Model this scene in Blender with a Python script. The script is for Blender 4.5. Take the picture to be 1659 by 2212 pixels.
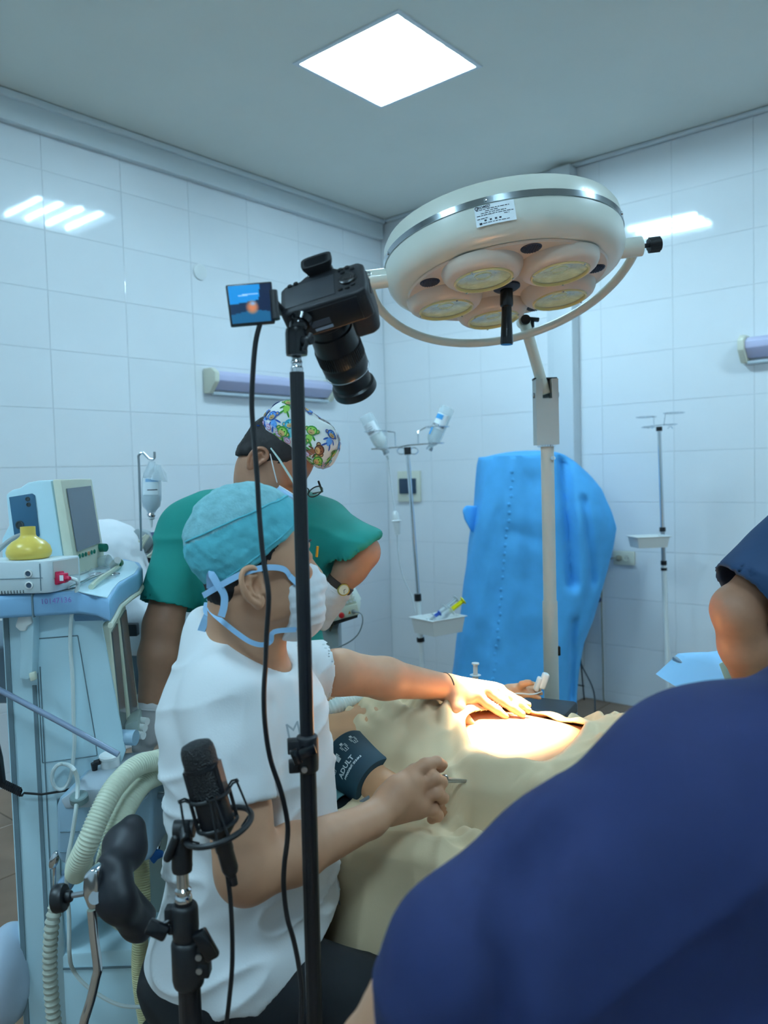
import bpy, bmesh, math, random
import numpy as np
from mathutils import Vector, Matrix
from mathutils.bvhtree import BVHTree

random.seed(7)
rng = np.random.default_rng(11)
for o in list(bpy.data.objects):
    bpy.data.objects.remove(o)
SC = bpy.context.scene
COL = SC.collection

# ------------------------------------------------------------------ frames
# "V" frame: x right of the viewer, y forward, z height above floor (viewer at 0,0,CAMH)
# world frame: wall_left is the plane X=0, wall_back is the plane Y=0, Z up
CAMH = 1.5
FPX, CX, CY = 1715.0, 829.5, 1106.0
ROLL, PITCH = 0.028, math.atan((1106 - 1019) / 1715.0)
PHI = math.radians(40.2)
UX, UY = math.sin(PHI), math.cos(PHI)
CORNER = (0.0332, 6.1222)
CR, SR, CP, SP = math.cos(ROLL), math.sin(ROLL), math.cos(PITCH), math.sin(PITCH)

def V2W(p):
    p = np.asarray(p, dtype=float)
    x = p[..., 0] - CORNER[0]
    y = p[..., 1] - CORNER[1]
    return np.stack([x * UY - y * UX, x * UX + y * UY, p[..., 2]], -1)

def W2V(p):
    p = np.asarray(p, dtype=float)
    X, Y = p[..., 0], p[..., 1]
    return np.stack([X * UY + Y * UX + CORNER[0], -X * UX + Y * UY + CORNER[1], p[..., 2]], -1)

def ray(px, py):
    x = (px - CX) / FPX
    y = -(py - CY) / FPX
    a = x * CR + y * SR
    b = -x * SR + y * CR
    return np.array([a, CP + b * SP, -SP + b * CP])

def P(px, py, d):
    """point of the place that is d metres ahead and seen at photo pixel px, py"""
    r = ray(px, py)
    r = r / r[1] * d
    return np.array([r[0], r[1], r[2] + CAMH])

def PZ(px, py, z):
    r = ray(px, py)
    r = r * ((z - CAMH) / r[2])
    return np.array([r[0], r[1], z])

# ------------------------------------------------------------------ camera, world, exposure
cam = bpy.data.cameras.new('camera')
cam.sensor_fit = 'VERTICAL'
cam.sensor_height = 36.0
cam.sensor_width = 36.0 * 1659 / 2212
cam.lens = FPX / 2212 * 36.0
cam.clip_start = 0.02
cam.dof.use_dof = True
cam.dof.focus_distance = 1.75
cam.dof.aperture_fstop = 4.2
camo = bpy.data.objects.new('camera', cam)
COL.objects.link(camo)
def _dir(v):
    a = V2W(np.array([v, [0, 0, 0]]))
    return Vector(a[0] - a[1])
_r = _dir([CR, -SR * SP, -SR * CP]); _u = _dir([SR, CR * SP, CR * CP]); _f = _dir([0, CP, -SP])
_cl = V2W([0, 0, CAMH])
camo.matrix_world = Matrix(((_r.x, _u.x, -_f.x, _cl[0]), (_r.y, _u.y, -_f.y, _cl[1]),
                            (_r.z, _u.z, -_f.z, _cl[2]), (0, 0, 0, 1)))
SC.camera = camo
SC.view_settings.view_transform = 'Standard'
SC.view_settings.look = 'None'
SC.view_settings.gamma = 1.0
SC.view_settings.use_curve_mapping = False
SC.view_settings.exposure = 0.0
wd = bpy.data.worlds.new('world')
SC.world = wd
wd.use_nodes = True
wd.node_tree.nodes['Background'].inputs[0].default_value = (0.25, 0.4, 0.5, 1)
wd.node_tree.nodes['Background'].inputs[1].default_value = 0.05
TUBE_COL = (0.51, 0.81, 1.0, 1)
TUBE_STRENGTH = 158.0
FIELD_WATTS = 430.0

# ------------------------------------------------------------------ materials
def s2l(c):
    c = np.asarray(c, dtype=float) / 255.0
    return tuple(np.where(c <= 0.04045, c / 12.92, ((c + 0.055) / 1.055) ** 2.4))

MATS = {}
def mat(name, col, rough=0.5, metal=0.0, noise=0.0, nscale=8.0, bump=0.0, bscale=60.0, spec=0.5,
        trans=0.0, ior=1.45, emit=None, estr=0.0, coat=0.0, sheen=0.0, alpha=1.0, stretch=None, sss=0.0):
    """procedural principled material; col is sRGB 0..255"""
    if name in MATS:
        return MATS[name]
    m = bpy.data.materials.new(name)
    m.use_nodes = True
    nt = m.node_tree
    b = nt.nodes['Principled BSDF']
    c = s2l(col) + (1,)
    b.inputs['Base Color'].default_value = c
    b.inputs['Roughness'].default_value = rough
    b.inputs['Metallic'].default_value = metal
    b.inputs['Specular IOR Level'].default_value = spec
    b.inputs['IOR'].default_value = ior
    b.inputs['Transmission Weight'].default_value = trans
    b.inputs['Coat Weight'].default_value = coat
    b.inputs['Sheen Weight'].default_value = sheen
    b.inputs['Alpha'].default_value = alpha
    if sss:
        b.inputs['Subsurface Weight'].default_value = sss
        b.inputs['Subsurface Radius'].default_value = (0.012, 0.005, 0.003)
        b.inputs['Subsurface Scale'].default_value = 1.0
    if emit is not None:
        b.inputs['Emission Color'].default_value = s2l(emit) + (1,)
        b.inputs['Emission Strength'].default_value = estr
    tc = None
    if noise or bump:
        tc = nt.nodes.new('ShaderNodeTexCoord')
        mp = nt.nodes.new('ShaderNodeMapping')
        nt.links.new(tc.outputs['Object'], mp.inputs['Vector'])
        if stretch:
            mp.inputs['Scale'].default_value = stretch
    if noise:
        n = nt.nodes.new('ShaderNodeTexNoise')
        n.inputs['Scale'].default_value = nscale
        n.inputs['Detail'].default_value = 4
        nt.links.new(mp.outputs[0], n.inputs['Vector'])
        r = nt.nodes.new('ShaderNodeValToRGB')
        r.color_ramp.elements[0].position = 0.3
        r.color_ramp.elements[1].position = 0.7
        lo = tuple(max(0, x * (1 - noise)) for x in c[:3]) + (1,)
        hi = tuple(min(1, x * (1 + noise)) for x in c[:3]) + (1,)
        r.color_ramp.elements[0].color = lo
        r.color_ramp.elements[1].color = hi
        nt.links.new(n.outputs['Fac'], r.inputs['Fac'])
        nt.links.new(r.outputs['Color'], b.inputs['Base Color'])
    if bump:
        n2 = nt.nodes.new('ShaderNodeTexNoise')
        n2.inputs['Scale'].default_value = bscale
        n2.inputs['Detail'].default_value = 3
        nt.links.new(mp.outputs[0], n2.inputs['Vector'])
        bp = nt.nodes.new('ShaderNodeBump')
        bp.inputs['Strength'].default_value = bump
        bp.inputs['Distance'].default_value = 0.01
        nt.links.new(n2.outputs['Fac'], bp.inputs['Height'])
        nt.links.new(bp.outputs[0], b.inputs['Normal'])
    MATS[name] = m
    return m

# ------------------------------------------------------------------ mesh building
def _norm(v):
    v = np.asarray(v, dtype=float)
    n = np.linalg.norm(v)
    return v / n if n > 1e-12 else v

def basis(axis, hint=None):
    """orthonormal frame with z = axis"""
    z = _norm(axis)
    h = np.array(hint if hint is not None else ([0, 0, 1] if abs(z[2]) < 0.9 else [1, 0, 0]), dtype=float)
    x = h - z * (h @ z)
    x = _norm(x)
    y = np.cross(z, x)
    return np.stack([x, y, z], 1)          # columns

class MB:
    def __init__(self):
        self.v = []; self.f = []; self.m = []; self.n = 0
    def add(self, v, f, mi=0):
        v = np.asarray(v, dtype=float)
        self.v.append(v)
        self.f += [tuple(i + self.n for i in q) for q in f]
        self.m += [mi] * len(f)
        self.n += len(v)
        return self
    def box(self, c, size, R=None, mi=0):
        h = np.array(size, dtype=float) / 2
        v = np.array([[x, y, z] for x in (-1, 1) for y in (-1, 1) for z in (-1, 1)], dtype=float) * h
        if R is not None:
            v = v @ np.asarray(R).T
        f = [(0, 1, 3, 2), (4, 6, 7, 5), (0, 4, 5, 1), (2, 3, 7, 6), (0, 2, 6, 4), (1, 5, 7, 3)]
        return self.add(v + np.array(c), f, mi)
    def hull8(self, bottom, top, mi=0):
        """prism between two matching polygons (lists of points)"""
        n = len(bottom)
        v = list(bottom) + list(top)
        f = [tuple(range(n))[::-1], tuple(range(n, 2 * n))]
        for i in range(n):
            j = (i + 1) % n
            f.append((i, j, n + j, n + i))
        return self.add(v, f, mi)
    def prism(self, poly, vec, mi=0):
        a = np.asarray(poly, dtype=float)
        return self.hull8(a, a + np.asarray(vec, dtype=float), mi)
    def lathe(self, prof, o=(0, 0, 0), axis=(0, 0, 1), n=24, mi=0, hint=None, ang=None):
        """prof: list of (r, h) along axis"""
        B = basis(axis, hint)
        o = np.array(o, dtype=float)
        rings = []; v = []; f = []
        for r, h in prof:
            if abs(r) < 1e-7:
                rings.append([len(v)]); v.append(o + B @ np.array([0, 0, h]))
            else:
                s = len(v)
                for k in range(n):
                    t = 2 * math.pi * k / n
                    v.append(o + B @ np.array([r * math.cos(t), r * math.sin(t), h]))
                rings.append(list(range(s, s + n)))
        for a, b in zip(rings[:-1], rings[1:]):
            if len(a) == 1 and len(b) == 1:
                continue
            for k in range(n):
                j = (k + 1) % n
                if len(a) == 1:
                    f.append((a[0], b[j], b[k]))
                elif len(b) == 1:
                    f.append((a[k], a[j], b[0]))
                else:
                    f.append((a[k], a[j], b[j], b[k]))
        return self.add(v, f, mi)
    def cyl(self, a, b, r, r2=None, n=16, mi=0, cap=True):
        a = np.array(a, dtype=float); b = np.array(b, dtype=float)
        L = np.linalg.norm(b - a)
        r2 = r if r2 is None else r2
        pr = [(r, 0), (r2, L)]
        if cap:
            pr = [(0, 0)] + pr + [(0, L)]
        return self.lathe(pr, a, b - a, n, mi)
    def tube(self, pts, r, n=10, mi=0, cap=True, smooth=0, closed=False):
        pts = np.array(pts, dtype=float)
        rr = np.full(len(pts), r, dtype=float) if np.isscalar(r) else np.array(r, dtype=float)
        if smooth:
            pts, rr = spline(pts, rr, smooth, closed)
        m = len(pts)
        tang = np.zeros_like(pts)
        if closed:
            tang = np.roll(pts, -1, 0) - np.roll(pts, 1, 0)
        else:
            tang[1:-1] = pts[2:] - pts[:-2]
            tang[0] = pts[1] - pts[0]; tang[-1] = pts[-1] - pts[-2]
        tang /= np.maximum(np.linalg.norm(tang, axis=1, keepdims=True), 1e-9)
        B = basis(tang[0]); nx = B[:, 0]
        v = []; f = []
        cs = [(math.cos(2 * math.pi * k / n), math.sin(2 * math.pi * k / n)) for k in range(n)]
        for i in range(m):
            nx = nx - tang[i] * (nx @ tang[i]); nx = _norm(nx)
            ny = np.cross(tang[i], nx)
            for c, s in cs:
                v.append(pts[i] + rr[i] * (c * nx + s * ny))
        for i in range(m - 1 + (1 if closed else 0)):
            i2 = (i + 1) % m
            for k in range(n):
                j = (k + 1) % n
                f.append((i * n + k, i * n + j, i2 * n + j, i2 * n + k))
        if cap and not closed:
            f.append(tuple(range(n))[::-1])
            f.append(tuple((m - 1) * n + k for k in range(n)))
        return self.add(v, f, mi)
    def ball(self, c, r, n=16, mi=0, R=None):
        r3 = np.full(3, r, dtype=float) if np.isscalar(r) else np.array(r, dtype=float)
        k = max(6, n // 2)
        v = [[0, 0, -1]]; f = []
        for i in range(1, k):
            t = -math.pi / 2 + math.pi * i / k
            for j in range(n):
                a = 2 * math.pi * j / n
                v.append([math.cos(t) * math.cos(a), math.cos(t) * math.sin(a), math.sin(t)])
        v.append([0, 0, 1]); top = len(v) - 1
        for j in range(n):
            j2 = (j + 1) % n
            f.append((0, 1 + j2, 1 + j))
            f.append((top, 1 + (k - 2) * n + j, 1 + (k - 2) * n + j2))
            for i in range(k - 2):
                f.append((1 + i * n + j, 1 + i * n + j2, 1 + (i + 1) * n + j2, 1 + (i + 1) * n + j))
        v = np.array(v) * r3
        if R is not None:
            v = v @ np.asarray(R).T
        return self.add(v + np.array(c), f, mi)
    def torus(self, c, axis, R, r, n=32, k=10, mi=0, a0=0, a1=2 * math.pi, hint=None, sq=1.0):
        B = basis(axis, hint)
        full = abs(a1 - a0 - 2 * math.pi) < 1e-6
        ts = np.linspace(a0, a1, n + 1)[:n] if full else np.linspace(a0, a1, n)
        pts = [np.array(c) + B @ np.array([R * math.cos(t), R * sq * math.sin(t), 0]) for t in ts]
        return self.tube(pts, r, k, mi, closed=full)
    def grid(self, G, mi=0, closed_u=False):
        """G: (nu, nv, 3) array of points"""
        nu, nv = G.shape[:2]
        f = []
        for i in range(nu - (0 if closed_u else 1)):
            i2 = (i + 1) % nu
            for j in range(nv - 1):
                f.append((i * nv + j, i2 * nv + j, i2 * nv + j + 1, i * nv + j + 1))
        return self.add(G.reshape(-1, 3), f, mi)

def spline(pts, rr, k, closed=False):
    """Catmull-Rom resample, k steps per span"""
    n = len(pts)
    out = []; ro = []
    spans = n if closed else n - 1
    for i in range(spans):
        if closed:
            p = [pts[(i - 1) % n], pts[i], pts[(i + 1) % n], pts[(i + 2) % n]]
            r0, r1 = rr[i], rr[(i + 1) % n]
        else:
            p = [pts[max(i - 1, 0)], pts[i], pts[i + 1], pts[min(i + 2, n - 1)]]
            r0, r1 = rr[i], rr[i + 1]
        for j in range(k):
            t = j / k
            out.append(0.5 * ((2 * p[1]) + (-p[0] + p[2]) * t + (2 * p[0] - 5 * p[1] + 4 * p[2] - p[3]) * t * t
                              + (-p[0] + 3 * p[1] - 3 * p[2] + p[3]) * t ** 3))
            ro.append(r0 + (r1 - r0) * t)
    if not closed:
        out.append(pts[-1]); ro.append(rr[-1])
    return np.array(out), np.array(ro)

def mk(name, mb, mats, parent=None, smooth=False, bevel=0.0, seg=2, frame='V', origin=None, angle=35, label=None):
    """link an MB (or (verts, faces)) as ONE mesh object; vertices are in the V frame by default"""
    if isinstance(mb, tuple):
        t = MB(); t.add(mb[0], mb[1]); mb = t
    v = np.concatenate(mb.v)
    if frame == 'V':
        v = V2W(v)
    if origin is None:
        lo, hi = v.min(0), v.max(0)
        org = np.array([(lo[0] + hi[0]) / 2, (lo[1] + hi[1]) / 2, lo[2]])
    else:
        org = V2W(origin) if frame == 'V' else np.array(origin, dtype=float)
    me = bpy.data.meshes.new(name)
    me.from_pydata((v - org).tolist(), [], mb.f)
    if not isinstance(mats, (list, tuple)):
        mats = [mats]
    for m in mats:
        me.materials.append(m)
    if len(mats) > 1:
        me.polygons.foreach_set('material_index', mb.m)
    bm = bmesh.new(); bm.from_mesh(me)
    bmesh.ops.recalc_face_normals(bm, faces=bm.faces)
    if bevel:
        es = [e for e in bm.edges if len(e.link_faces) == 2 and e.calc_face_angle(0) > 0.6]
        bmesh.ops.bevel(bm, geom=es, offset=bevel, segments=seg, profile=0.5, affect='EDGES', clamp_overlap=True)
    bm.to_mesh(me); bm.free()
    if smooth or bevel:
        me.shade_smooth()
        me.set_sharp_from_angle(angle=math.radians(angle))
    o = bpy.data.objects.new(name, me)
    COL.objects.link(o)
    if parent is not None:
        o.parent = parent
        q = parent
        base = np.zeros(3)
        while q is not None:
            base = base + np.array(q.location); q = q.parent
        o.location = org - base
    else:
        o.location = org
    if label:
        o['label'] = label
    return o

def tag(o, label, cat, group=None, kind=None):
    o['label'] = label
    o['category'] = cat
    if group: o['group'] = group
    if kind: o['kind'] = kind
    return o

def thing(name, label, cat, loc, group=None, frame='V'):
    o = bpy.data.objects.new(name, None)
    COL.objects.link(o)
    o.empty_display_size = 0.05
    o.location = V2W(loc) if frame == 'V' else loc
    return tag(o, label, cat, group)

def struct(name, mb, m, frame='W', **k):
    o = mk(name, mb, m, frame=frame, **k)
    o['kind'] = 'structure'
    return o

def text_mesh(s, size, o, right, up, m, name='lettering', parent=None, depth=0.0006, align='CENTER', shear=0.0, bold=0.0, curve=None):
    """flat lettering standing on a surface (V frame)"""
    cu = bpy.data.curves.new('t', 'FONT')
    cu.body = s; cu.size = size; cu.align_x = align; cu.align_y = 'CENTER'; cu.resolution_u = 2
    cu.shear = shear; cu.offset = bold
    to = bpy.data.objects.new('t', cu)
    COL.objects.link(to)
    dg = bpy.context.evaluated_depsgraph_get()
    me = bpy.data.meshes.new_from_object(to.evaluated_get(dg))
    vs = np.array([v.co[:] for v in me.vertices]); fs = [tuple(p.vertices) for p in me.polygons]
    bpy.data.objects.remove(to); bpy.data.meshes.remove(me)
    right = _norm(right); up = _norm(np.asarray(up) - right * (np.asarray(up) @ right)); nrm = np.cross(right, up)
    q = np.array(o) + vs[:, :1] * right + vs[:, 1:2] * up + nrm * depth
    if curve is not None:
        q = curve(q)
    return mk(name, (q, fs), m, parent)

def copy_tree(o, parent=None, loc=None):
    c = o.copy(); COL.objects.link(c)
    if parent is not None: c.parent = parent
    if loc is not None: c.location = loc
    for ch in list(o.children):
        copy_tree(ch, c)
    return c

# ------------------------------------------------------------------ soft bodies: signed distance field -> mesh
class Field:
    def __init__(self, lo, hi, h):
        self.lo = np.array(lo, dtype=float); self.h = h
        self.n = np.ceil((np.array(hi) - self.lo) / h).astype(int) + 1
        self.d = np.full(self.n, 1.0, dtype=np.float32)
    def _win(self, lo, hi):
        a = np.clip(np.floor((np.array(lo) - self.lo) / self.h).astype(int), 0, self.n)
        b = np.clip(np.ceil((np.array(hi) - self.lo) / self.h).astype(int) + 1, 0, self.n)
        if np.any(b <= a): return None
        ax = [self.lo[i] + self.h * np.arange(a[i], b[i]) for i in range(3)]
        X, Y, Z = np.meshgrid(*ax, indexing='ij')
        return (slice(a[0], b[0]), slice(a[1], b[1]), slice(a[2], b[2])), np.stack([X, Y, Z], -1)
    def _put(self, s, d, k, op):
        cur = self.d[s]; d = d.astype(np.float32)
        if op == 'sub':
            d = -d
            if k <= 0: self.d[s] = np.maximum(cur, d)
            else:
                hh = np.clip(0.5 - 0.5 * (cur - d) / k, 0, 1)
                self.d[s] = cur * (1 - hh) + d * hh + k * hh * (1 - hh)
        else:
            if k <= 0: self.d[s] = np.minimum(cur, d)
            else:
                hh = np.clip(0.5 + 0.5 * (cur - d) / k, 0, 1)
                self.d[s] = cur * (1 - hh) + d * hh - k * hh * (1 - hh)
    def cap(self, a, b, ra, rb=None, k=0.01, op='add', flat=None):
        """tapered capsule; flat=(dir, factor) squashes it along dir"""
        a = np.array(a, dtype=float); b = np.array(b, dtype=float)
        rb = ra if rb is None else rb
        R = max(ra, rb) + k + 3 * self.h
        if flat is not None: R = R / min(1, flat[1]) if flat[1] < 1 else R * flat[1]
        w = self._win(np.minimum(a, b) - R, np.maximum(a, b) + R)
        if w is None: return self
        s, p = w
        q = p - a; ab = b - a
        t = np.clip((q @ ab) / max(ab @ ab, 1e-12), 0, 1)
        e = q - t[..., None] * ab
        r = ra + (rb - ra) * t
        if flat is not None:
            n = _norm(flat[0])
            c = e @ n
            e = e + (c * (1 / flat[1] - 1))[..., None] * n
            d = np.linalg.norm(e, axis=-1) - r
            d = d * min(1, flat[1])
        else:
            d = np.linalg.norm(e, axis=-1) - r
        self._put(s, d, k, op); return self
    def chain(self, pts, rs, k=0.01, op='add', flat=None):
        for i in range(len(pts) - 1):
            self.cap(pts[i], pts[i + 1], rs[i], rs[i + 1], k, op, flat)
        return self
    def ell(self, c, r, R=None, k=0.01, op='add'):
        c = np.array(c, dtype=float); r = np.array(r, dtype=float)
        m = r.max() + k + 3 * self.h
        w = self._win(c - m, c + m)
        if w is None: return self
        s, p = w
        q = p - c
        if R is not None: q = q @ np.asarray(R)
        k0 = np.linalg.norm(q / r, axis=-1); k1 = np.linalg.norm(q / r ** 2, axis=-1)
        d = k0 * (k0 - 1) / np.maximum(k1, 1e-6)
        self._put(s, d, k, op); return self
    def rbox(self, c, half, R=None, r=0.01, k=0.01, op='add'):
        c = np.array(c, dtype=float); hf = np.array(half, dtype=float)
        m = np.linalg.norm(hf) + k + 3 * self.h
        w = self._win(c - m, c + m)
        if w is None: return self
        s, p = w
        q = p - c
        if R is not None: q = q @ np.asarray(R)
        q = np.abs(q) - (hf - r)
        d = np.linalg.norm(np.maximum(q, 0), axis=-1) + np.minimum(q.max(-1), 0) - r
        self._put(s, d, k, op); return self
    def torus(self, c, axis, R, r, k=0.005, op='add', sq=1.0, hint=None):
        c = np.array(c, dtype=float); B = basis(axis, hint); m = R * max(1, sq) + r + k + 3 * self.h
        w = self._win(c - m, c + m)
        if w is None: return self
        s, p = w
        q = (p - c) @ B
        rad = np.sqrt(q[..., 0] ** 2 + (q[..., 1] / sq) ** 2)
        d = np.sqrt((rad - R) ** 2 + q[..., 2] ** 2) - r
        self._put(s, d, k, op); return self
    def plane(self, o, n, k=0.0):
        """cut away everything on the side n points to"""
        s, p = self._win(self.lo - 1, self.lo + self.h * self.n + 1)
        d = (p - np.array(o, dtype=float)) @ _norm(n)
        self.d = np.maximum(self.d, d.astype(np.float32)) if k <= 0 else self.d
        if k > 0:
            d = d.astype(np.float32)
            hh = np.clip(0.5 - 0.5 * (self.d - d) / k, 0, 1)
            self.d = self.d * (1 - hh) + d * hh + k * hh * (1 - hh)
        return self
    def fn(self, f):
        s, p = self._win(self.lo - 1, self.lo + self.h * self.n + 1)
        self.d = f(self.d, p).astype(np.float32); return self
    def mesh(self, smooth=1):
        d = self.d
        ins = d < 0
        nx, ny, nz = d.shape
        tot = np.zeros((nx - 1, ny - 1, nz - 1), dtype=np.int8)
        for i in (0, 1):
            for j in (0, 1):
                for k in (0, 1):
                    tot += ins[i:nx - 1 + i, j:ny - 1 + j, k:nz - 1 + k]
        ac = np.argwhere((tot > 0) & (tot < 8))
        cs = np.array([[i, j, k] for i in (0, 1) for j in (0, 1) for k in (0, 1)])
        val = np.stack([d[ac[:, 0] + c[0], ac[:, 1] + c[1], ac[:, 2] + c[2]] for c in cs], 1)
        acc = np.zeros((len(ac), 3)); cnt = np.zeros(len(ac))
        for a in range(8):
            for b in range(a + 1, 8):
                if np.abs(cs[a] - cs[b]).sum() != 1: continue
                va, vb = val[:, a], val[:, b]
                msk = (va < 0) != (vb < 0)
                t = np.where(msk, va / np.where(msk, va - vb, 1), 0)
                acc += np.where(msk[:, None], cs[a] + t[:, None] * (cs[b] - cs[a]), 0)
                cnt += msk
        v = (ac + acc / cnt[:, None]) * self.h + self.lo
        idx = np.full((nx - 1, ny - 1, nz - 1), -1, dtype=np.int64)
        idx[ac[:, 0], ac[:, 1], ac[:, 2]] = np.arange(len(ac))
        F = []
        for ax in range(3):
            o1, o2 = [(1, 2), (2, 0), (0, 1)][ax]
            sl0 = [slice(1, -1)] * 3; sl1 = [slice(1, -1)] * 3
            sl0[ax] = slice(0, -1); sl1[ax] = slice(1, None)
            A = ins[tuple(sl0)]; Bq = ins[tuple(sl1)]
            e = np.argwhere(A != Bq)
            if len(e) == 0: continue
            flip = A[e[:, 0], e[:, 1], e[:, 2]]
            base = e.copy()
            for q in range(3):
                if q != ax: base[:, q] += 1
            def at(d1, d2):
                c = base.copy(); c[:, o1] -= d1; c[:, o2] -= d2
                return idx[c[:, 0], c[:, 1], c[:, 2]]
            quad = np.stack([at(1, 1), at(0, 1), at(0, 0), at(1, 0)], 1)
            quad = np.where(flip[:, None], quad, quad[:, ::-1])
            F.append(quad)
        F = np.concatenate(F)
        for _ in range(smooth):
            s = np.zeros_like(v); c = np.zeros(len(v))
            for a, b in ((0, 1), (1, 2), (2, 3), (3, 0)):
                np.add.at(s, F[:, a], v[F[:, b]]); np.add.at(c, F[:, a], 1)
                np.add.at(s, F[:, b], v[F[:, a]]); np.add.at(c, F[:, b], 1)
            v = v * 0.4 + 0.6 * s / np.maximum(c, 1)[:, None]
        return v, F

def vnormals(v, F):
    n = np.zeros_like(v)
    fn = np.cross(v[F[:, 2]] - v[F[:, 0]], v[F[:, 3]] - v[F[:, 1]])
    for i in range(4):
        np.add.at(n, F[:, i], fn)
    return n / np.maximum(np.linalg.norm(n, axis=1, keepdims=True), 1e-12)

def _hash(ix, iy, iz):
    n = (ix * 374761393 + iy * 668265263 + iz * 2147483647) & 0x7fffffff
    n = ((n ^ (n >> 13)) * 1274126177) & 0x7fffffff
    return ((n ^ (n >> 16)) & 0xffff) / 65535.0

def vnoise(p):
    """value noise, p (...,3), about -1..1"""
    p = np.asarray(p, dtype=float)
    i = np.floor(p).astype(np.int64); f = p - i
    f = f * f * (3 - 2 * f)
    r = 0
    for a in (0, 1):
        for b in (0, 1):
            for c in (0, 1):
                w = (f[..., 0] if a else 1 - f[..., 0]) * (f[..., 1] if b else 1 - f[..., 1]) * (f[..., 2] if c else 1 - f[..., 2])
                r = r + w * _hash(i[..., 0] + a, i[..., 1] + b, i[..., 2] + c)
    return r * 2 - 1

def seg_dist(p, a, b):
    a = np.asarray(a, dtype=float); b = np.asarray(b, dtype=float)
    ab = b - a
    t = np.clip(((p - a) @ ab) / max(ab @ ab, 1e-12), 0, 1)
    return np.linalg.norm(p - a - t[..., None] * ab, axis=-1), t

def soft(name, fld, m, parent=None, smooth=1, disp=None, label=None):
    v, F = fld.mesh(smooth)
    if disp is not None:
        v = v + vnormals(v, F) * disp(v)[:, None]
    o = mk(name, (v, [tuple(q) for q in F.tolist()]), m, parent, label=label)
    o.data.shade_smooth()
    return o
# ================================================================== the room
CEIL = 3.39
RX, RY = 6.2, -7.6           # room reaches to X = RX and Y = RY
M_tile = mat('glazed_white_tile', (236, 238, 240), rough=0.055, bump=0.012, bscale=9.0, noise=0.015, nscale=3)
M_grout = mat('pale_grout', (220, 224, 226), rough=0.85)
M_ceil = mat('matte_ceiling_paint', (226, 228, 220), rough=0.9, noise=0.02, nscale=2)
M_trim = mat('white_plastic_trim', (214, 220, 222), rough=0.45)
M_floor = mat('brown_floor_tile', (150, 120, 98), rough=0.35, noise=0.12, nscale=6)
M_fgrout = mat('dark_floor_grout', (92, 80, 70), rough=0.9)
M_wallpaint = mat('white_wall_paint', (226, 229, 230), rough=0.6)

fl = struct('floor', MB().box((RX / 2, RY / 2, -0.0515), (RX + .2, -RY + .2, 0.1)), M_fgrout)
def ceil_at(px, py):
    r = ray(px, py); r = r * ((CEIL - CAMH) / r[2])
    return V2W([r[0], r[1], CEIL])
_lp = np.array([ceil_at(*q) for q in ((633, 135), (820, 232), (1039, 145), (865, 18))])
LC = _lp.mean(0)                      # centre of the luminaire in view (world)
LS = 0.605                            # its side
LAMPS = [(LC[0], LC[1]), (4.35, -5.3), (1.95, -5.3), (4.35, LC[1])]  # last two are added out of view to make the light more even

# ceiling slab with square openings for the luminaires
def slab_with_holes(x0, x1, y0, y1, z0, z1, holes):
    mb = MB()
    xs = sorted({x0, x1, *[h[0] - h[2] for h in holes], *[h[0] + h[2] for h in holes]})
    ys = sorted({y0, y1, *[h[1] - h[2] for h in holes], *[h[1] + h[2] for h in holes]})
    idx = {}
    v = []
    def vid(i, j, z):
        if (i, j, z) not in idx:
            idx[(i, j, z)] = len(v); v.append((xs[i], ys[j], z))
        return idx[(i, j, z)]
    solid = {}
    for i in range(len(xs) - 1):
        for j in range(len(ys) - 1):
            mx, my = (xs[i] + xs[i + 1]) / 2, (ys[j] + ys[j + 1]) / 2
            solid[i, j] = not any(abs(mx - h[0]) < h[2] and abs(my - h[1]) < h[2] for h in holes)
    f = []
    for (i, j), s in solid.items():
        if not s: continue
        f.append((vid(i, j, z0), vid(i, j + 1, z0), vid(i + 1, j + 1, z0), vid(i + 1, j, z0)))
        f.append((vid(i, j, z1), vid(i + 1, j, z1), vid(i + 1, j + 1, z1), vid(i, j + 1, z1)))
        for (di, dj, a, b) in ((-1, 0, (i, j), (i, j + 1)), (1, 0, (i + 1, j + 1), (i + 1, j)), (0, -1, (i + 1, j), (i, j)), (0, 1, (i, j + 1), (i + 1, j + 1))):
            if not solid.get((i + di, j + dj), False):
                f.append((vid(*a, z0), vid(*a, z1), vid(*b, z1), vid(*b, z0)))
    mb.add(v, f)
    return mb
cl = struct('ceiling', slab_with_holes(-.1, RX + .1, RY - .1, .1, CEIL, CEIL + .1, [(x, y, LS / 2) for x, y in LAMPS]), M_ceil)

GT = 0.002
wl = struct('wall_left', MB().box((-.05 - GT, RY / 2, CEIL / 2), (.1, -RY + .1, CEIL)), M_grout)
wb = struct('wall_back', MB().box((RX / 2 - .05, .05 + GT, CEIL / 2), (RX + .1, .1, CEIL)), M_grout)
struct('wall_right', MB().box((RX + .05, RY / 2, CEIL / 2), (.1, -RY + .1, CEIL)), M_wallpaint)
struct('wall_front', MB().box((RX / 2, RY - .05, CEIL / 2), (RX + .1, .1, CEIL)), M_wallpaint)

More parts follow.
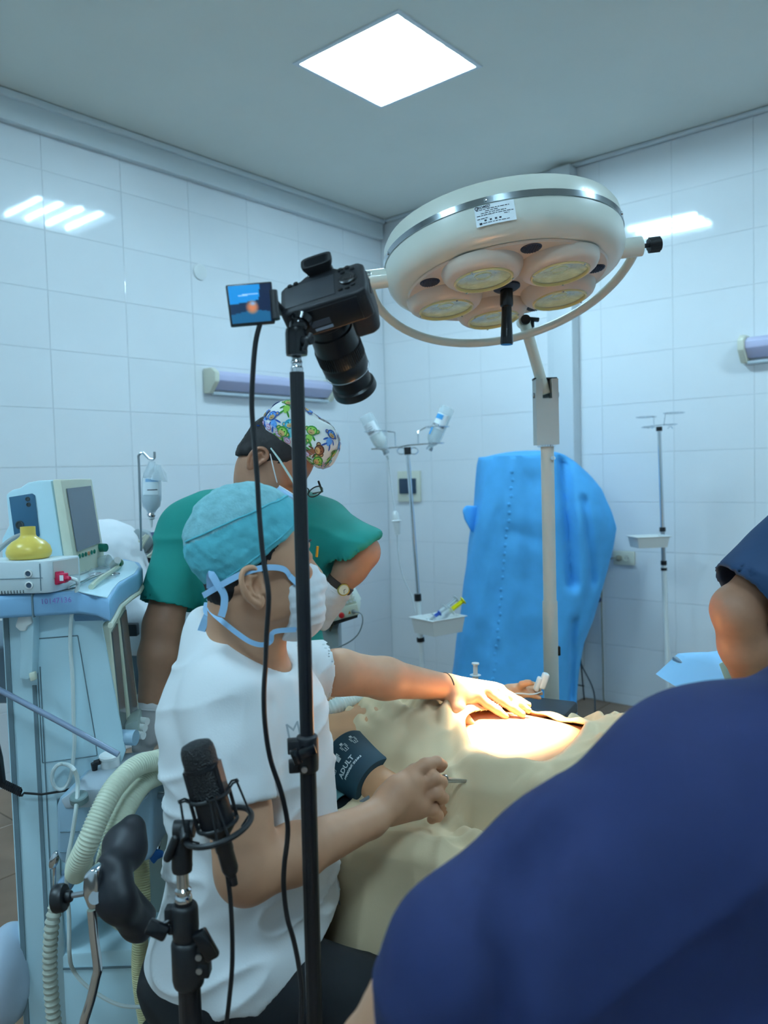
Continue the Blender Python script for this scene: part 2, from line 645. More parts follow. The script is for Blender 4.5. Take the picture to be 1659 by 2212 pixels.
# glazed tiles, one object each
TW, TH, GAP = 0.446, 0.300, 0.0028
_tcache = {}
def tile_mesh(w, h, axis, m, th=GT + .0008, bev=0.0014):
    key = (round(w, 3), round(h, 3), axis, m.name)
    if key in _tcache: return _tcache[key]
    me = bpy.data.meshes.new('tile')
    b = bev
    if axis == 'X':      # on wall_left: face looks to +X
        o = [(0, -w / 2, 0), (0, w / 2, 0), (0, w / 2, h), (0, -w / 2, h)]
        q = [(th - b, -w / 2, 0), (th - b, w / 2, 0), (th - b, w / 2, h), (th - b, -w / 2, h)]
        r = [(th, -w / 2 + b, b), (th, w / 2 - b, b), (th, w / 2 - b, h - b), (th, -w / 2 + b, h - b)]
    elif axis == 'Y':    # on wall_back: face looks to -Y
        o = [(w / 2, 0, 0), (-w / 2, 0, 0), (-w / 2, 0, h), (w / 2, 0, h)]
        o = [(-w / 2, 0, 0), (w / 2, 0, 0), (w / 2, 0, h), (-w / 2, 0, h)]
        q = [(x, -(th - b), z) for x, y, z in o]
        r = [(-w / 2 + b, -th, b), (w / 2 - b, -th, b), (w / 2 - b, -th, h - b), (-w / 2 + b, -th, h - b)]
    else:                # floor
        o = [(-w / 2, -h / 2, 0), (w / 2, -h / 2, 0), (w / 2, h / 2, 0), (-w / 2, h / 2, 0)]
        q = [(x, y, th - b) for x, y, z in o]
        r = [(x * (1 - 2 * b / w), y * (1 - 2 * b / h), th) for x, y, z in o]
    v = o + q + r
    f = [(3, 2, 1, 0), (8, 9, 10, 11)]
    for i in range(4):
        j = (i + 1) % 4
        f += [(i, j, 4 + j, 4 + i), (4 + i, 4 + j, 8 + j, 8 + i)]
    me.from_pydata(v, [], f)
    me.materials.append(m)
    bm = bmesh.new(); bm.from_mesh(me); bmesh.ops.recalc_face_normals(bm, faces=bm.faces); bm.to_mesh(me); bm.free()
    _tcache[key] = me
    return me
def put_tile(parent, me, loc, rot=(0, 0, 0)):
    o = bpy.data.objects.new('tile', me)
    COL.objects.link(o); o.parent = parent
    o.location = np.array(loc) - np.array(parent.location)
    o.rotation_euler = rot
rows = [0.07 + TH * k for k in range(-1, 12)]
def wall_tiles(parent, axis, lines):
    for a, b in zip(lines[:-1], lines[1:]):
        for z0 in rows:
            lo, hi = max(z0, 0.0), min(z0 + TH, CEIL - .002)
            if hi - lo < .02: continue
            w, h = b - a - GAP, hi - lo - GAP
            me = tile_mesh(w, h, axis, M_tile)
            j = lambda s: random.uniform(-s, s)
            if axis == 'X':
                put_tile(parent, me, (-GT, (a + b) / 2, lo + GAP / 2), (0, j(.0010), j(.0010)))
            else:
                put_tile(parent, me, ((a + b) / 2, GT, lo + GAP / 2), (j(.0012), 0, j(.0012)))
ll = [-0.004] + [-0.425 - TW * k for k in range(0, 15)]
wall_tiles(wl, 'X', sorted(ll))
wall_tiles(wb, 'Y', [0.006] + [0.427 + TW * k for k in range(0, 12)])
# floor tiles (only a corner of the floor shows)
for i in range(11):
    for j in range(13):
        x, y = 0.22 + .45 * i, -0.22 - .45 * j
        if x < RX - .1:
            put_tile(fl, tile_mesh(.445, .445, 'Z', M_floor, th=.0065), (x, y, -0.0065))

# cornices and casing
struct('trim_1', MB().box((.028, (RY - .03) / 2, 3.298), (.05, -RY - .03, .11)).box((.036, (RY - .03) / 2, 3.370), (.068, -RY - .03, .034)), M_trim, bevel=.006)
struct('trim_2', MB().box((RX / 2 + .03, -.022, CEIL - .012), (RX - .09, .036, .02)), M_trim, bevel=.006)
struct('trim_3', MB().box((1.455, -.030, 1.685), (.07, .050, 3.36)).box((1.555, -.055, 1.685), (.13, .10, 3.36)), mat('casing_plastic', (212, 217, 220), rough=0.4), bevel=.004)

# ------------------------------------------------------------------ ceiling luminaires
M_tube = mat('lit_tube', (255, 255, 255), rough=0.5)
_b = M_tube.node_tree.nodes['Principled BSDF']
_b.inputs['Emission Color'].default_value = TUBE_COL
_b.inputs['Emission Strength'].default_value = TUBE_STRENGTH
M_refl = mat('white_reflector', (245, 248, 250), rough=0.4)
M_frame = mat('lamp_frame_white', (220, 226, 230), rough=0.4)
def luminaire(x, y, label):
    t = thing('ceiling_lamp', label, 'lamp', (x, y, CEIL), group='recessed four-tube ceiling lamps', frame='W')
    s = LS / 2
    hb = MB()
    hb.box((x, y, CEIL + .066), (LS, LS, .004))
    for a, b, c, d in ((x - s + .002, y, .004, LS), (x + s - .002, y, .004, LS), (x, y - s + .002, LS, .004), (x, y + s - .002, LS, .004)):
        hb.box((a, b, CEIL + .033), (c, d, .062))
    mk('reflector_housing', hb, M_refl, t, frame='W')
    fr = MB()
    for a, b, c, d in ((x - s, y, .022, LS + .022), (x + s, y, .022, LS + .022), (x, y - s, LS - .022, .022), (x, y + s, LS - .022, .022)):
        fr.box((a, b, CEIL - .003), (c, d, .006))
    mk('frame', fr, M_frame, t, frame='W')
    for k in range(4):
        yy = y - .225 + .15 * k
        mk('tube', MB().cyl((x - .285, yy, CEIL + .03), (x + .285, yy, CEIL + .03), .013, n=10), M_tube, t, frame='W', smooth=True)
    return t
luminaire(*LAMPS[0], 'bright square recessed ceiling lamp above the corner of the room')
luminaire(*LAMPS[1], 'square recessed ceiling lamp above the assistant in navy scrubs')
luminaire(*LAMPS[2], 'added unseen square recessed ceiling lamp evening the light at the anaesthesia machine end of the room')  # unseen extra lamp, added to even out light from the left
luminaire(*LAMPS[3], 'added unseen square recessed ceiling lamp evening the light above the colleague in dark blue scrubs')  # unseen extra lamp, completes the grid for softer, flatter light

# ------------------------------------------------------------------ things fixed to the walls
def on_left(px, py):
    r = ray(px, py); w = V2W(np.array([r, [0, 0, 0]])); d = w[0] - w[1]; c = V2W([0, 0, CAMH])
    return c + d * (-c[0] / d[0])
def on_back(px, py):
    r = ray(px, py); w = V2W(np.array([r, [0, 0, 0]])); d = w[0] - w[1]; c = V2W([0, 0, CAMH])
    return c + d * (-c[1] / d[1])

M_lav = mat('lavender_plastic', (205, 203, 232), rough=0.35)
M_wplast = mat('white_plastic', (230, 232, 230), rough=0.35)
M_cream = mat('cream_plastic', (226, 224, 205), rough=0.4)
M_chrome = mat('chrome', (215, 222, 228), rough=0.12, metal=1.0)
M_steel = mat('brushed_steel', (178, 184, 190), rough=0.32, metal=1.0)
M_black = mat('black_plastic', (22, 24, 28), rough=0.42)
M_blackm = mat('matte_black_rubber', (20, 22, 26), rough=0.75)

def wall_lamp(axis, a, b, z, label):
    """shielded germicidal wall lamp lying along a wall, from a to b"""
    mid = (a + b) / 2
    t = thing('wall_lamp', label, 'lamp', (0.012, mid, z) if axis == 'X' else (mid, -.012, z), group='shielded germicidal wall lamps', frame='W')
    def pt(u, out, zz):
        return (out, u, zz) if axis == 'X' else (u, -out, zz)
    # cover: sloped shield
    prof = [(.012, z - .05), (.05, z - .05), (.105, z + .0), (.108, z + .035), (.07, z + .06), (.012, z + .06)]
    e = .035
    lo, hi = min(a, b), max(a, b)
    mk('shield', MB().hull8([pt(lo + e, *q) for q in prof], [pt(hi - e, *q) for q in prof]), M_lav, t, frame='W', bevel=.004)
    prof2 = [(.006, z - .075), (.06, z - .075), (.12, z - .01), (.124, z + .045), (.08, z + .075), (.006, z + .075)]
    for s0, s1 in ((lo, lo + e), (hi - e, hi)):
        mk('end_cap', MB().hull8([pt(s0, *q) for q in prof2], [pt(s1, *q) for q in prof2]), M_cream, t, frame='W', bevel=.006)
    mk('lamp_tube', MB().cyl(pt(lo + e, .045, z - .075), pt(hi - e, .045, z - .075), .012, n=12), mat('unlit_tube', (190, 200, 205), rough=.2), t, frame='W', smooth=True)
    return t
p0, p1 = on_left(428, 805), on_left(700, 826)
wall_lamp('X', p0[1] + .03, p1[1] + .02, 2.075, 'long lavender-covered wall lamp with cream end caps on the wall behind the photo camera')
q0 = on_back(1598, 750)
wall_lamp('Y', q0[0] + .02, q0[0] + .98, 2.115, 'lavender-covered wall lamp above the dark-blue-sleeved arm')

p = on_left(431, 588)
tag(mk('junction_box', MB().lathe([(0, 0), (.048, 0), (.047, .006), (.038, .010), (0, .011)], (0.004, p[1], p[2]), (1, 0, 0), 28), M_wplast, frame='W', smooth=True),
    'round white junction box high on the tiled wall beside the camera screen', 'junction box')

# fuse box on the back wall
a, b = on_back(862, 1018), on_back(912, 1084)
x0, x1, z1, z0 = a[0], b[0], a[2], b[2]
t = thing('fuse_box', 'cream fuse box with dark tinted window on the tiled wall near the corner', 'fuse box', ((x0 + x1) / 2, -.006, z0), frame='W')
cxm, czm = (x0 + x1) / 2, (z0 + z1) / 2
mk('frame', MB().box((cxm, -.014, czm), (x1 - x0, .018, z1 - z0)), M_cream, t, frame='W', bevel=.005)
mk('window', MB().box((cxm - .004, -.030, czm + .003), ((x1 - x0) * .72, .022, (z1 - z0) * .50)), mat('tinted_window', (44, 66, 86), rough=.15), t, frame='W', bevel=.006)
mk('catch', MB().box((cxm, -.026, czm - (z1 - z0) * .30), (.03, .008, .008)), M_wplast, t, frame='W', bevel=.002)

# double socket on the back wall with a plugged-in lead
a, b = on_back(1327, 1189), on_back(1373, 1221)
x0, x1, z1, z0 = a[0], b[0], a[2], b[2]
w_, h_ = x1 - x0, z1 - z0
cxm, czm = (x0 + x1) / 2, (z0 + z1) / 2
t = thing('wall_socket', 'cream double wall socket on the tiled wall right of the blue-draped tower', 'socket', (cxm, -.006, z0), frame='W')
mk('plate', MB().box((cxm, -.012, czm), (w_, .014, h_)), M_cream, t, frame='W', bevel=.004)
for s in (-1, 1):
    c = (cxm + s * w_ * .17 - .004, -.019, czm)
    s_ = mk('outlet', MB().lathe([(.021, 0.0), (.023, .004), (.019, .005), (.019, .001), (0, .001)], c, (0, -1, 0), 20), M_cream, t, frame='W', smooth=True)
    for k in (-1, 1):
        mk('pin_hole', MB().cyl((c[0] + k * .0095, -.019, c[2]), (c[0] + k * .0095, -.0205, c[2]), .0028, n=8), M_black, s_, frame='W')
t = thing('power_lead', 'grey-beige power lead plugged into the wall socket and hanging to the floor', 'cable', (cxm - w_ * .17, -.03, 0), frame='W')
M_lead = mat('grey_beige_lead', (150, 146, 128), rough=.5)
pc = np.array([cxm - w_ * .17 - .004, -.02, czm])
mk('plug', MB().lathe([(0, 0), (.018, 0), (.018, .018), (.012, .030), (.006, .040), (0, .041)], pc, (0, -1, 0), 16), M_lead, t, frame='W', smooth=True)
pp = [pc + (0, -.038, 0), pc + (-.03, -.055, 0)]
for q in ((1307, 1222), (1303, 1290), (1304, 1360), (1306, 1430), (1307, 1500)):
    w = on_back(*q); pp.append(w + (0, -.025, 0))
pp.append(np.array([pp[-1][0] + .01, -.03, .01]))
mk('cord', MB().tube(pp, .0045, 8, smooth=5), M_lead, t, frame='W', smooth=True)
# ================================================================== surgical lamp on its mobile stand
M_enam = mat('pale_grey_enamel', (214, 214, 202), rough=0.28, coat=0.2)
M_under = mat('bounce_tinted_enamel', (206, 192, 178), rough=0.35)  # enamel with warm bounce from the lit field tinted into its colour
M_lens = mat('prismatic_lens_glass', (150, 166, 142), rough=0.06, bump=0.5, bscale=55, noise=.45, nscale=22, emit=(235, 238, 190), estr=0.12, coat=1.0)
M_gold = mat('pale_gold_ring', (222, 204, 140), rough=0.3)
M_vent = mat('dark_blue_grille', (30, 40, 62), rough=0.5)
M_gblack = mat('glossy_black_plastic', (16, 18, 22), rough=0.2)
FIELD = P(1105, 1618, 1.76)
LO = P(1094, 617, 2.15)
LA = _norm([-.10, .15, 1.0])
LB = basis(LA, [1, 0, 0])
LX, LY = LB[:, 0], LB[:, 1]
t = thing('surgical_lamp', 'large round five-lens surgical lamp on a grey mobile stand over the patient', 'surgical lamp', [P(1183, 960, 2.5)[0], 2.5, 0])
R0 = .3165
shell = mk('lamp_head', MB().lathe([(0, .004), (.255, .004), (.285, .008), (.303, .020), (.313, .036), (R0, .050), (R0, .083), (R0 - .002, .086)], LO, LA, 64, hint=[1, 0, 0])
           .lathe([(R0 - .002, .098), (R0, .102), (.314, .130), (.306, .144), (.296, .149), (.262, .166), (.20, .180), (.10, .187), (0, .188)], LO, LA, 64, hint=[1, 0, 0]),
           M_enam, t, smooth=True, angle=28)
mk('underside_plate', MB().lathe([(0, -.001), (.262, -.001), (.266, .004), (.258, .008)], LO, LA, 64, hint=[1, 0, 0]), M_under, shell, smooth=True)
band = mk('steel_band', MB().lathe([(R0 - .003, .0845), (R0 + .0022, .0855), (R0 + .0022, .1005), (R0 - .003, .1015)], LO, LA, 96, hint=[1, 0, 0]), mat('polished_band', (170, 178, 184), rough=.16, metal=1.0), t, smooth=True)
def rim(ang, h, out=0.0):
    return LO + LA * h + (R0 + out) * (math.cos(ang) * LX + math.sin(ang) * LY)
for dg in (-105, -28, 8, -165):
    aa = math.radians(dg)
    d_ = math.cos(aa) * LX + math.sin(aa) * LY
    mk('screw', MB().lathe([(0, 0), (.0045, 0), (.004, .003), (0, .004)], rim(aa, .093, .002), d_, 10), M_chrome, band, smooth=True)
for k in range(5):
    an = math.radians(96 + 72 * k)
    c = LO + .168 * (math.cos(an) * LX + math.sin(an) * LY)
    hsg = mk('lens_housing', MB().lathe([(.104, .002), (.101, -.012), (.094, -.024), (.085, -.031), (.075, -.033), (.073, -.03), (.073, -.015)], c, LA, 40), M_under, t, smooth=True, angle=50)
    mk('lens_ring', MB().lathe([(.0745, -.0335), (.0735, -.037), (.0695, -.037), (.0685, -.030)], c, LA, 40), M_gold, hsg, smooth=True)
    mk('lens', MB().lathe([(0, -.022), (.018, -.0225), (.0185, -.025), (.022, -.025), (.0225, -.0225), (.045, -.024), (.070, -.028)], c, LA, 40), M_lens, hsg, smooth=True)
    for q in range(3):
        b = c + LA * -.036 + .073 * (math.cos(an + 2.1 * q) * LX + math.sin(an + 2.1 * q) * LY)
        mk('screw', MB().lathe([(0, -.004), (.003, -.003), (.003, 0), (0, 0)], b, LA, 8), M_chrome, hsg)
    lt = bpy.data.lights.new('lamp_bulb', 'SPOT')
    lt.energy = FIELD_WATTS; lt.color = (1.0, .80, .50); lt.shadow_soft_size = .03
    lt.spot_size = math.radians(15.5); lt.spot_blend = .85
    lo = bpy.data.objects.new('lamp_bulb', lt); COL.objects.link(lo)
    src = V2W(c - LA * .055); dst = V2W(FIELD + np.array([.0, .0, 0]))
    lo.rotation_euler = Vector(dst - src).to_track_quat('-Z', 'Y').to_euler()
    lo.parent = hsg; lo.location = Vector(src) - hsg.location - t.location
    an2 = an + math.radians(36)
    c2 = LO + .232 * (math.cos(an2) * LX + math.sin(an2) * LY)
    vm = MB().lathe([(0, -.004), (.024, -.004), (.026, -.002), (.026, .003)], c2, LA, 20)
    for j in range(-3, 4):
        hw = math.sqrt(max(.022 ** 2 - (j * .006) ** 2, 0))
        vm.box(c2 - LA * .0045 + LX * j * .006, (.0022, 2 * hw, .0025), LB)
    mk('vent_grille', vm, M_vent, t, smooth=True)
# focusing handle
mk('handle_flange', MB().lathe([(0, -.002), (.036, -.002), (.036, -.007), (.03, -.011), (0, -.011)], LO, LA, 24), M_vent, t, smooth=True)
mk('handle', MB().lathe([(.017, -.010), (.018, -.05), (.0165, -.055), (.0135, -.057), (.014, -.085), (.0165, -.135), (.0175, -.152), (.016, -.157), (0, -.157)], LO, _norm([0.02, .03, 1]), 20), M_gblack, t, smooth=True)
# rating label
def lab(u, h, out=.0008):
    return rim(math.radians(-101.5) + u / R0, h, out)
lg = MB()
G = np.array([[lab(u, h) for h in np.linspace(.034, .083, 5)] for u in np.linspace(-.048, .044, 12)])
lm = mk('rating_label', lg.grid(G), mat('label_paper', (236, 240, 244), rough=.4), t, smooth=True)
M_ink = mat('dark_ink', (34, 40, 54), rough=.6)
ink = MB()
def bar(u0, u1, h, th=.0016):
    n = max(2, int((u1 - u0) / .006))
    ink.grid(np.array([[lab(u, h - th / 2, .0014), lab(u, h + th / 2, .0014)] for u in np.linspace(u0, u1, n)]))
random.seed(3)
for h, u0, u1 in ((.0725, -.044, .032), (.0680, -.024, .006), (.0635, -.034, .024), (.0590, -.044, .040), (.0545, .018, .030), (.0515, -.044, -.020), (.0400, -.032, .030)):
    u = u0
    while u < u1:
        w = random.uniform(.004, .010); bar(u, min(u + w, u1), h); u += w + .0018
for u in (-.028, -.016, -.004, .006): bar(u, u + .005, .0460, .004)
bar(-.040, -.034, .0400, .005)
mk('small_print', ink, M_ink, lm)
dl = lab(-.03, .078, .0012)
tg = _norm(lab(-.02, .11) - lab(-.04, .11))
text_mesh('BIOMED', .0085, lab(-.0265, .0780, .0016), tg, LA, M_ink, 'maker_name', lm, shear=.25, bold=.0002)
mk('logo_swoosh', MB().torus(lab(-.0425, .0780, .0016), lab(-.0425, .0780, .01) - lab(-.0425, .0780, 0), .0035, .0008, 16, 6, a0=.8, a1=5.6, hint=tg), M_ink, lm)
# yoke
YC = LO + LA * .062
YW = _norm(LY * .95 - LA * .29)
YR = .362
mk('yoke', MB().tube([YC + YR * (math.cos(a) * LX + math.sin(a) * YW) for a in np.linspace(math.pi, 0, 40)], .0125, 12), M_enam, t, smooth=True)
for s in (-1, 1):
    pv = YC + LX * s * R0
    mk('pivot', MB().cyl(pv - LX * s * .004, pv + LX * s * .058, .026, n=20), M_enam, t, smooth=True)
kn = YC + LX * (R0 + .058)
km = MB().cyl(kn, kn + LX * .022, .006)
for a in range(6):
    d_ = math.cos(a * math.pi / 3) * LY + math.sin(a * math.pi / 3) * LA
    km.cyl(kn + LX * .02 + d_ * .012, kn + LX * .05 + d_ * .012, .009, n=8)
km.cyl(kn + LX * .02, kn + LX * .052, .017)
mk('clamp_knob', km, M_black, t, smooth=True)
# arm to the mast
ya = math.radians(80)
YF = YC + YR * (math.cos(ya) * LX + math.sin(ya) * YW)
MD = YF[1] + .02
A0 = P(1132, 694, MD); A1 = P(1178, 852, MD)
mk('arm', MB().cyl(A0, A1, .0175, n=18), M_enam, t, smooth=True)
mk('arm_cap', MB().cyl(A0 - (0, .03, 0), A0 + (0, -.012, 0), .0155, n=18), M_gblack, t, smooth=True)
mk('arm_joint', MB().cyl(A0 + (-.0, -.012, 0), A0 + (0, .03, 0), .019, n=18), M_enam, t, smooth=True)
k0 = P(1150, 690, MD)
mk('joint_knob', MB().box(k0, (.042, .016, .013), basis([.1, 0, 1], [1, 0, -.15])).cyl(k0 - (0, 0, .03), k0, .006), M_gblack, t, bevel=.003)
k1 = P(1151, 713, MD)
mk('joint_bolt', MB().cyl(k1 - (0, 0, .008), k1 + (0, 0, .008), .007), M_chrome, t, smooth=True)
hx, hz0, hz1 = P(1180, 960, MD)[0], P(1180, 961, MD)[2], P(1180, 820, MD)[2]
hw, hd = .0345, .031
zc = P(1180, 862, MD)[2]
blk = MB()
blk.box((hx, MD + hd * .75, (hz0 + hz1) / 2), (2 * hw, hd * .5, hz1 - hz0))
blk.box((hx, MD - hd * .25, (hz0 + zc) / 2), (2 * hw, hd * 1.5, zc - hz0))
for s in (-1, 1):
    blk.box((hx + s * (hw - .010), MD - hd * .25, (zc + hz1) / 2), (.020, hd * 1.5, hz1 - zc))
hs = mk('spring_housing', blk, mat('grey_powder_coat', (176, 182, 180), rough=.4), t)
mk('housing_top', MB().box((hx, MD + .010, hz1 + .003), (2 * hw + .003, hd * 1.2, .006)), M_black, t, bevel=.001)
for s in (-1, 1):
    c = np.array([hx + s * hw, MD - .004, zc + .012])
    mk('pivot_bolt', MB().cyl(c, c + (s * .006, 0, 0), .009, n=12), M_steel, t, smooth=True)
mk('collar', MB().cyl((hx, MD, hz0 - .006), (hx, MD, hz0), .028, n=20), M_chrome, t, smooth=True)
zj = P(1190, 1298, MD)[2]
mk('mast_upper', MB().cyl((hx + .003, MD, zj), (hx + .003, MD, hz0 - .004), .0205, n=24), mat('grey_beige_pole', (196, 194, 184), rough=.35), t, smooth=True)
mk('mast_lower', MB().cyl((hx + .003, MD, .10), (hx + .003, MD, zj - .002), .0235, n=24).cyl((hx + .003, MD, zj - .004), (hx + .003, MD, zj + .001), .0222, n=24), MATS['grey_beige_pole'], t, smooth=True)
mk('lock_screw', MB().cyl((hx + .02, MD - .012, P(1190, 990, MD)[2]), (hx + .012, MD - .032, P(1190, 990, MD)[2]), .006, n=10), M_chrome, t, smooth=True)
zs = P(1205, 1405, MD)[2]
mk('switch', MB().box((hx + .027, MD - .004, zs), (.010, .018, .030)), M_gblack, t, bevel=.003)
for k in range(5):
    a = math.radians(20 + 72 * k)
    e = np.array([hx + .30 * math.cos(a), MD + .30 * math.sin(a), .09])
    lg_ = mk('base_leg', MB().cyl((hx, MD, .11), e, .020, .014, n=12), MATS['grey_beige_pole'], t, smooth=True)
    mk('castor', MB().cyl(e + (-.012 * math.sin(a), .012 * math.cos(a), -.06 + .03), e + (.012 * math.sin(a), -.012 * math.cos(a), -.06 + .03), .030, n=16).cyl(e - (0, 0, .03), e, .008), M_black, lg_, smooth=True)

# ================================================================== drip stands
M_wpole = mat('white_enamel_pole', (228, 232, 232), rough=.3)
M_glass = mat('clear_glass', (225, 238, 242), rough=.04, alpha=.32, spec=.8)
M_milk = mat('milky_fluid', (240, 242, 238), rough=.25)
M_water = mat('clear_fluid', (205, 225, 232), rough=.05, alpha=.35)
M_label = mat('bottle_label_white', (236, 240, 244), rough=.5)
M_lblue = mat('bottle_label_blue', (70, 160, 220), rough=.5)
def holder(mb, c, ax, r, post):
    """wire ring with a post down to the cross-bar"""
    mb.torus(c, [0, 0, 1], r, .0032, 28, 6)
def tray_mesh(c, ux, uy, w, l, h):
    """open box tray, c = centre of the rim"""
    ux, uy = np.array(ux), np.array(uy); uz = np.array([0, 0, 1.0])
    def ring(a, b, z): return [c + ux * sx * a + uy * sy * b + uz * z for sx, sy in ((-1, -1), (1, -1), (1, 1), (-1, 1))]
    a, b = w / 2, l / 2
    R = [ring(a * .8, b * .82, -h), ring(a * .9, b * .92, -.006), ring(a, b, -.004), ring(a, b, 0), ring(a * .88, b * .9, 0), ring(a * .78, b * .8, -h + .004)]
    v = [p for r in R for p in r]; f = [(3, 2, 1, 0)]
    for i in range(len(R) - 1):
        for k in range(4):
            j = (k + 1) % 4
            f.append((4 * i + k, 4 * i + j, 4 * i + 4 + j, 4 * i + 4 + k))
    n = 4 * (len(R) - 1)
    f.append((n, n + 1, n + 2, n + 3))
    return MB().add(v, f)
def stand_base(t, foot):
    for k in range(5):
        a = math.radians(10 + 72 * k)
        e = foot + np.array([.26 * math.cos(a), .26 * math.sin(a), .055])
        lg_ = mk('base_leg', MB().cyl(foot + (0, 0, .10), e, .012, n=10), M_wpole, t, smooth=True)
        q = np.array([-math.sin(a), math.cos(a), 0]) * .009
        mk('castor', MB().cyl(e - q - (0, 0, .03), e + q - (0, 0, .03), .025, n=14).cyl(e - (0, 0, .02), e, .005), M_black, lg_, smooth=True)

DV = 4.2
top, b1, b2 = P(880, 970, DV), P(903, 1286, DV), P(910, 1440, DV)
dirv = _norm(b2 - top)
foot = top + dirv * (top[2] / -dirv[2]); foot[2] = 0
t = thing('drip_stand', 'chrome drip stand holding two tilted infusion bottles and a white tray', 'drip stand', foot, group='drip stands by the tiled wall')
mk('upper_pole', MB().cyl(b1, top, .0105, n=16), M_chrome, t, smooth=True)
mk('lower_pole', MB().cyl(foot + (0, 0, .08), b1, .0145, n=16), M_wpole, t, smooth=True)
for (q0, q1, r) in (((880, 966), (881, 982), .0185), ((902, 1283), (903, 1298), .019), ((907, 1358), (907, 1364), .019), ((908, 1377), (909, 1386), .021)):
    mk('collar', MB().cyl(P(*q1, DV), P(*q0, DV), r, n=16), M_black, t, smooth=True)
stand_base(t, foot)
wr = MB()
L0, R0_, = P(806, 970, DV - .05), P(955, 957, DV + .05)
wr.tube([L0 + (-.01, 0, 0), P(862, 966, DV), P(880, 962, DV), P(930, 958, DV), R0_], .0035, 8)
rl_lo, rl_hi = P(825, 969, DV), P(812, 932, DV)
rr_lo, rr_hi = P(942, 957, DV), P(945, 922, DV)
wr.torus(rl_lo, [0, .0, 1], .045, .0035, 28, 6); wr.torus(rl_hi, [0, 0, 1], .060, .0035, 28, 6)
wr.torus(rr_lo, [0, 0, 1], .042, .0035, 28, 6); wr.torus(rr_hi, [0, 0, 1], .062, .0035, 28, 6)
wr.tube([rl_hi + (.058, 0, 0), P(853, 934, DV), P(855, 966, DV)], .0035, 8)
wr.tube([rr_hi + (-.06, 0, 0), P(903, 932, DV), P(904, 960, DV)], .0035, 8)
for q in (867, 894):
    wr.torus(P(q, 974, DV), [0, 1, 0], .017, .003, 16, 6, sq=1.3)
mk('bottle_holder', wr, M_chrome, t, smooth=True)

def bottle(name, base, neck, fluid, lev, label, cat, names, lx):
    """inverted glass bottle: base (upper end) to neck (lower end)"""
    ax = base - neck; L = np.linalg.norm(ax); ax = ax / L
    r = .0385
    t = thing(name, label, cat, neck, group='infusion bottles on the drip stand')
    mk('glass', MB().lathe([(0, .012), (.014, .012), (.0145, .026), (.022, .034), (.034, .052), (r, .070), (r, L - .008), (r - .004, L), (r - .010, L - .002), (0, L - .008)], neck, ax, 24), M_glass, t, smooth=True)
    mk('fluid', MB().lathe([(0, .014), (.0115, .014), (.012, .028), (.020, .036), (.032, .054), (r - .003, .071), (r - .003, lev), (0, lev)], neck, ax, 24), fluid, t, smooth=True)
    mk('crimp_cap', MB().lathe([(0, -.002), (.0155, -.002), (.017, .0), (.017, .013), (.014, .016), (0, .016)], neck, ax, 20), M_steel, t, smooth=True)
    B = basis(ax, [lx, -1, 0])
    def onb(a, h, out=.0006): return neck + ax * h + (r + out) * (math.cos(a) * B[:, 0] + math.sin(a) * B[:, 1])
    h0, h1 = names['label']
    lb = mk('paper_label', MB().grid(np.array([[onb(a, h) for h in (h0, h1)] for a in np.linspace(-.95, .95, 12)])), M_label, t, smooth=True)
    for (m_, g0, g1, a0, a1) in names['bands']:
        mk('label_band', MB().grid(np.array([[onb(a, h, .001) for h in (g0, g1)] for a in np.linspace(a0, a1, 12)])), m_, lb, smooth=True)
    if 'text' in names:
        s, h, sz, a0 = names['text']
        o = onb(a0, h, .0012)
        rt = _norm(onb(a0 + .3, h) - onb(a0 - .3, h))
        o_ = neck + ax * h
        def wrap(q):
            d = q - o; u = d @ rt; vv = d @ (-ax)
            an = a0 + u / r
            return o_ - ax * vv[:, None] + (r + .0012) * (np.cos(an)[:, None] * B[:, 0] + np.sin(an)[:, None] * B[:, 1])
        text_mesh(s, sz, o, rt, -ax, M_ink, 'lettering', lb, depth=0, bold=.0008, curve=lambda q: wrap(q))
    return t
bottle('infusion_bottle', P(789, 897, DV), P(835, 980, DV), M_milk, .115, 'tilted glass infusion bottle of milky white fluid on the drip stand', 'bottle',
       {'label': (.118, .185), 'bands': [(M_ink, .130, .133, -.9, .2), (M_ink, .138, .140, -.9, .5), (M_ink, .150, .152, -.4, .3), (M_ink, .160, .162, -.3, .3)]}, -.3)
bottle('infusion_bottle', P(967, 880, DV), P(927, 972, DV), M_water, .205, 'tilted clear glass infusion bottle with blue and white label on the drip stand', 'bottle',
       {'label': (.118, .200), 'bands': [(M_lblue, .168, .194, -.95, .15), (M_lblue, .076, .116, -1.0, -.6)], 'text': ('НАТРИЯ', .136, .017, -.1)}, -.25)
# drip line
t = thing('drip_line', 'thin clear drip line with a white drip chamber below the milky bottle', 'drip line', P(856, 1130, DV) * (1, 1, 0) + (0, 0, P(905, 1350, DV)[2]))
M_pvc = mat('clear_pvc', (222, 230, 232), rough=.2, alpha=.55)
n0 = P(838, 990, DV)
mk('spike', MB().cyl(P(836, 984, DV), P(839, 993, DV), .007, .005, n=10), M_pvc, t, smooth=True)
mk('tubing', MB().tube([n0, P(843, 1030, DV), P(849, 1075, DV), P(853, 1103, DV)], .0022, 6, smooth=4)
   .tube([P(858, 1153, DV), P(861, 1200, DV), P(870, 1245, DV), P(890, 1290, DV), P(897, 1322, DV - .02)], .0026, 6, smooth=4), M_pvc, t, smooth=True)
c0, c1 = P(853, 1101, DV), P(859, 1155, DV)
mk('drip_chamber', MB().lathe([(0, 0), (.013, 0), (.019, .05), (.020, .068), (.029, .072), (.029, .075), (.019, .078), (.016, .115), (.010, .125), (0, .126)], c1, c0 - c1, 16), mat('frosted_chamber', (236, 240, 240), rough=.4, alpha=.85), t, smooth=True)
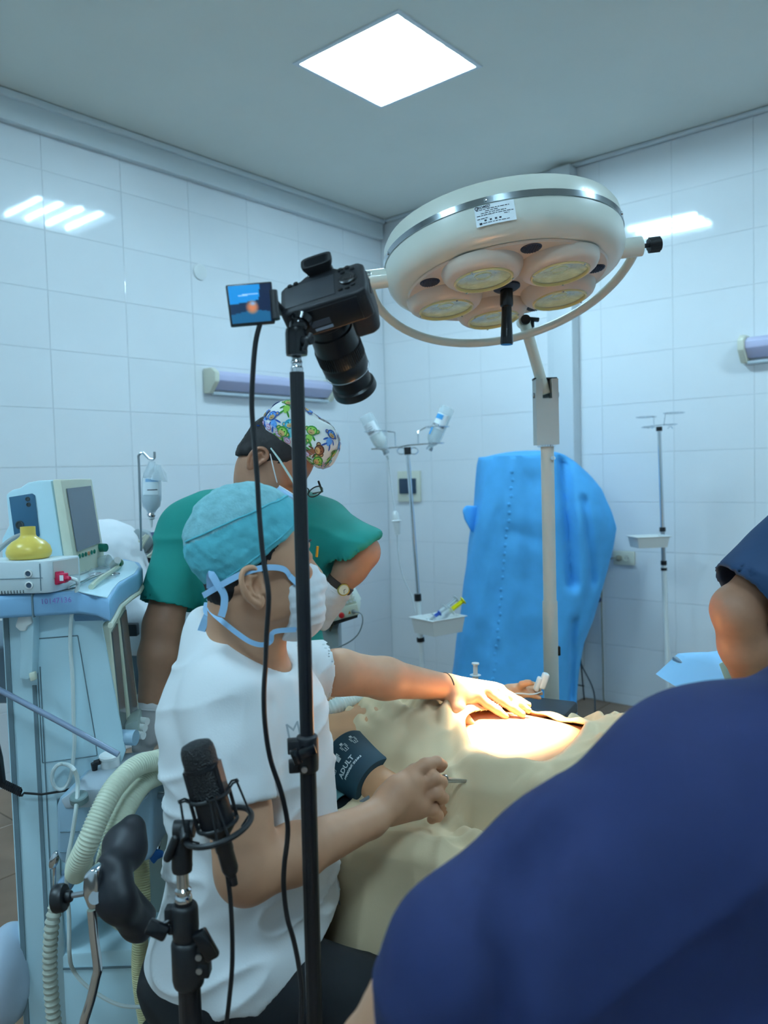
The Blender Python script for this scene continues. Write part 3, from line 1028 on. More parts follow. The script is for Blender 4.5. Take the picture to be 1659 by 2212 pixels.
# tray with syringes
tc = P(946, 1331, DV - .10)
ux, uy = _norm([.82, -.25, 0]), _norm([.28, .9, 0])
ux = _norm([.80, .55, 0]); uy = _norm([-.62, .78, 0])
tr = tag(mk('stand_tray', tray_mesh(tc, ux, uy, .235, .185, .085), M_wplast, bevel=.002), 'white plastic tray with syringes clamped to the chrome drip stand', 'tray', group='trays on the drip stands')
def syringe(name, a, b, r, mbar, mplg, label, group=None):
    """a = nozzle end, b = thumb end"""
    ax = b - a; L = np.linalg.norm(ax); ax = ax / L
    t = thing(name, label, 'syringe', a, group=group)
    mk('barrel', MB().lathe([(0, 0), (.003, 0), (.003, .012), (r, .016), (r, L * .58), (r * 1.9, L * .585), (r * 1.9, L * .6), (r * .9, L * .6)], a, ax, 16), mbar, t, smooth=True)
    B = basis(ax)
    pm = MB()
    for s in (0, 1):
        pm.box(a + ax * L * .77, (r * 1.5, r * .25, L * .42) if s else (r * .25, r * 1.5, L * .42), B)
    pm.lathe([(0, L - .004), (r * 1.3, L - .004), (r * 1.3, L), (0, L)], a, ax, 16)
    mk('plunger', pm, mplg, t, smooth=True)
    mk('stopper', MB().lathe([(0, L * .40), (r * .9, L * .41), (r * .9, L * .46), (0, L * .47)], a, ax, 12), M_black, t, smooth=True)
    return t
M_yel = mat('yellow_plastic', (232, 222, 30), rough=.35)
syringe('syringe', P(935, 1348, DV - .11), P(1001, 1297, DV - .06), .016, M_pvc, M_yel, 'syringe with bright yellow plunger standing in the drip stand tray', 'syringes in the tray')
syringe('syringe', P(925, 1345, DV - .05), P(986, 1293, DV + .03), .015, M_pvc, M_pvc, 'clear syringe with clear plunger leaning in the drip stand tray', 'syringes in the tray')
syringe('syringe', P(918, 1344, DV - .17), P(950, 1324, DV - .14), .012, M_pvc, mat('blue_hub', (60, 100, 190), rough=.4), 'small clear syringe with a blue hub lying in the drip stand tray', 'syringes in the tray')

# second stand, empty holders
DV2 = 4.35
top, foot = P(1424, 930, DV2), None
b2 = P(1443, 1480, DV2)
dirv = _norm(b2 - top); foot = top + dirv * (top[2] / -dirv[2]); foot[2] = 0
def along(py):
    k = (py - 930) / 550.0
    return top + (b2 - top) * k
t = thing('drip_stand', 'slim drip stand with empty wire rings and an empty white tray beside the wall socket', 'drip stand', foot, group='drip stands by the tiled wall')
mk('upper_pole', MB().cyl(along(1140), top, .0105, n=14), M_chrome, t, smooth=True)
mk('middle_pole', MB().cyl(along(1222), along(1138), .0115, n=14), M_steel, t, smooth=True)
mk('lower_pole', MB().cyl(foot + (0, 0, .08), along(1220), .0135, n=14), M_wpole, t, smooth=True)
for a, b in ((922, 931), (1137, 1146), (1164, 1174), (1209, 1218), (1224, 1230)):
    mk('collar', MB().cyl(along(b), along(a), .0165, n=14), M_black, t, smooth=True)
stand_base(t, foot)
wr = MB()
wr.tube([P(1390, 922, DV2), P(1424, 918, DV2), P(1462, 916, DV2)], .003, 6)
wr.torus(P(1396, 901, DV2), [0, 0, 1], .053, .003, 26, 6); wr.torus(P(1456, 892, DV2), [0, 0, 1], .055, .003, 26, 6)
wr.torus(P(1400, 923, DV2), [0, 0, 1], .034, .003, 22, 6); wr.torus(P(1448, 917, DV2), [0, 0, 1], .036, .003, 22, 6)
wr.tube([P(1412, 903, DV2), P(1413, 920, DV2)], .0025, 6); wr.tube([P(1437, 894, DV2), P(1434, 919, DV2)], .0025, 6)
for q in (1405, 1448):
    wr.torus(P(q, 926, DV2), [0, 1, 0], .012, .0025, 12, 6, a0=math.pi, a1=2 * math.pi, hint=[1, 0, 0])
mk('bottle_holder', wr, M_chrome, t, smooth=True)
tag(mk('stand_tray', tray_mesh(P(1401, 1157, DV2 - .055), _norm([1, .1, 0]), _norm([-.1, 1, 0]), .20, .14, .062), M_wplast, bevel=.002),
    'empty white plastic tray clamped to the slim drip stand', 'tray', group='trays on the drip stands')

# ================================================================== equipment tower under a blue cover
TD = 4.62
M_bcov = mat('blue_nonwoven_cover', (84, 176, 238), rough=.75, noise=.05, nscale=14, bump=.05, bscale=160)
edges = [(985, 1040, 1212), (1000, 1036, 1236), (1030, 1033, 1268), (1062, 1030, 1293), (1100, 1026, 1306), (1140, 1020, 1318), (1180, 1014, 1312), (1230, 1008, 1300),
         (1290, 1000, 1286), (1340, 994, 1270), (1385, 988, 1252), (1440, 980, 1243), (1500, 972, 1238), (1560, 966, 1238)]
rings = []
NA = 160
zs_, xl_, xr_ = [], [], []
for (py, xl, xr) in edges:
    a, b = P(xl, py, TD), P(xr, py, TD)
    zs_.append((a[2] + b[2]) / 2); xl_.append(a[0]); xr_.append(b[0])
zz = np.linspace(zs_[0], .02, 70)
order = np.argsort(zs_)
XL = np.interp(zz, np.array(zs_)[order], np.array(xl_)[order]); XR = np.interp(zz, np.array(zs_)[order], np.array(xr_)[order])
th = np.linspace(0, 2 * math.pi, NA, endpoint=False)
sg = lambda v, e: np.sign(v) * np.abs(v) ** e
fold = lambda a, z: (.012 * np.sin(5 * a + 2.2 * z + 1.0) + .005 * np.sin(11 * a - 5 * z) + .002 * np.sin(17 * a + 3.7 * np.sin(3 * z)))
G = np.zeros((NA, len(zz) + 7, 3))
for i, z in enumerate(zz):
    hw_, cxx = (XR[i] - XL[i]) / 2, (XR[i] + XL[i]) / 2
    k = min(1.0, (zz[0] - z) / .35)
    dep = .24 + .07 * k
    r = 1 + (fold(th, z) ) * k / .3 * .55
    G[:, i + 7, 0] = cxx + hw_ * sg(np.cos(th), .62) * r
    G[:, i + 7, 1] = TD + .02 + dep * sg(np.sin(th), .62) * r
    G[:, i + 7, 2] = z
for j in range(7):          # closed, slightly sagging top
    s = j / 7.0
    G[:, j, :] = G[:, 7, :]
    G[:, j, 0] = G[:, 7, 0].mean() + (G[:, 7, 0] - G[:, 7, 0].mean()) * s
    G[:, j, 1] = G[:, 7, 1].mean() + (G[:, 7, 1] - G[:, 7, 1].mean()) * s
    G[:, j, 2] = G[:, 7, 2] + .030 * (1 - s * s) + .012 * s * np.cos(th - .6)
nzz = np.stack([G[..., 0] * 9, G[..., 1] * 9, G[..., 2] * 4], -1)
G[..., 1] += .022 * vnoise(nzz * .6) + .008 * vnoise(nzz * 2.2); G[..., 0] += .010 * vnoise(nzz + 31.7)
for q0, q1, wv_, dp in (((1222, 1000), (1236, 1260), .030, .075), ((1240, 1345), (1241, 1520), .026, .05), ((1262, 1080), (1285, 1260), .024, .040), ((1150, 1040), (1140, 1250), .05, .018), ((1080, 1120), (1060, 1400), .05, .016), ((1110, 1150), (1180, 1172), .03, .010)):
    a_, b_ = P(*q0, TD - .25), P(*q1, TD - .25)
    pr_ = G[..., [0, 2]]; ab_ = (b_ - a_)[[0, 2]]
    tt_ = np.clip(((pr_ - a_[[0, 2]]) @ ab_) / (ab_ @ ab_), 0, 1)
    dd_ = np.linalg.norm(pr_ - a_[[0, 2]] - tt_[..., None] * ab_, axis=-1)
    G[..., 1] += np.where(G[..., 1] < TD, dp * np.exp(-(dd_ / wv_) ** 2), 0)
t = thing('equipment_tower', 'tall equipment tower under a bright blue non-woven cover by the wall', 'equipment tower', (G[..., 0].mean(), TD, 0))
mk('cover', MB().grid(G, closed_u=True), M_bcov, t, smooth=True, angle=80)
# pleat seam, side flap and lower right of the frame
sm = MB()
for i in range(26):
    py = 1018 + i * 17
    px = 1110 - i * 1.7
    ii = np.argmin(np.abs(zz - P(px, py, TD)[2]))
    front = G[:, ii + 7]
    c = front[np.argmin(np.abs(front[:, 0] - P(px, py, TD - .28)[0]) + 10 * (front[:, 1] > TD))]
    sm.ball(c + (0, .002, 0), (.012, .006, .012), 8)
mk('taped_seam', sm, M_bcov, t, smooth=True)['kind'] = 'stuff'
fp = [P(1036, 1094, TD - .05), P(1008, 1092, TD - .1), P(1000, 1102, TD - .12), P(1004, 1122, TD - .12), P(1018, 1148, TD - .1), P(1036, 1160, TD - .05)]
mk('side_flap', MB().hull8(fp, [q + (0, .05, 0) for q in fp]), M_bcov, t, bevel=.012, seg=3)
lgm = MB()
for q0, q1 in (((1251, 1385), (1262, 1512)), ((1254, 1388), (1240, 1480)), ((1240, 1478), (1262, 1482))):
    lgm.tube([P(*q0, TD - .12), P(*q1, TD - .12)], .004, 6)
mk('frame_leg', lgm, M_black, t)
mk('power_cable', MB().tube([P(1243, 1408, TD - .1), P(1258, 1440, TD - .12), P(1278, 1480, TD - .15), P(1285, 1510, TD - .16), P(1285, 1560, TD - .16)], .005, 6, smooth=4), mat('dark_grey_cable', (70, 78, 84), rough=.5), t, smooth=True)
mk('bumper', MB().ball(P(1293, 1295, TD - .05), .018, 12), mat('navy_knob', (30, 36, 90), rough=.4), t, smooth=True)
# ================================================================== photo camera on a light stand
SD = 1.15
def up_at(px, py, d):          # vertical line through a point seen at px, py
    return P(px, py, d)
M_pole = mat('satin_black_pole', (20, 22, 27), rough=.3)
M_body = mat('camera_body_black', (26, 28, 33), rough=.55, bump=.08, bscale=900)
M_bodys = mat('camera_smooth_black', (22, 24, 28), rough=.35)
S0, S1 = P(641, 802, SD), P(681, 2212, SD)
sdir = _norm(S1 - S0)
foot = S0 + sdir * (S0[2] / -sdir[2])
def st(py):
    k = (py - 802) / 1410.0
    return S0 + (S1 - S0) * k
t = thing('light_stand', 'tall black light stand pole carrying the photo camera above the seated surgeon', 'light stand', (foot[0], foot[1], 0))
# ribbed upper tube
def ribbed(a, b, r, n=48, amp=.06):
    B = basis(b - a, [1, 0, 0]); L = np.linalg.norm(b - a)
    v = []; f = []
    for h in (0, L):
        for k in range(n):
            q = 2 * math.pi * k / n
            rr = r * (1 - amp * max(0, math.cos(8 * q)) ** 6)
            v.append(a + B @ np.array([rr * math.cos(q), rr * math.sin(q), h]))
    for k in range(n):
        j = (k + 1) % n
        f.append((k, j, n + j, n + k))
    f += [tuple(range(n))[::-1], tuple(range(n, 2 * n))]
    return MB().add(v, f)
mk('upper_tube', ribbed(st(1606), st(804), .0104), M_pole, t, smooth=True, angle=60)
mk('lower_tube', ribbed(foot + (0, 0, .35), st(1600), .0121), M_pole, t, smooth=True, angle=60)
mk('spigot', MB().lathe([(0, 0), (.0088, 0), (.0092, .006), (.0078, .008), (.0078, .012), (.0088, .014), (.0072, .018), (.0072, .040), (0, .040)], st(804), -sdir, 20), M_chrome, t, smooth=True)
def collar(parent, c, ax, r, side, knob=True):
    """clamp collar with ear and wing knob; c centre, ax up, side outward"""
    side = _norm(side - ax * (side @ ax)); fr = np.cross(ax, side)
    B = np.stack([side, fr, ax], 1)
    m = MB().lathe([(r * .9, -.028), (r * 1.28, -.026), (r * 1.34, -.012), (r * 1.34, .020), (r * 1.28, .026), (r * .9, .028)], c, ax, 24)
    m.box(c + side * (r + .008) + ax * .012, (.018, .020, .020), B)
    m.box(c + side * (r + .008) - ax * .018, (.016, .020, .016), B)
    col = mk('clamp_collar', m, M_black, parent, bevel=.002)
    if knob:
        kc = c + side * (r * .55) + ax * .010 + fr * (r + .012)
        km = MB().cyl(kc - fr * .012, kc, .006, n=10)
        B2 = np.stack([_norm(side - ax * .35), fr, _norm(ax + side * .35)], 1)
        km.box(kc + fr * .004, (.036, .009, .014), B2)
        km.box(kc + fr * .004 + B2[:, 0] * .012, (.012, .012, .022), B2)
        mk('wing_knob', km, M_gblack, col, bevel=.003)
    mk('screw', MB().cyl(c + side * (r * .5) - ax * .018 + fr * (r + .004), c + side * (r * .5) - ax * .018 + fr * (r + .008), .0045, n=12), M_steel, col, smooth=True)
    return col
collar(t, st(1612), -sdir, .0122, np.array([-1.0, -.15, 0]))
for k in range(3):
    a = math.radians(100 + 120 * k)
    dv = np.array([math.cos(a), math.sin(a), 0])
    b = np.array([foot[0], foot[1], 0]); hub = b + (0, 0, .40)
    lg_ = mk('leg', MB().tube([hub + dv * .02 + (0, 0, .0), b + dv * .42 + (0, 0, .012)], .008, 10), M_pole, t, smooth=True)
    mk('rubber_foot', MB().ball(b + dv * .42 + (0, 0, .012), .012, 10), M_blackm, lg_, smooth=True)
    mk('brace', MB().tube([b + (0, 0, .16), b + dv * .23 + (0, 0, .20)], .005, 8), M_pole, lg_, smooth=True)
mk('leg_hub', MB().cyl(np.array([foot[0], foot[1], .36]), np.array([foot[0], foot[1], .44]), .026, n=18).cyl(np.array([foot[0], foot[1], .13]), np.array([foot[0], foot[1], .18]), .022, n=18), M_black, t, smooth=True)
# ball head
bh = P(641, 765, SD)
mk('ball_head', MB().lathe([(0, -.002), (.0150, -.002), (.0158, .002), (.0158, .030), (.0145, .036), (.010, .038), (0, .038)], bh, [0, 0, 1], 24), M_gblack, t, smooth=True)
mk('ball', MB().ball(P(645, 702, SD), .0135, 18), M_gblack, t, smooth=True)
mk('head_knob', MB().cyl(bh + (.012, -.010, .016), bh + (.024, -.020, .017), .007, n=14).box(bh + (.018, -.02, .014), (.006, .006, .026), basis([.45, 0, 1])), M_black, t, bevel=.0015)
mk('mount_disc', MB().cyl(P(652, 690, SD + .005), P(649, 700, SD + .0), .017, .014, n=20), M_gblack, t, smooth=True)

# --- camera body: local axes (right, up, forward)
th, rl = math.radians(46), math.radians(-14)
f0 = np.array([0, math.cos(th), -math.sin(th)]); u0 = np.array([0, math.sin(th), math.cos(th)]); r0 = np.array([1.0, 0, 0])
def rotY(v, a):
    c, s = math.cos(a), math.sin(a)
    return np.array([v[0] * c - v[2] * s, v[1], v[0] * s + v[2] * c])
# roll about the line of sight so that the right-hand side rises
rot = lambda v: rotY(v, -rl)
ya = math.radians(-8)
def rz(v, a):
    c, s = math.cos(a), math.sin(a)
    return np.array([v[0] * c - v[1] * s, v[0] * s + v[1] * c, v[2]])
CRt, CUp, CFw = rz(rot(r0), ya), rz(rot(u0), ya), rz(rot(f0), ya)
CB = np.stack([CRt, CUp, CFw], 1) * .96
CC = P(653, 689, SD + .004) - CB @ np.array([-.036, -.049, -.010])
def cp(x, y, z): return CC + CB @ np.array([x, y, z], dtype=float)
t = thing('photo_camera', 'black mirrorless camera with long lens pointing down on the light stand', 'camera', cp(0, -.045, 0))
# body: outline in right/up plane extruded along forward; origin in the middle of the body
out = [(-.066, -.040), (-.060, -.046), (.055, -.046), (.068, -.040), (.070, -.02), (.070, .030), (.062, .040), (.030, .040), (.022, .048), (-.024, .048), (-.034, .038), (-.058, .036), (-.066, .026)]
bm_ = MB().hull8([cp(x, y, -.024) for x, y in out], [cp(x, y, .026) for x, y in out])
body = mk('body', bm_, M_body, t, bevel=.005, seg=3)
gr = [(.030, -.046), (.060, -.046), (.071, -.036), (.072, .020), (.064, .042), (.036, .040)]
mk('grip', MB().hull8([cp(x, y, -.020) for x, y in gr], [cp(x * .97 + .001, y * .96, .056) for x, y in gr]), mat('grip_rubber', (30, 32, 36), rough=.7, bump=.3, bscale=700), t, bevel=.010, seg=4)
mk('card_door', MB().box(cp(.0722, -.006, -.004), (.0015, .040, .0022), CB), M_bodys, t)
mk('screen_recess', MB().box(cp(-.018, -.004, -.0245), (.080, .058, .002), CB), mat('recess_grey', (44, 47, 52), rough=.5), t, bevel=.001)
mk('base_plate', MB().box(cp(-.002, -.0468, .002), (.108, .002, .040), CB), M_bodys, t, bevel=.001)
mk('serial_label', MB().box(cp(-.012, -.0485, .006), (.030, .0008, .010), CB), mat('grey_label', (70, 78, 90), rough=.5), t)
mk('serial_strip', MB().box(cp(-.010, -.0485, .016), (.028, .0008, .0045), CB), mat('pale_label', (150, 170, 190), rough=.4), t)
# viewfinder with rubber eyecup
vf = [(-.022, .040), (.022, .040), (.020, .062), (-.020, .062)]
mk('viewfinder_hump', MB().hull8([cp(x, y, -.026) for x, y in vf], [cp(x * 1.1, y - .004, .030) for x, y in vf]), M_bodys, t, bevel=.004)
ec = MB()
rings_ = []
for (hw_, hh_, z, cy) in ((.0195, .0125, -.026, .051), (.0245, .0165, -.036, .052), (.0250, .0170, -.042, .052), (.0205, .0125, -.0415, .052), (.0150, .0090, -.030, .051)):
    rings_.append([cp(hw_ * np.sign(c) * abs(c) ** .5, cy + hh_ * np.sign(s) * abs(s) ** .5, z) for c, s in ((math.cos(a), math.sin(a)) for a in np.linspace(0, 2 * math.pi, 28, endpoint=False))])
v = [p for r in rings_ for p in r]; f = []
for i in range(4):
    for k in range(28):
        j = (k + 1) % 28
        f.append((28 * i + k, 28 * i + j, 28 * i + 28 + j, 28 * i + 28 + k))
f.append(tuple(112 + k for k in range(28)))
mk('eyecup', ec.add(v, f), M_blackm, t, smooth=True, angle=50)
mk('eyepiece_glass', MB().box(cp(0, .051, -.0305), (.022, .012, .001), CB), M_gblack, t)
# buttons and dials on the back and top
for (x, y, r) in ((.033, .030, .0042), (.044, .031, .0038), (.052, .024, .0038), (.036, .021, .0036), (.030, -.026, .0036), (.041, -.027, .0036), (.050, -.022, .0036), (-.050, .030, .0036), (-.040, .032, .0036)):
    mk('button', MB().lathe([(r * 1.1, 0), (r, .0022), (0, .0028)], cp(x, y, -.024), -CFw, 12), M_bodys, t, smooth=True)
dl_ = mk('control_dial', MB().lathe([(.0135, 0), (.0135, .003), (.0115, .0042), (.0065, .0036), (.006, .0045), (0, .0045)], cp(.043, -.003, -.024), -CFw, 24), M_bodys, t, smooth=True)
mk('mode_dial', MB().lathe([(.010, 0), (.010, .008), (.0085, .0095), (0, .0095)], cp(.040, .040, -.002), CUp, 24), M_bodys, t, smooth=True)
mk('shutter_dial', MB().lathe([(.008, 0), (.008, .005), (0, .006)], cp(.058, .038, .022), CUp, 18), M_bodys, t, smooth=True)
mk('strap_lug', MB().torus(cp(.071, .030, -.004), CFw, .005, .0012, 14, 6), M_steel, t, smooth=True)
# lens
lp = [(.036, .026), (.0365, .036), (.0345, .038), (.0345, .052), (.0375, .054), (.0395, .085), (.0405, .112), (.0390, .114), (.0390, .118), (.0405, .120), (.0400, .136), (.0375, .142), (.0330, .143), (.0330, .150), (.0345, .152), (.0345, .170), (.0385, .173), (.0400, .182), (.0400, .187), (.0370, .188), (.0360, .172), (0, .170)]
ln = mk('lens', MB().lathe([(0, .02)] + [(r * .91, h * .89) for r, h in lp], cp(-.010, -.004, 0), CFw, 48, hint=CUp), M_bodys, t, smooth=True, angle=40)
M_ribs = mat('ribbed_rubber', (18, 20, 23), rough=.7)
rb = MB()
for k in range(60):
    a = 2 * math.pi * k / 60
    d_ = math.cos(a) * CRt + math.sin(a) * CUp
    B2 = np.stack([d_, np.cross(CFw, d_), CFw], 1)
    rb.box(cp(-.010, -.004, 0) + CFw * .089 + d_ * .0366, (.0022, .0018, .022), B2)
z_ = mk('zoom_ring_ribs', rb, M_ribs, ln); z_['kind'] = 'stuff'
mk('silver_line', MB().lathe([(.0366, .1247), (.0370, .1252), (.0370, .1260), (.0360, .1264)], cp(-.010, -.004, 0), CFw, 48), M_steel, ln, smooth=True)
mk('front_glass', MB().lathe([(0, .160), (.02, .159), (.032, .154)], cp(-.010, -.004, 0), CFw, 32), mat('coated_glass', (18, 22, 40), rough=.05), ln, smooth=True)
# articulated screen swung out on the left
q = [P(487, 615, SD - .03), P(587, 607, SD - .015), P(595, 697, SD - .02), P(499, 705, SD - .035)]
nrm = _norm(np.cross(q[1] - q[0], q[3] - q[0]))
if nrm[1] > 0: nrm = -nrm
sc = mk('screen', MB().hull8([p_ - nrm * .008 for p_ in q], q), M_bodys, t, bevel=.002)
M_scr = bpy.data.materials.new('camera_screen_picture'); M_scr.use_nodes = True
nt = M_scr.node_tree; bs = nt.nodes['Principled BSDF']
e = lambda a, b: q[0] + (q[1] - q[0]) * a + (q[3] - q[0]) * b + (q[2] - q[3] - q[1] + q[0]) * a * b + nrm * .0008
NG = 40
gv = np.array([[e(.04 + .92 * i / NG, .05 + .90 * j / NG) for j in range(NG + 1)] for i in range(NG + 1)])
pic = mk('screen_picture', MB().grid(gv), M_scr, sc)
# picture painted per vertex: blue drape, dark lower half, warm lit field in the middle
ca = pic.data.color_attributes.new('picture', 'FLOAT_COLOR', 'POINT')
cols = []
for i in range(NG + 1):
    for j in range(NG + 1):
        a, b = i / NG, j / NG
        c = np.array([30, 130, 195.]) if b < .50 - .12 * a else np.array([16, 40, 66.])
        if a > .74 - .12 * b: c = np.array([14, 30, 58.])
        if b > .66 + .2 * abs(a - .55) and a < .95: c = np.array([24, 84, 120.])
        d = math.hypot((a - .52) / .17, (b - .60) / .20)
        if d < 1: c = c * d ** 3 + np.array([196, 116, 78.]) * (1 - d ** 3)
        d2 = math.hypot((a - .54) / .10, (b - .50) / .08)
        if d2 < 1: c = c * d2 + np.array([120, 170, 215.]) * (1 - d2)
        if abs(b - .27 + .02 * a) < .014 and .22 < a < .70: c = np.array([150, 190, 225.])
        cols.append(list(s2l(c)) + [1.0])
ca.data.foreach_set('color', np.array(cols).ravel())
at_ = nt.nodes.new('ShaderNodeVertexColor'); at_.layer_name = 'picture'
nt.links.new(at_.outputs['Color'], bs.inputs['Base Color']); nt.links.new(at_.outputs['Color'], bs.inputs['Emission Color'])
bs.inputs['Emission Strength'].default_value = .75; bs.inputs['Roughness'].default_value = .2
mk('screen_hinge', MB().cyl(P(590, 628, SD - .015), P(596, 690, SD - .02), .006, n=12), M_bodys, t, smooth=True)
mk('screen_arm', MB().tube([P(594, 655, SD - .015), cp(-.070, -.008, -.010), cp(-.060, -.008, -.005)], [.006, .007, .008], 10), M_bodys, t, smooth=True)
# cable hanging from the camera
cpts = [(562, 698, SD - .02), (552, 740, SD - .02), (546, 810, SD - .02), (544, 880, SD - .02), (549, 950, SD - .02), (556, 1040, SD - .02), (560, 1110, SD - .02), (568, 1200, SD - .025), (579, 1270, SD - .03), (580, 1310, SD - .03),
        (576, 1370, SD - .03), (574, 1430, SD - .03), (570, 1500, SD - .03), (573, 1570, SD - .03), (584, 1640, SD - .03), (607, 1710, SD - .03), (620, 1770, SD - .03), (621, 1810, SD - .03), (614, 1870, SD - .03), (613, 1920, SD - .03), (620, 1980, SD - .03), (634, 2030, SD - .03),
        (646, 2090, SD - .03), (652, 2150, SD - .03), (650, 2230, SD - .03), (652, 2400, SD - .03), (690, 2900, SD - .05)]
cpp = [P(*c) for c in cpts]
cpp.append(np.array([cpp[-1][0] + .05, SD - .03, .006])); cpp.append(np.array([cpp[-1][0] + .35, SD - .1, .006]))
tag(mk('camera_cable', MB().tube(cpp, .0037, 8, smooth=6), M_black, smooth=True), 'thin black cable hanging from the camera screen down in front of the light stand', 'cable')

# ================================================================== microphone on its own stand
MDp = 1.08
a0, a1 = P(424, 1612, MDp), P(476, 1800, MDp)
max_ = _norm(a0 - a1)
t = thing('studio_microphone', 'black studio microphone with mesh grille held in a shock mount', 'microphone', a1)
M_mesh = mat('black_wire_mesh', (14, 16, 20), rough=.45)
nt = M_mesh.node_tree
tc = nt.nodes.new('ShaderNodeTexCoord'); wv = nt.nodes.new('ShaderNodeTexVoronoi'); wv.inputs['Scale'].default_value = 420
bp = nt.nodes.new('ShaderNodeBump'); bp.inputs['Strength'].default_value = .9; bp.inputs['Distance'].default_value = .002
nt.links.new(tc.outputs['Object'], wv.inputs['Vector']); nt.links.new(wv.outputs['Distance'], bp.inputs['Height']); nt.links.new(bp.outputs[0], nt.nodes['Principled BSDF'].inputs['Normal'])
Lm = np.linalg.norm(a0 - a1)
mr = .0235
mk('grille_head', MB().lathe([(mr, Lm - .028), (mr * 1.02, Lm - .012), (mr * .97, Lm - .003), (mr * .85, Lm + .003), (mr * .5, Lm + .006), (0, Lm + .007)], a1, max_, 40), M_mesh, t, smooth=True)
mk('grille_body', MB().lathe([(mr * .975, Lm * .42), (mr * .975, Lm - .028)], a1, max_, 40), M_mesh, t, smooth=True)
B = basis(max_, [1, 0, 0])
rg = MB()
rg.lathe([(mr * .97, Lm - .032), (mr * 1.05, Lm - .032), (mr * 1.05, Lm - .027), (mr * .97, Lm - .027)], a1, max_, 40)
rg.lathe([(mr * .97, Lm * .42 - .003), (mr * 1.05, Lm * .42 - .003), (mr * 1.05, Lm * .42 + .002), (mr * .97, Lm * .42 + .002)], a1, max_, 40)
for s in (-1, 1):
    rg.box(a1 + max_ * (Lm * .71 - .014) + B[:, 0] * s * mr * .92, (.0065, .024, Lm * .58 - .03), B)
mk('grille_frame', rg, M_bodys, t, smooth=True)
mk('lower_body', MB().lathe([(0, -.002), (.015, -.002), (mr * .95, .006), (mr, .012), (mr, Lm * .42)], a1, max_, 40), M_bodys, t, smooth=True)
pl = a1 - max_ * .002
mk('connector', MB().lathe([(.0125, 0), (.0125, -.022), (.0115, -.024), (.0115, -.050), (.0095, -.056), (.006, -.060), (.005, -.074), (0, -.074)], pl, max_, 20), M_bodys, t, smooth=True)
# shock mount
rc = a1 + max_ * .010
t2 = thing('shock_mount', 'black ring shock mount with elastic cords around the microphone', 'shock mount', rc)
tilt = _norm(max_ + np.array([0, -.10, 0]))
RB = basis(tilt, [1, 0, 0])
mk('outer_ring', MB().torus(rc, tilt, .047, .0042, 48, 10), M_black, t2, smooth=True)
mk('inner_basket', MB().torus(rc + max_ * .046, max_, mr + .004, .003, 36, 8).torus(rc + max_ * .004, max_, mr + .004, .0028, 36, 8), M_black, t2, smooth=True)
for k in range(4):
    an = math.radians(20 + 90 * k)
    d_ = math.cos(an) * B[:, 0] + math.sin(an) * B[:, 1]
    tg_ = np.cross(max_, d_)
    B2 = np.stack([d_, tg_, max_], 1)
    top_ = rc + max_ * .052 + d_ * (mr + .010)
    mk('hook', MB().tube([rc + max_ * .046 + d_ * (mr + .003) - tg_ * .006, top_ - tg_ * .006, top_ + d_ * .008 - tg_ * .004, top_ + d_ * .008 + tg_ * .004, top_ + tg_ * .006, rc + max_ * .046 + d_ * (mr + .003) + tg_ * .006], .0016, 6), M_black, t2, smooth=True)
    mk('spacer_bar', MB().cyl(rc + max_ * .002 + d_ * (mr + .004), rc + max_ * .048 + d_ * (mr + .004), .0026, n=8), M_black, t2, smooth=True)
    for s in (-1, 1):
        lo_ = rc - tilt * .004 + .047 * (math.cos(an + s * .18) * RB[:, 0] + math.sin(an + s * .18) * RB[:, 1])
        mk('elastic_cord', MB().tube([top_ + d_ * .006 + tg_ * s * .003, lo_, rc - max_ * .014 + d_ * .030 + tg_ * s * .004], .0016, 6), M_blackm, t2, smooth=True)
# mount arm and swivel
sw = P(398, 1790, MDp)
ln_ = rc + .047 * _norm(np.array([-.85, -.5, -.15]))
mk('mount_arm', MB().tube([ln_, (ln_ + sw) / 2 + (0, 0, .004), sw + (.004, 0, .004)], [.007, .008, .010], 12), M_black, t2, smooth=True)
# stand
t = thing('microphone_stand', 'short black microphone stand with chrome spigot and clamp knobs', 'microphone stand', (P(405, 2050, MDp)[0], MDp, 0))
mk('swivel', MB().cyl(sw - (.014, 0, 0), sw + (.014, 0, 0), .012, n=18).cyl(P(394, 1880, MDp), sw, .0135, .012, n=18), M_black, t, smooth=True)
tb0, tb1 = P(379, 1812, MDp - .01), P(362, 1853, MDp - .012)
mk('swivel_tee', MB().cyl(tb0, tb1, .0062, n=12).ball(tb0, .0062, 12).ball(tb1, .0062, 12).cyl((tb0 + tb1) / 2, sw, .005, n=10), M_black, t, smooth=True)
mx = P(394, 1888, MDp)[0]
zt = P(394, 1884, MDp)[2]
mk('adapter', MB().lathe([(.0135, .03), (.0145, .008), (.0135, .002), (.009, 0), (0, 0)], (mx, MDp, zt), [0, 0, 1], 20), M_black, t, smooth=True)
z1 = P(398, 1940, MDp)[2]
mk('spigot', MB().lathe([(0, -.004), (.0118, -.004), (.0122, 0), (.0115, .004), (.0100, .006), (.0112, .009), (.0112, .013), (.0085, .016), (.0083, zt - z1), (0, zt - z1)], (mx, MDp, z1), [0, 0, 1], 24), M_chrome, t, smooth=True)
z2, z3, z4 = P(400, 2030, MDp)[2], P(402, 2098, MDp)[2], P(405, 2130, MDp)[2]
mk('top_tube', MB().cyl((mx, MDp, z1 - .022), (mx, MDp, z1 - .003), .0122, n=20), M_pole, t, smooth=True)
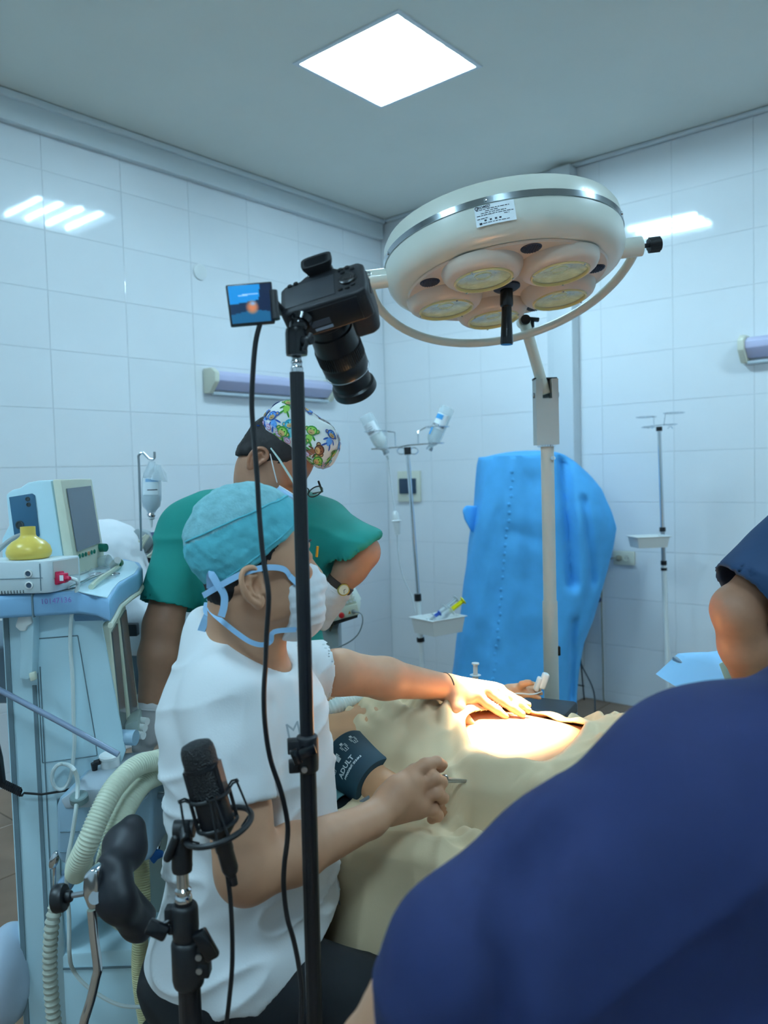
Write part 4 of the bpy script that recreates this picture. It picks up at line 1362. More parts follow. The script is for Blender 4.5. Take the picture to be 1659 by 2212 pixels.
c1_ = mk('clamp_sleeve', MB().lathe([(.0125, 0), (.0175, .002), (.019, .02), (.0185, z1 - .008 - z2 - .006), (.0165, z1 - .008 - z2), (.012, z1 - .008 - z2)], (mx + .001, MDp, z2), [0, 0, 1], 24)
         .box((mx - .018, MDp, z1 - .022), (.016, .018, .022)).box((mx - .016, MDp - .004, z2 + .018), (.012, .012, .012)), M_black, t, bevel=.0025)
kb = np.array([mx - .034, MDp - .014, z1 - .036])
mk('wing_knob', MB().box(kb, (.030, .012, .022), basis([.5, .2, 1], [1, 0, -.4])).cyl(kb, kb + (.018, .01, .010), .004), M_gblack, c1_, bevel=.004)
c2_ = mk('clamp_collar', MB().lathe([(.0125, 0), (.0205, .002), (.0225, .012), (.0225, z2 - z4 - .004), (.020, z2 - z4 + .002), (.0125, z2 - z4 + .002)], (mx + .003, MDp, z4), [0, 0, 1], 24)
         .box((mx + .024, MDp - .004, z2 - .016), (.020, .022, .026)).box((mx + .024, MDp - .004, z3 + .008), (.022, .022, .022)), M_black, t, bevel=.0025)
kb = np.array([P(452, 2022, MDp)[0], MDp - .02, P(452, 2022, MDp)[2]])
mk('wing_knob', MB().box(kb, (.020, .014, .044), basis([-.5, 0, 1])).cyl(kb, kb + (-.014, .012, -.004), .004), M_gblack, c2_, bevel=.005)
for zq in (z2 - .016, z3 + .010):
    mk('screw', MB().cyl((mx + .022, MDp - .018, zq), (mx + .022, MDp - .0155, zq), .0046, n=12), M_steel, c2_, smooth=True)
mk('main_tube', ribbed(np.array([mx + .004, MDp, .25]), np.array([mx + .003, MDp, z4 + .01]), .0155), M_pole, t, smooth=True, angle=60)
for k in range(3):
    a = math.radians(150 + 120 * k); dv = np.array([math.cos(a), math.sin(a), 0])
    b = np.array([mx + .004, MDp, 0])
    lg_ = mk('leg', MB().tube([b + (0, 0, .26) + dv * .01, b + dv * .28 + (0, 0, .01)], .008, 10), M_pole, t, smooth=True)
    mk('rubber_foot', MB().ball(b + dv * .28 + (0, 0, .012), .012, 10), M_blackm, lg_, smooth=True)
# microphone lead
mp = [pl - max_ * .07, P(491, 1880, MDp), P(497, 1935, MDp), P(501, 2000, MDp), P(502, 2060, MDp), P(500, 2110, MDp), P(494, 2170, MDp), P(488, 2240, MDp), P(480, 2500, MDp)]
mp.append(np.array([mp[-1][0], MDp, .006])); mp.append(np.array([mp[-1][0] + .2, MDp - .2, .006]))
tag(mk('microphone_cable', MB().tube(mp, .0033, 8, smooth=6), M_black, smooth=True), 'black lead hanging straight down from the studio microphone', 'cable')
# ================================================================== anaesthesia machine
N = 1.72
M_mw = mat('machine_pale_blue_plastic', (200, 230, 240), rough=.38)
M_mb = mat('machine_blue_band', (140, 186, 222), rough=.4)
M_mg = mat('machine_grey_blue', (150, 178, 196), rough=.4)
M_groove = mat('groove_grey', (110, 132, 142), rough=.6)
M_dark = mat('dark_interior', (52, 62, 66), rough=.7)
M_sage = mat('sage_plastic', (168, 182, 176), rough=.45)
M_mcream = mat('machine_cream', (214, 216, 196), rough=.4)
M_smoke = mat('smoked_window', (70, 84, 90), rough=.1, alpha=.82)
back = np.array([-.24, .62, 0])
mt = thing('anaesthesia_machine', 'pale blue anaesthesia machine trolley with monitor shelf and breathing hoses', 'anaesthesia machine', P(120, 1300, N) * (1, 1, 0) + (0, .3, 0))
def face(pts, d=N): return [P(x, y, d) for x, y in pts]
def ppoly(name, pts, vec, m, parent=mt, d=N, **k):
    return mk(name, MB().prism(face(pts, d), vec), m, parent, **k)
zf = lambda px: None
def down(px, py, d, z=.06):
    p = P(px, py, d); return np.array([p[0], p[1], z])
# body: upper side panel, left column to the floor, base
side = face([(3, 1318), (238, 1318), (236, 1338), (221, 1349), (273, 1622), (262, 1652), (250, 1722), (124, 1726)])
xl = P(3, 1318, N)
side.append(np.array([P(124, 1726, N)[0], N, .07])); side.append(np.array([xl[0], N, .07]))
mk('side_panel', MB().prism(side, back), M_mw, mt, bevel=.006)
base = [np.array([P(130, 2050, N)[0], N, P(130, 2062, N)[2]]), np.array([P(335, 2000, N)[0] + .03, N, P(130, 2050, N)[2]]), np.array([P(335, 2000, N)[0] + .03, N, .07]), np.array([P(130, 2050, N)[0], N, .07])]
mk('drawer_base', MB().prism(base, back), M_mw, mt, bevel=.006)
dz = P(200, 2090, N)[2]
mk('drawer_gap', MB().box((base[0][0] * .5 + base[1][0] * .5, N - .001, dz), (base[1][0] - base[0][0] - .01, .004, .004)), M_groove, mt)
rc_ = [np.array([P(128, 1726, N)[0], N + .14, .2]), np.array([P(128, 1726, N)[0], N + .14, P(128, 1700, N)[2]]), np.array([base[1][0], N + .14, P(128, 1700, N)[2]]), np.array([base[1][0], N + .14, .2])]
mk('recess_back', MB().prism(rc_, (0, .02, 0)), M_sage, mt)
mk('right_wall', MB().box((base[1][0] + .02, N + .30, .33), (.03, .55, .5)), M_sage, mt, bevel=.004)
for (a, b, w) in (((13, 1330), None, .0105), ((75, 1480), None, .0085)):
    x = P(*a, N)[0]; z1 = P(*a, N)[2]
    mk('groove_strip', MB().box((x, N - .001, (z1 + .07) / 2), (w, .004, z1 - .07)), M_groove, mt)
mk('panel_edge', MB().box((P(90, 1500, N)[0], N - .001, .62), (.002, .003, .95)), M_groove, mt)
# panel seams
sm = MB()
def seam(a, b):
    p0, p1 = P(*a, N - .001), P(*b, N - .001)
    sm.tube([p0, p1], .0013, 4)
for a, b in (((78, 1380), (168, 1373)), ((168, 1373), (205, 1590)), ((205, 1590), (210, 1632)), ((210, 1632), (92, 1648)), ((78, 1380), (92, 1648))):
    mk('seam', MB().tube([P(*a, N - .0005), P(*b, N - .0005)], .0013, 4), M_groove, mt)
# lock bar with key
hb = mk('lock_bar', MB().prism(face([(42, 1330), (64, 1322), (74, 1330), (70, 1465), (58, 1470), (40, 1468)], N - .03), (0, .034, 0)), M_mw, mt, bevel=.006)
hp = P(56, 1335, N - .031)
mk('key_lock', MB().lathe([(.0085, 0), (.0085, .004), (.0065, .005), (0, .004)], hp, [0, -1, 0], 18), M_dark, hb, smooth=True)
mk('lock_handle', MB().prism(face([(36, 1352), (44, 1326), (70, 1322), (74, 1345), (62, 1352), (60, 1362), (46, 1362)], N - .028), (0, -.010, 0)), M_wplast, hb, bevel=.004)
mk('lock_foot', MB().prism(face([(66, 1452), (80, 1448), (82, 1466), (70, 1470)], N - .03), (0, -.012, 0)), M_mcream, hb, bevel=.003)
# worktop
ZT, ZB = 1.262, 1.214
plan = [(-150, 1296), (0, 1288), (70, 1284), (165, 1279), (205, 1283), (236, 1296), (246, 1282), (258, 1263), (280, 1248), (298, 1238), (308, 1224), (302, 1214), (272, 1207), (180, 1204), (-150, 1210)]
pts = [PZ(x, y, ZT) for x, y in plan]
mk('worktop', MB().hull8([p - (0, 0, ZT - ZB) for p in pts], pts), M_mb, mt, bevel=.008, seg=3)
inner = [PZ(x, y, ZT + .0015) for x, y in [(-150, 1291), (0, 1283), (70, 1280), (160, 1275), (232, 1290), (243, 1272), (256, 1257), (290, 1238), (300, 1224), (290, 1213), (250, 1208), (-150, 1212)]]
mk('worktop_mat', MB().hull8([p - (0, 0, .003) for p in inner], inner), M_mw, mt, bevel=.001)
lip = [p - (0, 0, ZT - ZB + .003) for p in pts[5:12]]
mk('worktop_trim', MB().tube(lip, .0055, 8), M_mcream, mt, smooth=True)
x0 = P(70, 1300, N)
mk('band_gap', MB().box((pts[2][0], pts[2][1] + .002, (ZT + ZB) / 2), (.003, .012, ZT - ZB + .002)), M_groove, mt)
mk('skirt', MB().prism([P(150, 1319, N), P(160, 1345, N), P(232, 1343, N), P(240, 1310, N), P(238, 1296, N), P(150, 1300, N)], (0, .03, 0)), M_mb, mt, bevel=.003)
text_mesh('10147136', .0165, P(121, 1298, PZ(121, 1282.5, ZT)[1] - .004), [1, 0, .045], [0, 0, 1], mat('purple_marker', (120, 90, 170), rough=.6), 'inventory_number', mt, depth=0.0)
# flow meter windows on the right-hand face
F0, F1 = N + .01, 2.10
def rf(px, py, d): return P(px, py, d)
w1 = [rf(236, 1352, F0), rf(252, 1328, F0 + .10), rf(280, 1606, F0 + .10), rf(262, 1608, F0)]
w2 = [rf(254, 1322, F0 + .11), rf(270, 1298, F0 + .22), rf(306, 1575, F0 + .22), rf(284, 1600, F0 + .11)]
M_win = mat('flowmeter_glass', (92, 104, 108), rough=.12)
for w in (w1, w2):
    n_ = _norm(np.cross(w[1] - w[0], w[3] - w[0]))
    if n_[0] < 0: n_ = -n_
    wf = mk('window_frame', MB().hull8([q - n_ * .02 for q in w], w), M_mcream, mt, bevel=.003)
    c = sum(w) / 4
    iw = [c + (q - c) * np.array([.72, .72, .88]) + n_ * .002 for q in w]
    mk('window_glass', MB().hull8([q - n_ * .004 for q in iw], iw), M_win, wf)
mk('flow_block', MB().prism(face([(268, 1568), (298, 1553), (302, 1590), (285, 1612), (270, 1610)], N + .06), (-.02, .09, 0)), M_sage, mt, bevel=.004)
for k, (px, py) in enumerate(((296, 1556), (291, 1570), (287, 1586))):
    c = P(px, py, N + .06 + .03 * (2 - k))
    mk('flow_knob', MB().cyl(c, c + (.028, -.012, 0), .009, n=16), M_wplast, mt, smooth=True)
c = P(276, 1592, N + .02)
mk('oxygen_knob', MB().cyl(c - (.014, 0, 0), c + (.020, -.006, 0), .017, n=18), M_mg, mt, smooth=True)
# ports and absorber block
c = P(238, 1650, N - .02)
mk('relief_port', MB().lathe([(.020, -.012), (.020, .014), (.022, .016), (.022, .021), (.017, .024), (0, .022)], c, [0, -.12, 1], 24), M_wplast, mt, smooth=True)
ab = face([(121, 1742), (128, 1722), (160, 1712), (318, 1702), (330, 1716), (330, 1850), (318, 1862), (135, 1868), (122, 1850)], N - .14)
abz = mk('absorber_block', MB().prism(ab, (0, .20, 0)), M_mg, mt, bevel=.012, seg=3)
mk('absorber_top', MB().prism(face([(130, 1728), (160, 1708), (310, 1698), (325, 1712), (300, 1726), (200, 1745), (140, 1748)], N - .142), (0, .20, .004)), mat('lilac_grey', (172, 182, 190), rough=.4), abz, bevel=.004)
mk('canister_line', MB().box(P(175, 1796, N - .141), (.085, .002, .0015)), M_groove, abz)
mk('canister_line', MB().box(P(175, 1840, N - .141), (.085, .002, .0015)), M_groove, abz)
c = P(288, 1722, N - .16)
mk('valve_dome', MB().lathe([(.030, 0), (.030, .005), (.024, .007), (.022, .045), (.019, .050), (.019, .056), (.024, .058), (.024, .066), (0, .068)], c, [0, 0, 1], 24), mat('valve_plastic', (180, 205, 218), rough=.15, alpha=.7), abz, smooth=True)
c = P(172, 1730, N - .16)
mk('adjust_knob', MB().lathe([(.018, 0), (.018, .012), (.016, .014), (0, .014)], c, [0, -.3, 1], 16), mat('knob_grey_green', (120, 140, 140), rough=.3), abz, smooth=True)
c = P(328, 1718, N - .10)
mk('drain_spout', MB().cyl(c, c + (.045, -.005, .002), .007, n=12).cyl(c - (.004, 0, 0), c + (.006, 0, 0), .011, n=12), M_steel, abz, smooth=True)
c = P(117, 1858, N - .05)
mk('lever', MB().ball(c, (.010, .008, .022), 14, R=basis([.4, 0, 1])).cyl(c - (0, 0, .01), P(117, 1920, N - .05), .0035, n=8), M_chrome, mt, smooth=True)
c = P(140, 1905, N - .04)
mk('hose_elbow', MB().tube([P(150, 1880, N - .02), P(150, 1895, N - .03), P(140, 1912, N - .05), P(133, 1925, N - .06)], [.017, .017, .017, .015], 14, smooth=3), mat('grey_blue_hose_cuff', (130, 158, 185), rough=.4), mt, smooth=True)
mk('rear_foot', MB().ball(np.array([P(-18, 2060, N - .05)[0], N + .02, P(10, 2065, N - .05)[2] - .085]), (.058, .1, .11), 20), mat('pale_grey_foot', (190, 205, 222), rough=.4), mt, smooth=True)
for sx in (0, 1):
    for sy in (0, 1):
        c = np.array([xl[0] + .06 + sx * .30 + sy * back[0], N + .06 + sy * .55, .037])
        mk('castor', MB().cyl(c - (.014, 0, 0), c + (.014, 0, 0), .037, n=18).box(c + (0, 0, .03), (.02, .03, .03)), M_black, mt, smooth=True)
# rail
mk('grey_rail', MB().tube([P(-60, 1458, N - .06), P(0, 1491, N - .07), P(130, 1560, N - .08), P(256, 1630, N - .09)], .0062, 12), mat('grey_blue_tube', (132, 146, 168), rough=.35), mt, smooth=True)
# corrugated hoses
def corr(pts, r, pitch, amp, k=24):
    p, _ = spline(np.array(pts, dtype=float), np.zeros(len(pts)), 40)
    s = np.concatenate([[0], np.cumsum(np.linalg.norm(np.diff(p, axis=0), axis=1))])
    n = int(s[-1] / pitch * 4)
    ss = np.linspace(0, s[-1], n)
    q = np.stack([np.interp(ss, s, p[:, i]) for i in range(3)], 1)
    rr = r + amp * np.sin(2 * math.pi * ss / pitch)
    return MB().tube(q, rr, k)
M_hose = mat('ivory_corrugated_hose', (222, 226, 202), rough=.35, alpha=.96, spec=.6)
M_hose2 = mat('grey_corrugated_hose', (186, 190, 176), rough=.45)
h1 = [P(420, 1612, 1.66), P(345, 1640, 1.58), P(295, 1655, 1.52), P(248, 1700, 1.46), P(215, 1760, 1.42), P(190, 1820, 1.40), P(168, 1868, 1.42), P(166, 1885, 1.50), P(180, 1860, 1.56)]
h2 = [P(420, 1648, 1.70), P(350, 1672, 1.62), P(310, 1692, 1.56), P(278, 1735, 1.50), P(252, 1790, 1.46), P(236, 1840, 1.44), P(228, 1885, 1.45), P(232, 1925, 1.50), P(262, 1985, 1.56), P(300, 1990, 1.60)]
tag(mk('breathing_hose', corr(h1, .0195, .0058, .0011), M_hose, smooth=True), 'outer ivory corrugated breathing hose arching down to a short loop', 'hose', 'ivory breathing hoses')
tag(mk('breathing_hose', corr(h2, .0195, .0058, .0011), M_hose, smooth=True), 'inner ivory corrugated breathing hose running down behind the black backrest pad', 'hose', 'ivory breathing hoses')
h3 = [P(135, 1920, N - .06), P(122, 1950, N - .09), P(112, 2000, N - .1), P(108, 2060, N - .1), P(109, 2120, N - .1), P(114, 2180, N - .1), P(120, 2240, N - .1), P(130, 2400, N - .1)]
h3.append(np.array([h3[-1][0], h3[-1][1], .10]))
tag(mk('scavenging_hose', corr(h3, .0140, .0135, .0016), M_hose2, smooth=True), 'grey-ivory ribbed scavenging hose hanging down the machine side to the floor', 'hose')
h4 = [P(262, 1985, 1.60) + (.02, .05, .1), P(305, 1860, 1.70), P(308, 1940, 1.68), P(303, 2030, 1.66), P(302, 2100, 1.66), P(312, 2180, 1.66)]
tag(mk('reservoir_hose', corr(h4[1:] + [np.array([h4[-1][0] + .02, 1.66, .2])], .0165, .005, .0008), mat('yellowed_hose', (214, 208, 160), rough=.4), smooth=True), 'yellowed corrugated hose hanging behind the black backrest pad', 'hose')
# hook with blue clip
tag(mk('hose_clip', MB().tube([P(345, 1770, 1.72), P(347, 1800, 1.70), P(342, 1832, 1.69), P(334, 1842, 1.69)], .0035, 8, smooth=3), M_chrome, smooth=True), 'bent chrome hook holding a blue clip beside the surgeon back', 'hook')
tag(mk('blue_clip', MB().prism(face([(318, 1848), (332, 1836), (350, 1842), (352, 1852), (340, 1858), (332, 1868), (326, 1862)], 1.68), (0, .012, 0)), mat('bright_blue_plastic', (30, 110, 190), rough=.4), bevel=.003), 'small bright blue plastic clip hanging on the chrome hook', 'clip')

# --- white monitoring tube with a loop
wt = [(131, 1249), (150, 1249), (166, 1254), (168, 1266), (160, 1300), (153, 1345), (152, 1400), (157, 1470), (159, 1560), (161, 1600), (158, 1640), (152, 1680), (140, 1702), (124, 1704), (114, 1690), (114, 1668), (126, 1652), (142, 1651), (156, 1658), (165, 1674), (168, 1700), (164, 1750), (155, 1810), (146, 1860), (144, 1920), (149, 1980), (150, 2060), (158, 2095), (185, 2128), (225, 2156), (262, 2172), (300, 2175), (345, 2172)]
ds = [N - .045] * 3 + [N - .03] * 2 + [N - .02] * 7 + [N - .022, N - .026, N - .030, N - .032, N - .034, N - .036] + [N - .16] * 3 + [N - .18] * 3 + [N - .15] * 3 + [N - .10] * 6
ds = (ds + [N - .1] * 40)[:len(wt)]
tag(mk('sampling_tube', MB().tube([P(x, y, d) for (x, y), d in zip(wt, ds)], .0042, 8, smooth=5), mat('white_pvc_tube', (214, 224, 222), rough=.35), smooth=True), 'white sampling tube looping down the pale blue machine side', 'tube')
# --- black coiled lead with jack
co = []
for i in range(60):
    s = i / 59
    c = P(0 + 46 * s, 1690 + 22 * s, N - .03); a = 2 * math.pi * i / 5
    co.append(c + np.array([0, .008 * math.cos(a), .008 * math.sin(a)]))
lead = co + [P(52, 1713, N - .02), P(90, 1716, N - .02), P(140, 1708, N - .02), P(180, 1695, N - .022), P(200, 1678, N - .028), P(205, 1660, N - .035)]
t = thing('coiled_lead', 'black coiled lead with an angled jack plug across the machine side', 'cable', P(100, 1715, N - .03))
mk('cord', MB().tube(lead, .0026, 6), M_black, t, smooth=True)
mk('coil_trunk', MB().tube([P(-20, 1580, N - .05), P(-6, 1640, N - .05), P(0, 1688, N - .04)], .012, 10), M_black, t, smooth=True)
mk('jack_plug', MB().tube([P(205, 1668, N - .038), P(204, 1648, N - .038)], [.005, .008], 10).tube([P(204, 1649, N - .038), P(216, 1645, N - .036)], .0065, 10), M_black, t, smooth=True)

# ================================================================== things on the worktop
# gas module box with red connector
B0 = PZ(130, 1282, ZT + .002)[1]
t = thing('gas_module', 'white gas module box with red connector at the front of the worktop', 'medical module', P(60, 1278, B0 + .05))
zb, zt_ = ZT + .003, P(60, 1212, B0)[2]
xr, xlft = P(104, 1240, B0)[0], P(-120, 1240, B0)[0]
pl_ = [(xlft, B0), (xr - .01, B0), (xr + .004, B0 + .008), (xr + .030, B0 + .085), (xr + .030, B0 + .10), (xlft, B0 + .10)]
mk('case', MB().hull8([(x, y, zb) for x, y in pl_], [(x, y, zt_) for x, y in pl_]), mat('module_white', (214, 226, 230), rough=.35), t, bevel=.005)
mk('case_seam', MB().box((P(87, 1240, B0)[0], B0 - .0005, (zb + zt_) / 2), (.0016, .002, zt_ - zb - .012)), M_groove, t)
mk('case_seam', MB().box((P(30, 1249, B0)[0], B0 - .0005, P(30, 1250, B0)[2]), (.12, .002, .0012)), M_groove, t)
for q in ((62, 1239), (64, 1264)):
    c = P(*q, B0)
    bt = mk('connector_ring', MB().lathe([(.0085, 0), (.0085, .004), (.006, .005), (.0055, .001)], c, [0, -1, 0], 20), M_wplast, t, smooth=True)
    mk('connector_core', MB().lathe([(.0058, .0005), (.0055, .003), (0, .003)], c, [0, -1, 0], 16), mat('slate_core', (70, 90, 112), rough=.5), bt, smooth=True)
for k in range(8):
    c = P(4 + 6.7 * k, 1281 - .3 * k, B0)
    mk('vent_slot', MB().box(c + (0, 0, .001), (.0012, .002, .0065)), M_dark, t)
rn = _norm([.9, -.28, 0])
c = P(112, 1249, B0 + .02) + rn * .004
rcx = mk('red_connector', MB().prism([c + (0, -.002, -.014), c + (.006, .020, -.013), c + (.006, .020, .013), c + (0, -.002, .014)], rn * .012)
         .box(c + rn * .02 + (.0, .006, 0), (.020, .018, .020)).cyl(c + rn * .028 + (0, .004, 0), c + rn * .042 + (0, .0, 0), .006, .0045, n=12), mat('crimson_plastic', (190, 30, 72), rough=.4), t, bevel=.002)
mk('connector_tag', MB().box(c + rn * .018 + (.004, -.0045, .001), (.008, .001, .012)), M_label, rcx)
mk('module_face', MB().prism([np.array([xr + .006, B0 + .012, zb + .03]), np.array([xr + .031, B0 + .083, zb + .03]), np.array([xr + .031, B0 + .083, zt_ - .004]), np.array([xr + .006, B0 + .012, zt_ - .004])], (.001, -.0004, 0)), mat('module_face_grey', (196, 196, 192), rough=.4), t)
# yellow face mask standing on the module
MZ = zt_ + .001
mc = P(63, 1200, B0 + .055)
t_ = tag(None or mk('face_mask', MB().lathe([(0, 0), (.040, 0), (.045, .006), (.0465, .014), (.043, .026), (.034, .036), (.022, .043), (.0165, .048), (.0155, .052), (.0155, .068), (.0135, .068), (.013, .05)], np.array([mc[0], mc[1], MZ]), [0, 0, 1], 36), mat('yellow_rubber', (228, 198, 92), rough=.3), smooth=True),
         'translucent yellow rubber breathing mask resting on the white gas module', 'breathing mask')
# patient monitor
D1 = 1.93
vec = np.array([-.012, .235, 0])
zw = ZT + .0045
t = thing('patient_monitor', 'white patient monitor with grey screen and green knob on the worktop', 'monitor', P(80, 1210, D1))
sidep = [(12, 1068), (26, 1058), (42, 1054), (60, 1042), (84, 1038), (110, 1037), (132, 1175), (137, 1205)]
pf = face(sidep, D1)
pf += [np.array([P(138, 1216, D1)[0], D1, zw]), np.array([P(2, 1212, D1)[0], D1, zw]), P(3, 1165, D1), P(18, 1135, D1)]
mk('case', MB().prism(pf, vec), M_mw, t, bevel=.006)
fb = [P(112, 1036, D1 - .002), P(137, 1206, D1 - .002), np.array([P(139, 1216, D1)[0], D1 - .002, zw])]
nf = np.array([.02, 0, 0])
fz = mk('bezel', MB().prism([fb[0], fb[1], fb[2], fb[2] + (.030, 0, 0), fb[1] + (.026, 0, 0), fb[0] + (.022, 0, 0)], vec + np.array([0, .004, 0])), M_mcream, t, bevel=.005)
def sf(a, b):     # a along the screen (0 near,1 far), b from top to bottom
    top_ = fb[0] + (.0225, 0, 0); bot = fb[1] + (.0265, 0, 0)
    return top_ + (bot - top_) * b + vec * a + np.array([.0006, 0, 0])
mk('display', MB().hull8([sf(.10, .12), sf(.90, .10), sf(.90, .90), sf(.10, .93)], [sf(.10, .12) + (.002, 0, 0), sf(.90, .10) + (.002, 0, 0), sf(.90, .90) + (.002, 0, 0), sf(.10, .93) + (.002, 0, 0)]), mat('blank_display', (112, 124, 138), rough=.25), fz)
for k, a in enumerate((.14, .24, .34, .44, .54, .64)):
    mk('key', MB().ball(sf(a, 1.0) + (.002, 0, .001), (.003, .0045, .006), 8), mat('green_key', (24, 120, 100), rough=.4) if k != 3 else mat('orange_key', (220, 150, 110), rough=.4), fz, smooth=True)
c = sf(.88, .97)
mk('rotary_knob', MB().cyl(c, c + (.018, -.006, 0), .012, .011, n=18), MATS['green_key'], fz, smooth=True)
pan = face([(20, 1074), (70, 1066), (76, 1070), (86, 1156), (84, 1160), (36, 1165), (32, 1162)], D1 - .001)
pn = mk('port_panel', MB().prism(pan, (0, -.002, 0)), mat('slate_blue_panel', (52, 96, 124), rough=.45), t, bevel=.0008)
for (x, y, r) in ((60, 1078, .0055), (62, 1090, .0055), (43, 1134, .0105)):
    mk('port', MB().lathe([(r, 0), (r, .002), (r * .75, .0025), (r * .6, .0005), (0, .0005)], P(x, y, D1 - .003), [0, -1, 0], 18), M_dark, pn, smooth=True)
mk('port_cable', MB().tube([P(44, 1156, D1 - .02), P(30, 1162, D1 - .03), P(8, 1178, D1 - .05), P(-30, 1215, D1 - .06)], .0058, 10, smooth=4), mat('grey_cable', (168, 172, 172), rough=.5), t, smooth=True)
# scissors, tubes and film on the worktop
def on(px, py, h=.004): return PZ(px, py, ZT + h)
t = thing('surgical_forceps', 'long steel surgical forceps with ring handles lying on the worktop', 'forceps', on(200, 1250))
fm = MB().tube([on(148, 1270, .006), on(180, 1258, .008), on(200, 1248, .008), on(222, 1240, .008), on(236, 1240, .006)], .0032, 8)
mk('blade', fm, M_steel, t, smooth=True)
mk('blade', MB().tube([on(149, 1268, .010), on(180, 1255, .012), on(196, 1246, .010), on(204, 1243, .008)], .0030, 8), M_steel, t, smooth=True)
for q in ((205, 1240), (243, 1240)):
    mk('finger_ring', MB().torus(on(*q, .007), [0, 0, 1], .015, .0028, 22, 8), M_steel, t, smooth=True)
tag(mk('airway_tube', MB().tube([on(262, 1212, .007), on(258, 1222, .007), on(236, 1238, .012), on(214, 1252, .012), on(197, 1268, .007)], .0062, 10, smooth=4), mat('translucent_tube', (206, 214, 190), rough=.3, alpha=.85), smooth=True),
    'pale translucent airway tube laid across the forceps on the worktop', 'tube')
t = thing('capped_adapter', 'white tube adapter with a green cap on the rear of the worktop', 'adapter', on(252, 1218))
mk('adapter_body', MB().tube([on(246, 1222, .010), on(254, 1210, .028)], [.012, .009], 14), M_wplast, t, smooth=True)
mk('green_cap', MB().cyl(on(254, 1218, .016), on(259, 1216, .016), .010, n=14), mat('deep_green_plastic', (20, 96, 50), rough=.4), t, smooth=True)
Gf = np.zeros((26, 18, 3))
for i in range(26):
    for j in range(18):
        p = on(150 + 100 * i / 25, 1258 - 46 * j / 17 - 6 * i / 25)
        n_ = vnoise(np.array([i * .45, j * .9, 3.3]))
        Gf[i, j] = p + np.array([0, 0, .002 + .020 * max(0, n_) * math.sin(math.pi * i / 25) * math.sin(math.pi * j / 17) ** .5])
tag(mk('plastic_wrapper', MB().grid(Gf), mat('clear_film', (225, 235, 240), rough=.12, alpha=.30), smooth=True), 'crumpled clear plastic wrapper on the worktop in front of the monitor', 'wrapper')
tag(mk('clear_cup', MB().lathe([(.016, 0), (.018, .03), (.0165, .031), (.0145, .002)], on(215, 1216, .016), [1, -.3, .2], 18), mat('clear_cup', (215, 230, 230), rough=.2, alpha=.5), smooth=True), 'small clear plastic cup lying on its side on the worktop', 'cup')

# ================================================================== behind the machine
BD = 2.75
# second trolley / bed with white pillow
M_sheet = mat('white_cotton', (232, 234, 238), rough=.8, bump=.06, bscale=90)
f = Field(P(150, 1420, BD)[0:3] + np.array([-.2, -.35, -.3]), P(350, 1120, BD) + np.array([.15, .35, .1]), .012)
f.ell(P(222, 1190, BD), (.135, .20, .105), k=.04)
f.ell(P(258, 1232, BD - .03), (.075, .18, .09), k=.05)
f.ell(P(190, 1215, BD), (.16, .2, .12), k=.05)
f.cap(P(285, 1250, BD - .05), P(305, 1345, BD - .12), .06, .055, k=.05)
f.cap(P(260, 1260, BD - .02), P(290, 1380, BD - .10), .07, .06, k=.05)
pil = soft('pillow', f, M_sheet, smooth=2, disp=lambda v: .010 * vnoise(v * 14) + .006 * vnoise(v * 30))
tag(pil, 'white cotton pillow and crumpled sheet heaped behind the machine worktop', 'pillow')
t = thing('bed', 'grey bed frame with black rail behind the anaesthesia machine', 'bed', P(330, 1500, BD) * (1, 1, 0))
bz = P(300, 1395, BD)[2]
mk('mattress_base', MB().box(P(330, 1370, BD + .1) * (1, 1, 0) + (-.48, .12, bz - .08), (.9, .55, .20)), mat('grey_vinyl', (96, 116, 130), rough=.5), t, bevel=.02)
mk('rail', MB().box(P(282, 1360, BD - .22), (.05, .03, .04)), M_black, t, bevel=.004)
for sx in (-.5, .35):
    for sy in (-.12, .35):
        b = P(330, 1370, BD + .1) * (1, 1, 0) + (sx - .40, sy + .12, 0)
        mk('leg', MB().cyl(b, b + (0, 0, bz - .17), .02, n=12), M_steel, t, smooth=True)
# drip hook with bag
HD = 2.6
t = thing('drip_hook', 'bent dark steel drip hook rising behind the white pillow', 'drip hook', P(304, 1145, HD))
mk('rod', MB().tube([P(305, 1190, HD), P(304, 1140, HD), P(300, 1000, HD), P(299, 985, HD), P(303, 979, HD), P(309, 978, HD), P(322, 991, HD)], .0042, 8), M_steel, t, smooth=True)
mk('hook_tip', MB().tube([P(334, 976, HD), P(334, 988, HD), P(331, 992, HD), P(322, 991, HD)], .0042, 8), M_steel, t, smooth=True)
t = thing('drip_bag', 'clear soft drip bag with white label hanging from the bent hook', 'drip bag', P(327, 1115, HD))
c0_ = P(327, 1108, HD)
mk('bag', MB().lathe([(0, .0), (.012, .0), (.016, .008), (.028, .022), (.032, .045), (.031, .10), (.026, .13), (.016, .150), (.010, .168), (0, .170)], c0_, [.05, 0, 1], 24), mat('soft_clear_bag', (222, 232, 238), rough=.25, alpha=.5), t, smooth=True)
mk('fluid', MB().lathe([(0, .002), (.012, .004), (.026, .022), (.030, .045), (.030, .060), (0, .060)], c0_, [.05, 0, 1], 24), mat('bag_fluid', (205, 220, 226), rough=.1, alpha=.7), t, smooth=True)
def bagw(a, h, o=.0008): return c0_ + np.array([.05 * h, 0, h]) + (.0322 + o) * np.array([math.cos(a), math.sin(a), 0])
lb = mk('paper_label', MB().grid(np.array([[bagw(a, h) for h in (.060, .115)] for a in np.linspace(-2.2, -.6, 10)])), M_label, t, smooth=True)
mk('blue_print', MB().grid(np.array([[bagw(a, h, .0014) for h in (.102, .112)] for a in np.linspace(-1.9, -.6, 10)])), mat('pale_blue_print', (150, 190, 225), rough=.6), lb, smooth=True)
